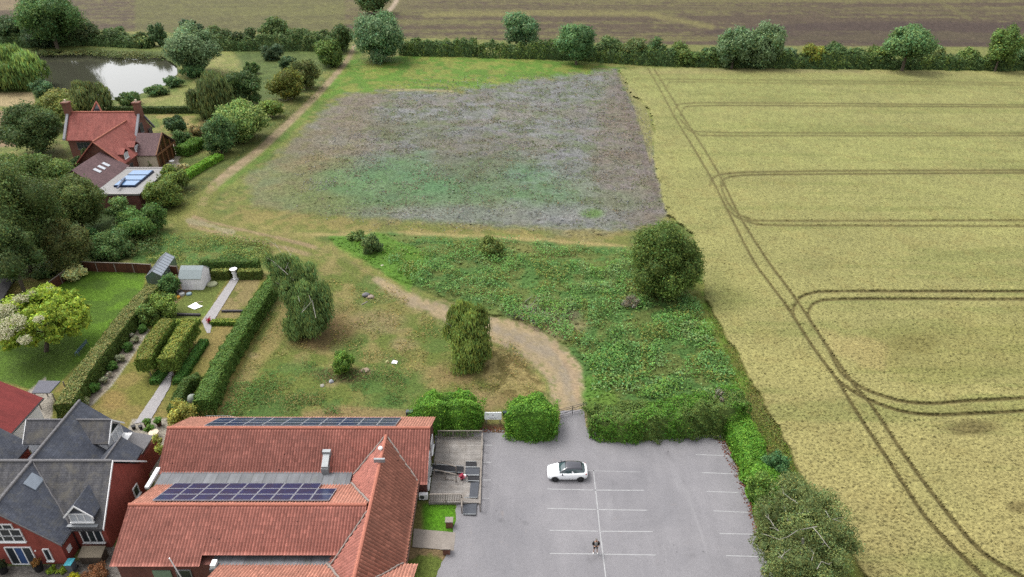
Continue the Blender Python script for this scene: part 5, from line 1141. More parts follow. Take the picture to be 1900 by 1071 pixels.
for (x, y, r_, z) in ((10, 575, 30, 6.2), (26, 600, 34, 5.9), (6, 620, 24, 5.4), (38, 555, 20, 6.6), (60, 545, 12, 6.8), (46, 630, 16, 4.9), (70, 592, 12, 6.9), (92, 536, 6, 6.6)):
    n = int(r_ * r_ * 1.2); c_ = np.array(G(x, y, z)); rr = r_ * 60 / FPX
    P_ = c_ + unit(rgc.normal(size=(n, 3))) * rr * (rgc.random((n, 1)) ** .4) * np.array([1, 1, .55]); hc = P_[rgc.integers(0, n, n)] + rgc.normal(0, .12, (n, 3)); P_ = np.where(rgc.random((n, 1)) < .7, hc, P_)
    qs.append(leaf_quads(P_, unit(rgc.normal(size=(n, 3)) + [0, 0, 1.2]), .16, varcol(S(166, 166, 148), n, rgc, .12, .02), rgc, .9))
V_, F_, C_ = join(qs); npmesh('blossom', V_, F_, m_leaf, cat_, cols=C_)
pine = empty('pine_tree', G(50, 508), 'tall bare-stemmed pine at the left above the outbuilding', 'tree'); trunk(pine, G(50, 510), G(44, 430, 6.5), .24)
q, c_ = crown(G(34, 395, 8.5), 4.6, 2.6, S(78, 100, 66), 3, lobes=18); build_tris(q, c_, 'crown', pine)
# ---------------------------------------------------------------- hedges
def hedge(name, label, pts, width, height, col, cat='hedge', rough=.12, leaf=None, group=None, z0=0.0, top=None, dens=1.0, px=True, seed=0, taper=.92, col2=None, f2=.2, lumps=0.0, topcol=None, parent=None):
    """a hedge along photo points of its foot line (px) or world points"""
    W3 = [np.array(G(*p)) if px else np.array(p, float) for p in pts]; rg = np.random.default_rng(seed + int(abs(W3[0][0]) * 31))
    seg = [np.linalg.norm(W3[i + 1] - W3[i]) for i in range(len(W3) - 1)]; L = sum(seg); D = depth(W3[0][1], 1); leaf = leaf or max(.13, D * .0026)
    hs = height if hasattr(height, '__len__') else [height] * len(W3); ws = width if hasattr(width, '__len__') else [width] * len(W3)
    cs = np.concatenate([[0], np.cumsum(seg)]); A = np.array(W3)
    def at(s): return np.stack([np.interp(s, cs, A[:, k]) for k in range(3)], -1)
    def hh(s):
        h_ = np.interp(s, cs, hs); w_ = np.interp(s, cs, ws)
        if lumps: k = (vnoise(s / 1.9 + seed, s * 0 + 3.3, 5) - .5) * 2; h_ = h_ * (1 + lumps * k); w_ = w_ * (1 + lumps * .5 * (vnoise(s / 2.3 + seed, s * 0 + 8.1, 6) - .5) * 2)
        return h_, w_
    per = 2 * np.mean(hs) + np.mean(ws); n = int(dens * 2.4 * per * (L + np.mean(ws)) / (leaf * leaf * .45)); n = min(n, 90000)
    s = rg.uniform(-.02, 1.02, n) * L; sc = np.clip(s, 0, L); p0 = at(sc); p1 = at(np.clip(sc + .3, 0, L)) - at(np.clip(sc - .3, 0, L)); t = unit(p1); nn = np.stack([-t[:, 1], t[:, 0], t[:, 2] * 0], -1)
    h_, w_ = hh(sc); u = rg.uniform(0, per, n); aL = np.mean(hs); side = np.where(u < aL, -1, np.where(u > aL + np.mean(ws), 1, 0))
    lat = np.where(side == 0, (rg.random(n) - .5) * w_, side * w_ / 2 * 1.0); zz_ = np.where(side == 0, h_, rg.random(n) * h_)
    lat = np.where(side != 0, lat * (1 - (1 - taper) * zz_ / h_), lat * taper)
    rnd_ = np.abs(lat) / (w_ / 2); zz_ = np.where(side == 0, zz_ - .12 * w_ * rnd_ ** 4 * (1 if rough > .1 else .3), zz_)
    N_ = np.where((side == 0)[:, None], np.array([0, 0, 1.0])[None], nn * side[:, None]) 
    endc = rg.random(n) < .5 * np.mean(ws) / (L + np.mean(ws)) ; e0 = endc & (rg.random(n) < .5); e1 = endc & ~e0
    for m_, q in ((e0, 0.0), (e1, L)):
        k = m_.sum(); pe = at(np.full(k, q)); sgn = -1 if q == 0 else 1
        lat[m_] = (rg.random(k) - .5) * w_[m_]; zz_[m_] = rg.random(k) * np.interp(q, cs, hs); p0[m_] = pe; N_[m_] = t[m_] * sgn
    P_ = p0 + nn * lat[:, None] + np.stack([0 * zz_, 0 * zz_, zz_ + z0], -1)
    bmp = (vnoise(P_[:, 0] * 1.3 + P_[:, 2], P_[:, 1] * 1.3 + P_[:, 2] * .7, 3) - .4) * rough * 3 + rg.normal(0, rough * .35, n); P_ = P_ + N_ * bmp[:, None]
    P_[:, 2] = np.maximum(P_[:, 2], z0 + .02); cc = varcol(col, n, rg, .2, .1)
    if col2 is not None:
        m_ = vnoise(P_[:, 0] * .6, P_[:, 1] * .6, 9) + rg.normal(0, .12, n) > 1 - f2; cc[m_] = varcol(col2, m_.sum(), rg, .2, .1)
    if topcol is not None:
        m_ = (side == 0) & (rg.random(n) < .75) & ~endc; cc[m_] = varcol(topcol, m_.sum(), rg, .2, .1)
    q = leaf_quads(P_, unit(N_ + rg.normal(0, .5, (n, 3))), leaf, cc, rg)
    # solid twiggy heart
    m = max(2, int(L / .8)); ss = np.linspace(0.04, .96, m) * L; V2 = []
    for k, s_ in enumerate(ss):
        c0 = at(np.array([s_]))[0]; tt = unit(at(np.array([min(L, s_ + .2)]))[0] - at(np.array([max(0, s_ - .2)]))[0]); n2 = np.array([-tt[1], tt[0], 0]); h2, w2 = hh(np.array([s_])); h2 = h2[0] * .93; w2 = w2[0] / 2 * .88
        V2 += [c0 - n2 * w2 + [0, 0, z0], c0 - n2 * w2 * taper + [0, 0, z0 + h2], c0 + n2 * w2 * taper + [0, 0, z0 + h2], c0 + n2 * w2 + [0, 0, z0]]
    F2 = []
    for k in range(m - 1):
        for j in range(3): a_ = k * 4 + j; F2 += [(a_, a_ + 1, a_ + 5), (a_, a_ + 5, a_ + 4)]
    F2 += [(0, 2, 1), (0, 3, 2), ((m - 1) * 4, (m - 1) * 4 + 1, (m - 1) * 4 + 2), ((m - 1) * 4, (m - 1) * 4 + 2, (m - 1) * 4 + 3)]
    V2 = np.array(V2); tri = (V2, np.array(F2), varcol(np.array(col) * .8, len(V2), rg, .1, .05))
    o = build_tris(q, tri, name, parent, None if parent is not None else tuple(W3[0]))
    return tag(o, label, cat, group) if parent is None else o
LAU, LAU2 = S(80, 120, 46), S(96, 138, 52)
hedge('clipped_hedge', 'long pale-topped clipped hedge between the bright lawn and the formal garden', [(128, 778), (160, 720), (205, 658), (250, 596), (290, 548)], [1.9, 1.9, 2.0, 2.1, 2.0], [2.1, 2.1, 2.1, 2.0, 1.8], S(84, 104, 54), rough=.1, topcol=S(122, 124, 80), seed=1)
hedge('clipped_hedge', 'long dark green clipped hedge along the right side of the formal garden', [(382, 772), (412, 702), (450, 636), (484, 580), (514, 536)], 1.9, 2.2, S(84, 112, 56), rough=.14, seed=2)
hedge('clipped_hedge', 'tall dark clipped hedge at the far end of the formal garden', [(378, 509), (484, 509)], 1.0, 2.3, S(74, 98, 48), rough=.05, seed=3)
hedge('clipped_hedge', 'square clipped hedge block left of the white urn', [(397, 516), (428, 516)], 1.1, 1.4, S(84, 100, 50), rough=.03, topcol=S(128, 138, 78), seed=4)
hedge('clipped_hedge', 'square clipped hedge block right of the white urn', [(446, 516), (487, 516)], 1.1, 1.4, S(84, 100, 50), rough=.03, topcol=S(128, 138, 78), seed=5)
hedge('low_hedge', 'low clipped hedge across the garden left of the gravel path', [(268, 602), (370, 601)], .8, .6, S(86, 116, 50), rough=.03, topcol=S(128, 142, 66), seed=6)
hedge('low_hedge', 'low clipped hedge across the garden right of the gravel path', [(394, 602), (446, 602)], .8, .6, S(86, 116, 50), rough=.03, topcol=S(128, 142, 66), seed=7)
hedge('curved_hedge', 'dark yew hedge nook around the white garden ornament', [(374, 716), (352, 722), (338, 748), (326, 778)], 1.1, 1.5, S(70, 92, 46), rough=.08, seed=8)
for i, (pp, lab, tc) in enumerate((([(278, 706), (296, 668), (322, 632)], 'raised clipped hedge on bare stems, the left one beside the gravel path', S(114, 116, 62)), ([(320, 706), (340, 668), (362, 632)], 'raised clipped hedge on bare stems, the right one beside the gravel path', S(128, 134, 66)))):
    e_ = empty('pleached_hedge', G(*pp[1]), lab, 'hedge', 'raised hedges flanking the gravel path')
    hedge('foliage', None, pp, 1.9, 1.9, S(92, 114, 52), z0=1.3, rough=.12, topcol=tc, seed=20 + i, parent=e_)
    A_ = [Vector(G(*p)) for p in pp]
    for k in range(6):
        t = (k + .5) / 6 * 2; p = A_[int(t)].lerp(A_[int(t) + 1], t - int(t)); MB().tube([(p.x, p.y, 0), (p.x, p.y, 1.4)], .07).build('stem', m_rail, e_)
hedge('low_hedge', 'low box hedge under the left raised hedge', [(288, 714), (306, 690), (330, 654), (340, 640)], 1.1, .7, S(76, 116, 56), rough=.04, seed=9); hedge('low_hedge', 'low box hedge under the right raised hedge', [(330, 714), (346, 690), (366, 660), (380, 638)], 1.1, .7, S(76, 116, 56), rough=.04, seed=10)
hedge('clipped_hedge', 'bright yellow-green clipped hedge between manor terrace and track', [(342, 334), (374, 314), (408, 296)], 1.9, 1.2, S(98, 138, 48), rough=.07, seed=11)
hedge('clipped_hedge', 'rounded dark clipped hedge beside the manor terrace', [(338, 290), (356, 282), (370, 272)], 3.0, 2.0, S(80, 112, 48), rough=.1, seed=12)
hedge('clipped_hedge', 'long straight dark hedge behind the manor lawn', [(204, 210), (300, 210), (388, 209)], 1.4, 1.5, S(66, 82, 48), rough=.05, seed=13)
hedge('laurel_bush', 'bright clipped laurel with two humps at the rear corner of the hall', [(776, 784), (794, 788), (812, 789), (826, 784), (850, 786), (872, 785), (888, 782)], [2.6, 3.8, 4.0, 3.4, 4.2, 4.0, 2.6], [2.4, 3.3, 3.6, 3.0, 3.7, 3.4, 2.3], LAU, cat='bush', rough=.3, col2=LAU2, f2=.5, seed=14, lumps=.1, taper=.68)
hedge('laurel_bush', 'bright clipped laurel between the white sign and the gate', [(944, 792), (960, 795), (986, 796), (1010, 796), (1026, 793)], [2.6, 4.0, 4.6, 4.2, 2.8], [2.3, 3.3, 3.7, 3.4, 2.3], LAU, cat='bush', rough=.3, col2=LAU2, f2=.5, seed=15, lumps=.1, taper=.68)
hedge('bramble_hedge', 'broad bramble and laurel hedge along the far edge of the car park', [(1098, 792), (1150, 800), (1210, 796), (1270, 790), (1330, 788), (1366, 776)], [3.2, 4.4, 4.2, 4.0, 4.4, 4.4], [2.0, 2.6, 2.8, 2.9, 3.1, 3.0], S(88, 110, 58), rough=.34, col2=LAU, f2=.42, seed=16, lumps=.2, taper=.75)
hedge('laurel_hedge', 'bright laurel hedge running down the right side of the car park', [(1362, 800), (1382, 838), (1400, 880), (1418, 930), (1428, 960)], [2.8, 2.9, 2.9, 2.7, 2.4], [2.2, 2.1, 2.1, 2.0, 1.8], S(80, 122, 42), rough=.2, col2=LAU2, f2=.5, seed=17, lumps=.08, taper=.85)
hd = [S(82, 104, 66), S(92, 112, 62), S(74, 96, 60), S(96, 112, 72)]
hx = [740, 800, 888, 892, 960, 1040, 1110, 1180, 1250, 1330, 1410, 1480, 1550, 1620, 1700, 1780, 1860, 1960]
hy = [104, 104, 104, 104, 106, 108, 112, 117, 120, 122, 124, 125, 126, 126, 127, 128, 130, 132]
hedge('field_hedge', 'dense dark hedgerow between the big track-side tree and the gap in the far hedge', [(746, 100), (800, 102), (884, 103)], 5, [3.6, 4.2, 4.0], hd[0], rough=.5, col2=hd[1], f2=.4, seed=30, lumps=.22, taper=.7)
hedge('field_hedge', 'long uneven dark hedgerow running right along the far side of the corn', [(x, y) for x, y in zip(hx[3:], hy[3:])], 5.5, [3.6, 3.8, 4.2, 3.2, 4.2, 3.6, 3.0, 3.4, 4.0, 4.2, 3.2, 2.6, 3.8, 3.4, 3.0], hd[2], rough=.55, col2=hd[1], f2=.45, seed=31, lumps=.3, taper=.7)
hedge('field_hedge', 'dark scrubby hedgerow between the willow and the top of the track', [(404, 92), (470, 92), (560, 92), (640, 94)], 5, [3.6, 3.8, 4.2, 4.0], hd[0], rough=.5, col2=hd[3], f2=.3, seed=32, lumps=.3, taper=.7)
hedge('field_hedge', 'dark hedgerow behind the far bank of the pond', [(-60, 86), (60, 86), (160, 82), (280, 88)], 5, [3.2, 3.2, 2.6, 2.2], hd[2], rough=.5, col2=hd[0], f2=.3, seed=33, lumps=.3, taper=.7)
for i, (x0, y0, x1, y1, c_, lab) in enumerate(((1108, 68, 1160, 112, hd[0], 'dark bush in the far hedge just right of the mid green tree'), (1150, 72, 1204, 116, hd[3], 'grey-green bush in the far hedge, second right of the mid green tree'), (1196, 72, 1236, 118, hd[2], 'dark bush in the far hedge above the end of the wheel tracks'), (1236, 84, 1300, 122, hd[1], 'dark low bush in the far hedge left of the silvery pair'), (1296, 84, 1340, 122, hd[0], 'dark bush touching the silvery pair on its left'), (1452, 84, 1478, 122, SIL, 'silver sapling at the right foot of the silvery pair'),
    (1484, 82, 1530, 126, S(122, 130, 60), 'yellow-green bush in the far hedge right of the silvery pair'), (1520, 78, 1570, 122, hd[2], 'tall dark bush right of the yellow-green one in the far hedge'), (1564, 88, 1610, 124, hd[0], 'dark bush between the tall one and the mushroom-shaped tree'), (1604, 82, 1660, 124, hd[1], 'green bush under the left of the mushroom-shaped tree'), (1716, 84, 1754, 124, hd[3], 'green bush under the right of the mushroom-shaped tree'), (1776, 92, 1812, 126, hd[1], 'green bush left of the yellow-green upright tree'))):
    bush((x0, y0, x1, y1), lab, c_)
# reeds round the pond, nettles, rough tufts, straw: things nobody could count
def scatter(name, poly, n, size, cols, hgt, seed, upr=.5, asp=.5, clump=0.0, feather=8, label=None, zb=0.0):
    rg = np.random.default_rng(seed); p = np.array(poly, float); x0, y0 = p.min(0); x1, y1 = p.max(0)
    x = rg.uniform(x0, x1, n * 3); v = rg.random(n * 3)
    d0, d1 = 1 / (y0 + 224), 1 / (y1 + 224); y = 1 / (d0 + (d1 - d0) * v ** .8) - 224     # even over the ground, a little denser near
    d = sdist(poly, x, y, 0); k = d > rg.uniform(-feather, feather, len(d)) * .5; x, y = x[k][:n], y[k][:n]
    X, Y = Gn(x, y); dn = vnoise(X * .45, Y * .45, seed); k = rg.random(len(X)) < np.clip((dn - clump) * 2.2, .04, 1); X, Y, x, y = X[k], Y[k], x[k], y[k]; n = len(X)
    h_ = hgt * (.35 + vnoise(X * .45, Y * .45, seed) * .9) * rg.uniform(.3, 1, n); D = Y * CP + CAM_H * SP; s = np.maximum(size, D * .0024)
    N_ = unit(rg.normal(0, 1, (n, 3)) * np.array([upr, upr, .3]) + np.array([0, 0, 1.0])); cc = np.zeros((n, 3)); ci = rg.integers(0, len(cols), n); pn = (vnoise(X * .16, Y * .16, seed + 5) * len(cols) * .999).astype(int); ci = np.where(rg.random(n) < .55, pn, ci)
    for j, c_ in enumerate(cols): m_ = ci == j; cc[m_] = varcol(c_, m_.sum(), rg, .2, .1)
    q = leaf_quads(np.stack([X, Y, h_ + zb], -1), N_, s, cc, rg, asp)
    return tag(npmesh(name, q[0], q[1], m_leaf, None, cols=q[2], loc=(float(X.mean()), float(Y.mean()), 0)), label, 'ground cover' if label else None, kind='stuff')
NE1, NE2, NE3 = S(92, 132, 70), S(70, 100, 52), S(104, 114, 60)
scatter('nettles', [(700, 470), (760, 452), (900, 444), (1160, 470), (1200, 520), (1290, 560), (1330, 640), (1372, 720), (1340, 745), (1100, 745), (1095, 690), (1060, 640), (980, 606), (880, 560), (790, 540), (740, 510)], 60000, .3, [NE1, NE2, S(98, 136, 82), NE3, NE1, S(108, 134, 88), S(94, 130, 62)], 1.25, 1, clump=.2, label='tangled nettles and brambles covering the ground between the track and the corn')
scatter('rough_grass', [(620, 445), (720, 440), (800, 470), (780, 530), (700, 495)], 8000, .26, [S(92, 134, 46), S(80, 116, 44)], .35, 2, label='bright green rough grass at the upper end of the scrub')
scatter('nettles', [(285, 440), (400, 436), (500, 450), (505, 488), (400, 492), (270, 486)], 9000, .28, [NE1, NE2, S(112, 124, 66), NE3], .7, 3, clump=.1, label='bramble patch behind the formal garden')
scatter('weeds', [(408, 775), (436, 700), (520, 660), (620, 680), (740, 690), (775, 740), (700, 768)], 16000, .2, [S(78, 112, 56), S(70, 98, 50), S(108, 106, 64)], .35, 4, clump=.42, label='patchy green weeds on the rough ground behind the hall')
scatter('dry_grass', [(520, 520), (700, 510), (800, 590), (960, 640), (1008, 740), (780, 740), (620, 640), (440, 700)], 16000, .2, [S(122, 116, 68), S(96, 104, 54), S(138, 124, 86)], .25, 5, clump=.35, label='dry tufted grass on the rough ground beside the dirt track')
scatter('flowers', [(738, 172), (905, 168), (1060, 142), (1140, 135), (1180, 205), (1212, 300), (1240, 402), (1120, 432), (850, 412), (640, 402), (540, 350), (640, 240)], 46000, .26, [S(106, 106, 110), S(100, 94, 82), S(90, 100, 72), S(102, 103, 108)], .4, 6, clump=.16, feather=60, label='lilac-grey wildflowers filling the field')
scatter('verge_grass', [(1300, 560), (1330, 560), (1400, 690), (1450, 800), (1480, 880), (1450, 900), (1400, 800), (1350, 690)], 7000, .22, [S(92, 112, 48), S(104, 108, 58), S(80, 100, 44)], .4, 7, label='grassy strip between the hedge and the corn')
scatter('verge_grass', [(330, 400), (250, 440), (330, 345), (400, 330), (470, 270), (560, 190), (620, 130), (630, 110), (590, 180), (480, 262), (420, 310), (380, 350)], 9000, .3, [S(84, 96, 50), S(100, 102, 58), S(72, 86, 46)], .6, 8, label='rough verge along the left side of the dirt track')
scatter('reeds', [(74, 97), (160, 95), (225, 102), (262, 101), (300, 106), (300, 111), (262, 107), (223, 108), (162, 101), (76, 103)], 5000, .5, [S(76, 90, 52), S(94, 100, 62)], 1.0, 9, label='reeds along the far bank of the pond')
scatter('undergrowth', [(-60, 380), (150, 440), (300, 400), (300, 470), (260, 480), (150, 480), (90, 515), (-60, 540)], 14000, .36, [S(62, 80, 46), S(80, 88, 52), S(74, 96, 54)], 1.3, 10, label='dark tangled undergrowth beneath the trees at the left')
scatter('fallen_leaves', [(1318, 796), (1336, 796), (1352, 830), (1380, 880), (1402, 950), (1412, 1000), (1404, 1000), (1384, 930), (1362, 880), (1340, 835)], 1600, .1, [S(112, 66, 56), S(92, 60, 50)], .01, 11, asp=.8, label='reddish fallen leaves along the right edge of the tarmac', zb=.075)
scatter('fallen_leaves', [(806, 792), (900, 794), (1036, 798), (1030, 804), (900, 802), (806, 800)], 900, .1, [S(112, 70, 60), S(98, 76, 56)], .01, 12, asp=.8, label='reddish fallen leaves at the far edge of the tarmac', zb=.075)
# ================================================================ SMALLER THINGS
def W(x, y, z=0.0): return Vector(G(x, y, z))
# ---------------------------------------------------------------- parked car
cx_, cy_, _ = G(1053, 893.5, 0); cy_ += .75
car = empty('parked_car', (cx_, cy_, 0.06), 'white three-door hatchback with a black roof parked in the marked bay', 'car')
def loft(rows, close=True):
    """rows of equal-length point lists -> mesh"""
    mb = MB(); n = len(rows[0])
    for r_ in rows: mb.v += [tuple(p) for p in r_]
    for i in range(len(rows) - 1):
        for j in range(n - 1): a = i * n + j; mb.f.append((a, a + 1, a + n + 1, a + n))
    if close: mb.f.append(tuple(range(n - 1, -1, -1))); mb.f.append(tuple((len(rows) - 1) * n + j for j in range(n)))
    return mb
def carp(x, y, z): return (cx_ + x, cy_ + y, .06 + z)
# stations: x, half width, sill z, belt z, top (bonnet/deck) z, top half width      nose at -x
st = [(-1.97, .50, .32, .46, .52, .40), (-1.93, .66, .24, .56, .64, .52), (-1.82, .76, .19, .64, .76, .62), (-1.60, .82, .17, .70, .85, .68), (-1.30, .855, .17, .76, .92, .72), (-1.0, .86, .17, .82, .98, .74), (-.78, .86, .17, .86, 1.01, .75),
      (-.3, .865, .17, .90, .97, .77), (.4, .865, .17, .93, .99, .77), (1.0, .86, .17, .96, 1.02, .75), (1.4, .845, .18, .98, 1.03, .73), (1.70, .80, .22, .98, 1.02, .68), (1.88, .72, .28, .92, .97, .6), (1.95, .64, .36, .80, .86, .54)]
rows = []
for x, hw, zs, zb, zt, tw in st:
    half = [(0, zs), (hw * .8, zs), (hw * .97, zs + .1), (hw, (zs + zb) / 2), (hw * .985, zb - .05), (tw + .04, zb + (zt - zb) * .55), (tw * .8, zt), (0, zt + .015)]
    ring = [(y, z) for y, z in half] + [(-y, z) for y, z in reversed(half[:-1])]
    rows.append([carp(x, y, z) for y, z in ring])
mcar, nt, b = nmat('white_car_paint'); b.inputs['Base Color'].default_value = (.72, .73, .74, 1); b.inputs['Roughness'].default_value = .25; b.inputs['Coat Weight'].default_value = .6
mcb, nt, b = nmat('black_car_paint'); b.inputs['Base Color'].default_value = (.02, .02, .028, 1); b.inputs['Roughness'].default_value = .15; b.inputs['Coat Weight'].default_value = 1
mcg, nt, b = nmat('car_glass'); b.inputs['Base Color'].default_value = (.03, .05, .055, 1); b.inputs['Roughness'].default_value = .06; b.inputs['Specular IOR Level'].default_value = .8
mty = flat('tyre_rubber', (.012, .012, .012), .85); mrm = flat('dark_rim', (.03, .03, .033), .4)
o = loft(rows).build('body', mcar, car, smooth=True)
# glasshouse: dark glass shell, then black roof skin
gh_ = [(-.86, .70, .97, 1.00, .66), (-.55, .72, .94, 1.20, .60), (-.2, .73, .94, 1.38, .56), (.15, .735, .96, 1.43, .555), (.8, .73, .98, 1.43, .55), (1.25, .71, 1.0, 1.36, .53), (1.55, .68, 1.0, 1.22, .5), (1.72, .64, .98, 1.02, .55)]
rows = [[carp(x, -hw, zb), carp(x, -(hw * .3 + tw * .7), zb + (zt - zb) * .65), carp(x, -tw, zt - .03), carp(x, -tw * .6, zt), carp(x, 0, zt + .012), carp(x, tw * .6, zt), carp(x, tw, zt - .03), carp(x, (hw * .3 + tw * .7), zb + (zt - zb) * .65), carp(x, hw, zb)] for x, hw, zb, zt, tw in gh_]
loft(rows).build('windows', mcg, car, smooth=True)
rf = [(-.24, 1.385, .555), (-.1, 1.415, .565), (.15, 1.445, .57), (.8, 1.445, .565), (1.25, 1.38, .545), (1.42, 1.33, .54)]
rows = [[carp(x, -tw, z - .07), carp(x, -tw * .97, z - .01), carp(x, -tw * .6, z + .012), carp(x, 0, z + .028), carp(x, tw * .6, z + .012), carp(x, tw * .97, z - .01), carp(x, tw, z - .07)] for x, z, tw in rf]
loft(rows).build('roof', mcb, car, smooth=True)
for s_ in (-1, 1):
    MB().poly([carp(.42, s_ * .742, .99), carp(.62, s_ * .742, .99), carp(.46, s_ * .69, 1.24), carp(.36, s_ * .70, 1.18)][::s_]).build('pillar_fin', mcar, car)
    mb = MB(); mb.tube([carp(-.86, s_ * .70, 1.0), carp(-.52, s_ * .61, 1.2), carp(-.2, s_ * .56, 1.385)], .035, n=6); mb.build('windscreen_pillar', mcb, car)
    mb = MB(); c_ = carp(-.55, s_ * .93, 1.0); mb.box(c_[0] - .07, c_[1] - .1, c_[2] - .06, c_[0] + .07, c_[1] + .1, c_[2] + .07); mb.build('wing_mirror', mcb, car, bevel=.03)
    MB().box(*carp(-1.88, s_ * .6 - .14, .60), *carp(-1.68, s_ * .6 + .14, .70)).build('headlight', flat('headlight_glass', (.4, .42, .45), .1, spec=.8), car, bevel=.03)
    MB().box(*carp(1.66, s_ * .7 - .08, .84), *carp(1.84, s_ * .7 + .08, .95)).build('tail_light', flat('red_lens', (.3, .01, .01), .2), car, bevel=.02)
    for wx in (-1.22, 1.24):
        t_ = MB(); w0 = carp(wx, s_ * .80, .31); n = 24
        for (r_, yy) in ((.2, -.1), (.305, -.1), (.315, -.06), (.315, .06), (.305, .09), (.2, .095)):
            t_.v += [(w0[0] + r_ * math.cos(2 * math.pi * k / n), w0[1] + s_ * yy, w0[2] + r_ * math.sin(2 * math.pi * k / n)) for k in range(n)]
        for q in range(5):
            for k in range(n): k2 = (k + 1) % n; t_.f.append((q * n + k, q * n + k2, (q + 1) * n + k2, (q + 1) * n + k))
        wh = t_.build('wheel', mty, car, smooth=True)
        r__ = MB(); base = 0
        r__.v += [(w0[0], w0[1] + s_ * .085, w0[2])] + [(w0[0] + .2 * math.cos(2 * math.pi * k / n), w0[1] + s_ * .06, w0[2] + .2 * math.sin(2 * math.pi * k / n)) for k in range(n)]
        for k in range(n): r__.f.append((0, 1 + k, 1 + (k + 1) % n))
        r__.build('rim', mrm, wh)
        a_ = MB(); n2 = 18
        for (r_, yy) in ((.335, .055), (.375, .065), (.375, .02)):
            a_.v += [(w0[0] + r_ * math.cos(math.pi * k / n2), w0[1] + s_ * yy, w0[2] + r_ * math.sin(math.pi * k / n2) * .98) for k in range(n2 + 1)]
        for q in range(2):
            for k in range(n2): a = q * (n2 + 1) + k; a_.f.append((a, a + 1, a + n2 + 2, a + n2 + 1))
        a_.build('wheel_arch', mty, car)
# ---------------------------------------------------------------- standing person
pc = W(1104.5, 1025.5, .06); per = empty('person', tuple(pc), 'standing person in a black jacket over a grey shirt, black shorts and white shoes', 'person')
def skinmesh(name, verts, edges, mat, parent, sub=1):
    me = bpy.data.meshes.new(name); me.from_pydata([v[:3] for v in verts], edges, []); o = bpy.data.objects.new(name, me); COL.objects.link(o)
    if parent is not None: o.parent = parent
    m_ = o.modifiers.new('skin', 'SKIN'); m_.use_smooth_shade = True
    for i, v in enumerate(verts):
        sv_ = me.skin_vertices[0].data[i]; sv_.radius = (v[3], v[4] if len(v) > 4 else v[3]); sv_.use_root = (i == 0)
    s_ = o.modifiers.new('sub', 'SUBSURF'); s_.levels = s_.render_levels = sub; me.materials.append(mat); return o
m_skin = flat('skin', S(206, 160, 136), .6, var=.04); m_blk = flat('black_cloth', (.012, .012, .014), .8); m_gry = flat('grey_shirt', S(186, 184, 182), .8, var=.06); m_shoe = flat('white_shoe', (.8, .8, .8), .6, var=.03); m_hair = flat('grey_hair', S(150, 146, 140), .8, var=.1)
bv = [(0, 0, .93, .1, .08), (0, 0, 1.15, .1, .07), (0, 0, 1.36, .1, .07), (0, -.01, 1.48, .07, .07), (0, -.03, 1.56, .055, .055), (0, -.05, 1.62, .075, .085), (0, -.05, 1.70, .078, .095), (0, -.04, 1.76, .055, .065),
      (-.2, 0, 1.40, .045), (-.30, -.02, 1.15, .04), (-.16, -.24, 1.08, .036), (-.09, -.30, 1.10, .03), (.2, 0, 1.40, .045), (.30, -.02, 1.15, .04), (.16, -.24, 1.08, .036), (.09, -.30, 1.10, .03),
      (-.1, 0, .86, .07), (-.13, -.01, .48, .05), (-.155, .02, .10, .042), (-.17, -.10, .05, .035), (.1, 0, .86, .07), (.13, -.01, .48, .05), (.155, .02, .10, .042), (.17, -.10, .05, .035)]
be = [(0, 1), (1, 2), (2, 3), (3, 4), (4, 5), (5, 6), (6, 7), (2, 8), (8, 9), (9, 10), (10, 11), (2, 12), (12, 13), (13, 14), (14, 15), (0, 16), (16, 17), (17, 18), (18, 19), (0, 20), (20, 21), (21, 22), (22, 23)]
skinmesh('body', bv, be, m_skin, per, 2)
skinmesh('shirt', [(0, -.012, .92, .165, .125), (0, -.012, 1.15, .155, .112), (0, -.01, 1.36, .17, .112), (0, -.01, 1.46, .09, .08)], [(0, 1), (1, 2), (2, 3)], m_gry, per, 2)
for s_ in (-1, 1):
    skinmesh('jacket_sleeve', [(s_ * .12, .03, 1.42, .075), (s_ * .21, .01, 1.39, .08), (s_ * .31, -.02, 1.15, .065), (s_ * .2, -.19, 1.09, .052)], [(0, 1), (1, 2), (2, 3)], m_blk, per, 1)
    skinmesh('jacket_side', [(s_ * .13, .02, 1.4, .06, .1), (s_ * .15, .02, 1.15, .055, .1), (s_ * .16, .02, .9, .06, .1)], [(0, 1), (1, 2)], m_blk, per, 1)
    skinmesh('shorts_leg', [(0, 0, .92, .16, .12), (s_ * .1, 0, .82, .11), (s_ * .13, 0, .52, .1)], [(0, 1), (1, 2)], m_blk, per, 1)
    skinmesh('shoe', [(s_ * .155, .05, .06, .05), (s_ * .17, -.06, .05, .052), (s_ * .195, -.17, .035, .04)], [(0, 1), (1, 2)], m_shoe, per, 1)
    for k in range(4): skinmesh('finger', [(s_ * .08, -.30 - .01 * k, 1.11 + .016 * k, .009), (s_ * .045, -.335, 1.105 + .016 * k, .008), (s_ * .02, -.33, 1.10 + .015 * k, .007)], [(0, 1), (1, 2)], m_skin, per, 1)
    skinmesh('thumb', [(s_ * .1, -.28, 1.13, .011), (s_ * .06, -.29, 1.165, .01), (s_ * .035, -.31, 1.17, .008)], [(0, 1), (1, 2)], m_skin, per, 1)
    MB().lathe((pc.x + s_ * .03, pc.y - .133, pc.z + 1.665), [(.001, -.01), (.011, 0), (.001, .01)], 8).build('eye', m_blk, per)
    MB().box(pc.x + s_ * .083 - .012, pc.y - .07, pc.z + 1.63, pc.x + s_ * .083 + .012, pc.y - .03, pc.z + 1.69).build('ear', m_skin, per, bevel=.008)
skinmesh('nose', [(0, -.135, 1.665, .01), (0, -.155, 1.635, .015), (0, -.14, 1.625, .01)], [(0, 1), (1, 2)], m_skin, per, 1)
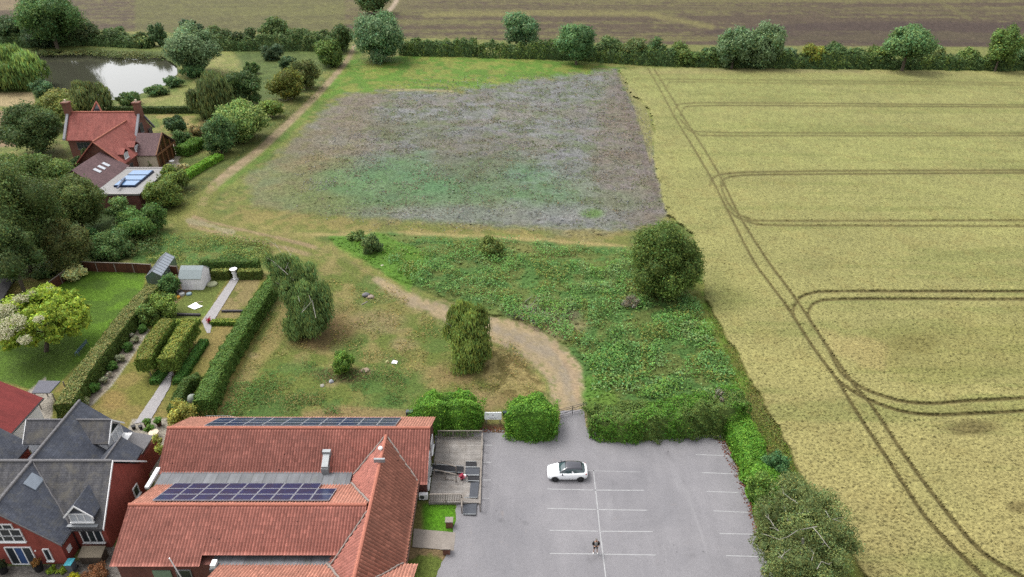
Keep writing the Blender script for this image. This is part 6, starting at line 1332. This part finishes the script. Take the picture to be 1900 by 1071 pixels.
MB().box(pc.x - .025, pc.y - .139, pc.z + 1.592, pc.x + .025, pc.y - .125, pc.z + 1.602).build('mouth', flat('lips', S(150, 90, 80), .6), per)
skinmesh('hair', [(0, .02, 1.66, .09, .08), (0, -.02, 1.75, .1, .105), (0, -.06, 1.80, .08, .095)], [(0, 1), (1, 2)], m_hair, per, 2)
rc = empty('remote_controller', tuple(pc + Vector((0, -.34, 1.1))), 'small dark remote controller held by the standing person', 'controller')
MB().box(pc.x - .08, pc.y - .38, pc.z + 1.09, pc.x + .08, pc.y - .31, pc.z + 1.125).build('casing', m_blk, rc, bevel=.01); MB().box(pc.x - .06, pc.y - .44, pc.z + 1.13, pc.x + .06, pc.y - .37, pc.z + 1.138).build('screen', MATS['glass'], rc)
# ---------------------------------------------------------------- timber deck with railings and ramps
dx0, dx1 = G(806, 860)[0], G(893, 860)[0]; dyb = G(0, 812, .3)[1]; dyf = G(0, 933, .3)[1]
dkk = empty('timber_deck', ((dx0 + dx1) / 2, (dyb + dyf) / 2, 0), 'weathered grey timber deck at the gable end of the hall', 'deck')
MB().box(-7.85, dyf, .08, dx1 + .1, dyb, .3).build('boards', m_wood, dkk)
def rail(label, a, b_, h=1.0, z=.3, pick=.16, name='railing', thick=.05, group=None):
    a, b_ = Vector(a), Vector(b_); L = (b_ - a).length; e_ = empty(name, (a.x, a.y, z), label, 'railing', group); up = Vector((0, 0, 1))
    MB().obox(a + up * (z + h), b_ + up * (z + h), thick * 2.2, thick).build('handrail', m_rail, e_); MB().obox(a + up * (z + .12), b_ + up * (z + .12), thick, thick).build('bottom_rail', m_rail, e_)
    n = max(1, round(L / 1.5))
    for i in range(n + 1): p = a.lerp(b_, i / n); MB().box(p.x - .05, p.y - .05, z - .02, p.x + .05, p.y + .05, z + h - .003).build('post', m_rail, e_)
    if pick:
        mb = MB(); k = int(L / pick)
        for i in range(1, k):
            p = a.lerp(b_, i / k); mb.box(p.x - .025, p.y - .02, z + .14, p.x + .025, p.y + .02, z + h - .005)
        o = mb.build('balusters', m_rail, e_); o['kind'] = 'stuff' if k > 100 else 'part'; del o['kind']
    return e_
rail('picket railing along the far side of the timber deck', (-7.7, dyb - .1, 0), (dx1, dyb - .1, 0))
rail('picket railing along the near side of the timber deck', (-7.7, dyf + .1, 0), (G(857, 933)[0], dyf + .1, 0))
rail('open side railing between the deck and the parking bays', (dx1, dyb - .2, 0), (G(891, 950)[0], G(891, 950)[1], 0), z=.1, pick=None)
rail('sloping handrail on the far side of the dark ramp', (-7.6, G(0, 861, .9)[1], 0), (G(846, 866, 1.3)[0], G(846, 866, 1.3)[1], 0), z=.3, pick=None)
rail('sloping handrail on the near side of the dark ramp', (-7.6, G(0, 877, .9)[1], 0), (G(846, 882, 1.2)[0], G(846, 882, 1.2)[1], 0), z=.3, pick=None)
rail('short wooden rail at the corner of the ramp platform', (G(858, 935)[0], G(0, 935)[1], 0), (G(857, 953)[0], G(0, 953)[1], 0), h=.8, z=.1, pick=None)
m_mat = flat('dark_anti_slip_sheet', S(56, 56, 60), .85, var=.15, scale=3); m_mat2 = flat('grey_ramp_sheet', S(92, 96, 104), .8, var=.1, scale=2)
def plate(name, label, pts, z0, z1, mat, cat='ramp'):
    P4 = [W(x, y, z_) for (x, y), z_ in zip(pts, (z0, z0, z1, z1))]; c_ = sum(P4, Vector()) / 4
    e_ = empty(name, (c_.x, c_.y, 0), label, cat); MB().slab(P4[::-1] if (P4[1] - P4[0]).cross(P4[2] - P4[1]).z < 0 else P4, .07).build('deck_plate', mat, e_)
    mb = MB()
    for i, j in ((1, 2), (3, 0)): mb = MB().tube([P4[i] + Vector((0, 0, .06)), P4[j] + Vector((0, 0, .06))], .035, n=6); mb.build('edge_bar', m_metal, e_)
    return e_
plate('access_ramp', 'dark sloping ramp from the hall door down to the deck', [(802, 874), (802, 862), (860, 866), (859, 878)], .75, .45, m_mat)
plate('ramp_platform', 'small black square mat at the top of the ramps', [(864, 867), (864, 857), (884, 857), (884, 867)], .42, .42, m_mat)
plate('ramp_platform', 'dark grey platform where the two ramps turn', [(863, 882), (864, 868), (890, 868), (889, 882)], .42, .42, m_mat2)
plate('ramp_platform', 'black mat between the turning platform and the lower ramp', [(868, 893), (868, 883), (889, 883), (889, 893)], .42, .42, m_mat)
plate('access_ramp', 'upper half of the grey ramp leading down beside the railing', [(861, 924), (864, 894), (889, 894), (886, 924)], .24, .40, m_mat2)
plate('access_ramp', 'lower half of the grey ramp ending on the tarmac', [(859, 955), (861, 926), (885, 926), (883, 955)], .13, .23, m_mat2)
pf = W(857, 890, .3); pt = empty('flower_planter', tuple(pf), 'planter with pink flowers beside the dark ramp', 'planter')
MB().lathe(tuple(pf), [(.12, 0), (.17, .3), (.19, .32)], 12).build('pot', m_blk, pt); rg = np.random.default_rng(3); c_ = np.array(pf) + [0, 0, .5]
P_ = c_ + rg.normal(0, .13, (160, 3)); q = leaf_quads(P_, unit(rg.normal(size=(160, 3)) + [0, 0, 1]), .11, varcol(S(160, 66, 90), 160, rg, .2, .02), rg, .9); npmesh('flowers', q[0], q[1], m_leaf, pt, cols=q[2])
wp = W(862, 886, .3); o = MB().lathe(tuple(wp), [(.13, 0), (.17, .25), (.15, .3), (.02, .31)], 14).build('bucket', m_white, None, loc=tuple(wp)); tag(o, 'white bucket beside the pink flower planter', 'bucket')
ac = W(786, 930, 0); ace = empty('air_conditioner', tuple(ac), 'white outdoor air-conditioning unit by the hall wall', 'air conditioner')
MB().box(ac.x - .42, ac.y, .15, ac.x + .42, ac.y + .36, .82).build('casing', m_white, ace, bevel=.03)
mb = MB(); mb.v += [(ac.x - .12 + .24 * math.cos(k * math.pi / 12), ac.y - .006, .49 + .24 * math.sin(k * math.pi / 12)) for k in range(24)]; mb.f.append(tuple(range(24))); mb.build('fan_grille', flat('dark_grille', S(96, 100, 98), .6), ace)
for x in (-.35, .35): MB().box(ac.x + x - .05, ac.y + .02, 0, ac.x + x + .05, ac.y + .34, .148).build('foot', m_dark, ace)
for x, y, lab in ((834, 977, 'square stone pillar base on the far side of the hall path'), (829, 1027, 'square stone pillar base on the near side of the hall path')):
    p = W(x, y, 0); e_ = empty('stone_pillar', tuple(p), lab, 'pillar'); MB().box(p.x - .3, p.y - .2, 0, p.x + .3, p.y + .3, .75).build('shaft', m_brick_w, e_); MB().box(p.x - .36, p.y - .26, .753, p.x + .36, p.y + .36, .85).build('cap', m_conc, e_)
bl = W(868, 786, 0); o = MB().lathe(tuple(W(812, 796, 0)), [(.22, 0), (.3, .15), (.25, .34), (.05, .42)], 10).build('boulder', m_conc, None, loc=tuple(W(812, 796, 0))); tag(o, 'pale boulder at the rear corner of the hall', 'boulder')
gr_ = empty('guard_rail', tuple(W(420, 772, 0)), 'thin metal guard rail on the ground behind the rear roof of the hall', 'railing')
for q in ([(378, 773, 0), (384, 772, 1.1), (424, 772, 1.1), (460, 778, 1.1)], [(384, 772, .6), (424, 772, .6), (458, 778, .6)]): MB().tube([W(*p) for p in q], .03, n=6).build('rail', m_metal, gr_)
for x, y in ((384, 772), (404, 772), (424, 772), (442, 775), (458, 778)): p = W(x, y, 1.1); MB().tube([p, (p.x, p.y, 0)], .03, n=6).build('post', m_metal, gr_)
# ---------------------------------------------------------------- white sign board, gate, low fence
sp = W(915, 786, 0); sg = empty('sign_board', tuple(sp), 'white notice board on two posts between the laurel hedges', 'sign')
MB().box(sp.x - .92, sp.y, .55, sp.x + .92, sp.y + .05, 1.55).build('board', flat('sign_white', (.88, .9, .93), .4, var=.04), sg)
for s_ in (-1, 1): MB().box(sp.x + s_ * .75 - .05, sp.y + .052, 0, sp.x + s_ * .75 + .05, sp.y + .14, 1.6).build('post', m_rail, sg)
mi = flat('faded_ink', S(96, 104, 110), .6); mb = MB(); yy = sp.y - .004
def em(x, z, w_, h_): mb.poly([(sp.x + x, yy, z), (sp.x + x + w_, yy, z), (sp.x + x + w_, yy, z + h_), (sp.x + x, yy, z + h_)])
mb.poly([(sp.x - .1, yy, 1.12), (sp.x + .1, yy, 1.12), (sp.x, yy, 1.28)]); mb.build('emblem', mi, sg); mb = MB(); em(-.38, .66, .78, .05); mb.build('lettering_line', m_blk, sg)
mb = MB(); em(-.55, .86, 1.1, .025); mb.build('lettering_line', flat('pale_ink', S(176, 182, 188), .6), sg)
bs = W(938, 774, 0); o = MB().box(bs.x - .3, bs.y, 0, bs.x + .35, bs.y + .4, .6).build('storage_box', flat('navy_plastic', S(52, 66, 88), .6), None, loc=tuple(bs), bevel=.04); tag(o, 'dark blue box half hidden behind the white notice board', 'box')
bs = W(760, 772, 0); o = MB().box(bs.x - .4, bs.y, 0, bs.x + .4, bs.y + .5, .5).build('storage_box', flat('slate_plastic', S(96, 104, 116), .6), None, loc=tuple(bs), bevel=.04); tag(o, 'grey box behind the hall beside the two-humped laurel', 'box')
ga_, gb_ = W(1036, 776, 0), W(1087, 762, 0); gt = empty('field_gate', tuple(ga_), 'thin dark metal gate across the end of the dirt track', 'gate')
up = Vector((0, 0, 1)); m_gm = flat('dark_metal', S(70, 72, 74), .5)
for z_ in (.2, .55, .9, 1.15): MB().tube([ga_ + up * z_, gb_ + up * z_], .025, n=6).build('bar', m_gm, gt)
for t in (0, .5, 1): p = ga_.lerp(gb_, t); MB().tube([p, p + up * 1.2], .04, n=6).build('upright', m_gm, gt)
MB().tube([ga_ + up * .2, gb_ + up * 1.15], .02, n=5).build('brace', m_gm, gt)
pr_ = W(836, 793, 0); o = MB().tube([W(838, 802, .1), W(833, 792, 1.0)], .05).build('white_post', m_white, None, loc=tuple(pr_)); tag(o, 'leaning white post by the far railing of the deck', 'post')
# ---------------------------------------------------------------- fences behind the bright lawn
m_fen = tile_mat('brown_fence_boards', S(122, 76, 54), S(98, 62, 46), .14, 3.0, S(58, 40, 30), .012, dark=.2, offset=0)
def fence(label, pts, h):
    P_ = [W(*p) for p in pts]; e_ = empty('board_fence', tuple(P_[0]), label, 'fence')
    for i in range(len(P_) - 1):
        MB().obox(P_[i], P_[i + 1], .05, h).build('board_panel', m_fen, e_); MB().obox(P_[i] + up * (h + .003), P_[i + 1] + up * (h + .003), .12, .05).build('capping', m_rail, e_)
    for p in P_: MB().box(p.x - .06, p.y - .06, 0, p.x + .06, p.y + .06, h + .1).build('post', m_rail, e_)
fence('brown board fence along the back of the bright lawn', [(148, 502), (182, 504), (216, 505), (250, 506), (284, 508)], 1.55)
fence('short brown board fence slanting down beside the variegated bush', [(146, 504), (116, 526), (88, 547)], 1.5)
fence('short dark fence between the greenhouse and the shed', [(300, 508), (318, 509), (332, 510)], 1.4)
mk = empty('leaning_board', tuple(W(336, 510)), 'pale board leaning behind the white shed', 'board'); MB().slab([W(328, 511, .1), W(334, 511, .1), W(347, 503, 1.6), W(341, 503, 1.6)], .06).build('plank', m_rail, mk)
# ---------------------------------------------------------------- garden ornaments
u0 = W(437, 518, 0); ur = empty('garden_urn', tuple(u0), 'large white stone urn on a pedestal at the end of the gravel path', 'urn')
MB().lathe(tuple(u0), [(.42, 0), (.42, .15), (.3, .2), (.3, .9), (.38, .95), (.38, 1.05)], 4).build('pedestal', m_white, ur)
MB().lathe((u0.x, u0.y, 1.053), [(.22, 0), (.12, .1), (.16, .18), (.42, .42), (.52, .62), (.56, .66), (.5, .68), (.4, .5)], 20).build('bowl', m_white, ur, smooth=True)
g0 = W(360, 752, 0); st_ = empty('garden_ornament', tuple(g0), 'pale rounded stone ornament inside the dark hedge nook', 'ornament'); MB().lathe(tuple(g0), [(.35, 0), (.3, .2), (.5, .5), (.55, .9), (.4, 1.3), (.12, 1.5)], 16).build('stone_body', flat('mossy_stone', S(176, 184, 172), .8), st_, smooth=True)
ob = W(351, 768, 0); o = MB().lathe(tuple(ob), [(.34, 0), (.26, .6), (.04, 1.5)], 4).build('stone_obelisk', m_rail, None, loc=tuple(ob)); tag(o, 'grey pointed stone finial behind the hall roof', 'ornament')
m_mat3 = m_leaf
def ball(x, y, r_px, label, col, i):
    c = G(x, y, .45); D = depth(c[1], .45); r = r_px * D / FPX; q, c2 = crown(c, r, r * .85, col, i, lobes=10, leaf=.11, lumpy=1.15, ground=.02)
    tag(build_tris(q, c2, 'topiary_ball', None, (c[0], c[1], 0)), label, 'topiary', 'clipped balls in the gravel bed')
for i, (x, y, r_, c_, lab) in enumerate(((265, 611, 8.5, S(76, 110, 56), 'dark green clipped ball at the far end of the gravel bed'), (251, 630, 6.5, S(148, 154, 130), 'pale clipped ball, farthest of the pale ones in the gravel bed'), (238, 644, 9.5, S(74, 108, 54), 'second dark green clipped ball from the far end of the gravel bed'), (223, 665, 8, S(148, 156, 134), 'pale clipped ball, second of the pale ones from the far end'), (207, 680, 10, S(76, 112, 56), 'third dark green clipped ball from the far end of the gravel bed'), (193, 704, 7.5, S(146, 152, 130), 'pale clipped ball, third of the pale ones from the far end'), (175, 720, 11.5, S(78, 116, 56), 'dark green clipped ball nearest the slate house'), (159, 744, 8, S(138, 146, 114), 'pale clipped ball nearest the slate house'), (244, 622, 4, S(156, 156, 148), 'small whitish plant between the first two balls'), (203, 694, 4.5, S(160, 160, 152), 'small whitish plant by the third dark ball'))): ball(x, y, r_, lab, c_, 60 + i)
for x0, x1, y, lab in ((324, 372, 585, 'long dark plank lying on the lawn left of the gravel path'), (412, 454, 579, 'long dark plank lying on the lawn right of the gravel path')):
    a, b_ = W(x0, y), W(x1, y + (1 if x0 < 400 else 0)); o = MB().obox(a, b_, .3, .28).build('sleeper', flat('dark_plank', S(84, 80, 84), .8), None, loc=tuple(a)); tag(o, lab, 'plank')
sh_ = MB(); cs_ = [W(348, 569, .1), W(361, 574, .1), W(376, 568, .1), W(370, 566, .16), W(363, 561, .12)]; sh_.slab(cs_, .06); o = sh_.build('white_sheet', flat('bright_white_cloth', (.8, .8, .8), .6, var=.04), None, loc=tuple(cs_[0]))
if o.data.polygons[0].normal.z < 0: o.data.flip_normals()
tag(o, 'crumpled white sheet lying on the lawn before the shed', 'sheet')
o = MB().obox(W(364, 562, .05), W(376, 560, .05), .06, .06).build('pole', m_cream, None, loc=tuple(W(364, 562))); tag(o, 'thin pale stick lying beside the white sheet', 'stick')
rp = W(389, 600, 0); e_ = empty('flower_pot', tuple(rp), 'pot of red flowers at the corner of the low hedge', 'flower pot'); MB().lathe(tuple(rp), [(.16, 0), (.22, .3)], 12).build('pot', m_pipe, e_)
P_ = np.array(rp) + [0, 0, .5] + rg.normal(0, .16, (220, 3)); q = leaf_quads(P_, unit(rg.normal(size=(220, 3)) + [0, 0, 1]), .13, varcol(S(150, 34, 48), 220, rg, .2, .02), rg, .9); npmesh('flowers', q[0], q[1], m_leaf, e_, cols=q[2])
for x, y, w_, h_, c_, lab, nm in ((330, 545, .5, .5, S(206, 206, 204), 'white sack beside the shed front', 'sack'), (337, 549, .8, .35, S(216, 216, 214), 'white crate in the clutter before the shed', 'crate'), (335, 546, .6, .5, S(60, 60, 60), 'black tub behind the white crate', 'tub'), (350, 548, .8, .25, S(160, 186, 196), 'pale blue tray in the clutter before the shed', 'tray'), (329, 554, .7, .25, S(224, 160, 50), 'orange sheet of plastic beside the garden clutter', 'tarpaulin'), (316, 566, .5, .4, S(160, 156, 152), 'grey stone by the brick path', 'stone'), (393, 530, 1.5, .3, S(196, 200, 160), 'pale heap of cuttings right of the shed', 'heap')):
    p = W(x, y, 0); p.y += .2; o = MB().lathe(tuple(p), [(w_ * .5, 0), (w_ * .52, h_ * .5), (w_ * .44, h_ * .95), (w_ * .1, h_)], 9).build(nm, flat(nm + '_stuff', c_, .7), None, loc=tuple(p)); tag(o, lab, nm)
be_ = empty('garden_bench', tuple(W(156, 656, 0)), 'blue-grey slatted bench against the light clipped hedge', 'bench'); A_, B_ = W(147, 661, 0), W(164, 641, 0); d = (B_ - A_).normalized(); n_ = Vector((d.y, -d.x, 0)); m_bn = flat('blue_grey_paint', S(110, 140, 150), .6)
for k in range(3): MB().obox(A_ - n_ * (.1 + .15 * k) + up * .42, B_ - n_ * (.1 + .15 * k) + up * .42, .11, .04).build('seat_slat', m_bn, be_)
for z_ in (.6, .8): MB().obox(A_ + up * z_, B_ + up * z_, .04, .12).build('backrest', m_bn, be_)
for q_ in (A_, B_):
    for s_ in (0, .42): MB().tube([q_ - n_ * s_, q_ - n_ * s_ + up * (.9 if s_ == 0 else .42)], .03, n=5).build('leg', m_bn, be_)
# patio table, chairs, pots
tb = W(288, 812, 0); te = empty('patio_table', tuple(tb), 'round pale table on the patio behind the slate house', 'table'); MB().lathe(tuple(tb), [(.02, .7), (.5, .7), (.5, .75), (.02, .76)], 20).build('tabletop', m_cream, te); MB().lathe(tuple(tb), [(.3, 0), (.06, .06), (.05, .69)], 10).build('pedestal', m_rail, te)
def pot(x, y, r_, col, label, fol, h=.4, i=0, name='potted_plant', leafcol=None):
    p = W(x, y, 0); e_ = empty(name, tuple(p), label, 'potted plant'); MB().lathe(tuple(p), [(r_ * .7, 0), (r_ * .95, h), (r_, h + .03), (r_ * .8, h + .02)], 12).build('pot', col, e_)
    if fol: q, c2 = crown((p.x, p.y, h + fol * .7), fol, fol * .8, leafcol or S(96, 130, 66), i + 5, lobes=8, leaf=.12); build_tris(q, c2, 'foliage', e_)
m_tc = flat('terracotta', S(110, 76, 62), .8); m_bp = flat('black_pot', S(46, 44, 46), .6)
for i, (x, y, r_, mt, fol, lab) in enumerate(((262, 796, .22, m_bp, 0, 'empty dark pot on the patio, nearest the slate house'), (274, 792, .3, m_tc, .45, 'bushy potted plant left of the patio table'), (296, 790, .3, m_tc, .5, 'bushy potted plant behind the patio table'), (280, 805, .3, m_tc, .55, 'bright leafy potted plant in front of the patio table'), (249, 796, .24, m_bp, 0, 'dark pot beside the slate house wall by the patio'), (264, 813, .2, m_bp, 0, 'small dark pot standing alone on the patio'), (262, 838, .26, m_bp, .35, 'potted plant against the red wall of the slate house'), (255, 845, .26, m_bp, .5, 'flowering shrub in a pot at the foot of the red wall'), (292, 845, .25, m_bp, .5, 'potted climber at the left corner of the hall'))): pot(x, y, r_, mt, lab, fol, i=i)
pot(8, 1062, .42, m_bp, 'large dark pot with dark foliage left of the blue door', .45, .7, 40, leafcol=S(60, 70, 48)); pot(74, 1058, .42, m_bp, 'large dark pot with bronze foliage right of the blue door', .42, .7, 41, leafcol=S(130, 96, 56))
for x0, y0, x1, y1, c_, lab in ((84, 1050, 104, 1066, S(118, 140, 50), 'yellow-green ball bush nearest the blue door'), (106, 1050, 125, 1066, S(118, 138, 50), 'yellow-green ball bush beside the wheelie bin'), (124, 1062, 148, 1082, S(160, 160, 42), 'bright yellow bush at the bottom edge before the bin'), (148, 1052, 200, 1080, S(116, 82, 60), 'reddish-brown spreading shrub at the bottom edge by the hall')): bush((x0, y0, x1, y1), lab, c_, leaf=.13)
bn = W(136, 1058, 0); bi = empty('wheelie_bin', tuple(bn), 'grey wheelie bin with a turquoise lid beside the log store', 'bin'); mb = MB(); i_ = 0
mb.v += [(bn.x + x, bn.y + y, z) for x, y, z in ((-.24, -.28, .05), (.24, -.28, .05), (.24, .24, .05), (-.24, .24, .05), (-.29, -.36, 1.0), (.29, -.36, 1.0), (.29, .34, 1.0), (-.29, .34, 1.0))]; mb.f += [(0, 3, 2, 1), (4, 5, 6, 7), (0, 1, 5, 4), (1, 2, 6, 5), (2, 3, 7, 6), (3, 0, 4, 7)]
mb.build('body', flat('grey_plastic', S(120, 124, 132), .6), bi, bevel=.03); MB().box(bn.x - .31, bn.y - .38, 1.003, bn.x + .31, bn.y + .38, 1.08).build('lid', flat('turquoise_plastic', S(90, 196, 214), .5), bi, bevel=.03)
for s_ in (-1, 1): MB().tube([(bn.x + s_ * .2, bn.y + .3, .1), (bn.x + s_ * .28, bn.y + .3, .1)], .1, n=12).build('wheel', m_dark, bi)
lp = W(152, 1047, 0); lg = empty('log_store', tuple(lp), 'low wooden store with a sloping top under the white window', 'log store'); lx0, lx1, ly0, ly1 = lp.x, lp.x + 1.9, lp.y, lp.y + .9
MB().box(lx0, ly0, 0, lx1, ly1, .85).build('boarded_wall', tile_mat('brown_boards', S(112, 98, 84), S(92, 80, 70), .14, 3, S(50, 42, 36), .012, offset=0), lg); MB().slab([(lx0 - .06, ly0 - .08, .95), (lx1 + .06, ly0 - .08, .95), (lx1 + .06, ly1, 1.25), (lx0 - .06, ly1, 1.25)], .06).build('lid', flat('brown_felt', S(122, 112, 96), .9), lg)
for x, w_, c_, lab in ((268, .7, S(46, 86, 116), 'dark blue bin under the front eave of the hall'),):
    p = W(x, 1068, 0); e_ = empty('waste_bin', tuple(p), lab, 'bin'); MB().box(p.x - .4, p.y, .05, p.x + .5, p.y + .7, 1.1).build('body', flat('blue_plastic', c_, .5), e_, bevel=.04); MB().box(p.x - .43, p.y - .03, 1.103, p.x + .53, p.y + .73, 1.2).build('lid', flat('blue_plastic', c_, .5), e_, bevel=.03)
# ---------------------------------------------------------------- odds and ends on the rough ground
def lump(x, y, w_, h_, c_, name, label, cat, i=0, sq=1.0):
    rg_ = np.random.default_rng(i); v0, f0 = ico(); p = np.array(G(x, y, 0)); v = v0 * (1 + rg_.normal(0, .16, len(v0)))[:, None] * [w_ / 2, w_ / 2 * sq, h_]; v[:, 2] = np.maximum(v[:, 2], -.05)
    tag(npmesh(name, v + p, f0, flat(name + str(i), c_, .85, var=.2, scale=5), None, loc=tuple(p)), label, cat)
lump(679, 549, 1.1, .5, S(140, 138, 142), 'rubble_heap', 'grey lump of rubble on the grass beside the faint track', 'rubble', 1); lump(688, 552, 1.0, .3, S(178, 160, 146), 'rubble_heap', 'tan slab lying against the grey lump on the grass', 'rubble', 2)
o = MB().obox(W(671, 566, .02), W(682, 560, .02), .12, .08).build('plank', m_rail, None, loc=tuple(W(671, 566))); tag(o, 'pale plank lying on the grass below the grey lump', 'plank')
o = MB().slab([W(726, 674, .12), W(736, 675, .08), W(738, 670, .12), W(729, 668, .2)], .05).build('white_board', m_white, None, loc=tuple(W(730, 672))); tag(o, 'white board dumped on the rough grass in the middle', 'board')
lump(719, 672, .5, .25, S(190, 190, 130), 'rubbish_heap', 'small yellowish rubbish heap left of the dumped white board', 'rubbish', 3); lump(615, 709, .6, .3, S(200, 202, 210), 'rubbish_bag', 'pale bag lying on the rough grass behind the hall', 'bag', 4); lump(598, 716, .6, .15, S(180, 176, 164), 'rubbish_bag', 'flattened pale bag left of the other bag behind the hall', 'bag', 5)
lump(678, 688, 1.1, .2, S(182, 160, 138), 'stone_slab', 'pinkish stone slab near the bright green bush', 'stone', 6); lump(710, 495, .7, .35, S(200, 196, 170), 'white_boulder', 'pale boulder on the bright grass beside the track', 'boulder', 7); lump(817, 545, .9, .35, S(160, 140, 122), 'tan_boulder', 'tan boulder at the lower edge of the nettles', 'boulder', 8); lump(908, 552, .9, .35, S(150, 146, 134), 'tan_boulder', 'greyish boulder among the nettles left of the rubble', 'boulder', 9)
rp_ = empty('rubble_pile', tuple(W(1000, 586, 0)), 'pile of grey rubble and dead branches at the edge of the nettles', 'rubble'); V_ = []; F_ = []; k_ = 0; rg_ = np.random.default_rng(8); v0, f0 = ico()
for _ in range(46):
    t = rg_.random(); p = np.array(G(945 + 100 * t + rg_.normal(0, 9), 576 + 28 * t + rg_.normal(0, 6), 0)); s_ = rg_.uniform(.15, .45); V_.append(p + v0 * (1 + rg_.normal(0, .2, len(v0)))[:, None] * [s_ * 1.3, s_, s_ * .8] + [0, 0, .1]); F_.append(f0 + k_); k_ += len(v0)
npmesh('rubble', np.concatenate(V_), np.concatenate(F_), flat('grey_rubble', S(142, 130, 122), .9, var=.3, scale=2), rp_)
for i, q in enumerate(([(978, 574), (990, 562), (996, 552)], [(984, 580), (996, 568), (1002, 556)], [(1008, 590), (1020, 580)], [(974, 560), (984, 552)])): twig(rp_, q, .6, .05, flat('dead_wood', S(168, 160, 152), .9), 'dead_branch', seed=i)
for x, y, n, lab in ((1170, 560, 500, 'grey dead shrub in front of the round solitary tree'), (1345, 735, 300, 'greyish dead bramble on top of the bright hedge corner')):
    c_ = G(x, y, .9 if n > 400 else 3.0); q, c2 = crown(c_, 1.3, .8, S(118, 114, 106), n, lobes=8, leaf=.16, core=.5, dens=.7); tag(build_tris(q, c2, 'dead_shrub', None, (c_[0], c_[1], 0)), lab, 'shrub')
# manor terrace furniture
p = W(320, 305, 0); e_ = empty('garden_table', tuple(p), 'small white table on the manor terrace', 'table'); MB().lathe(tuple(p), [(.5, .7), (.5, .76)], 12).build('tabletop', m_white, e_); MB().lathe(tuple(p), [(.3, 0), (.06, .08), (.06, .69)], 8).build('pedestal', m_white, e_)
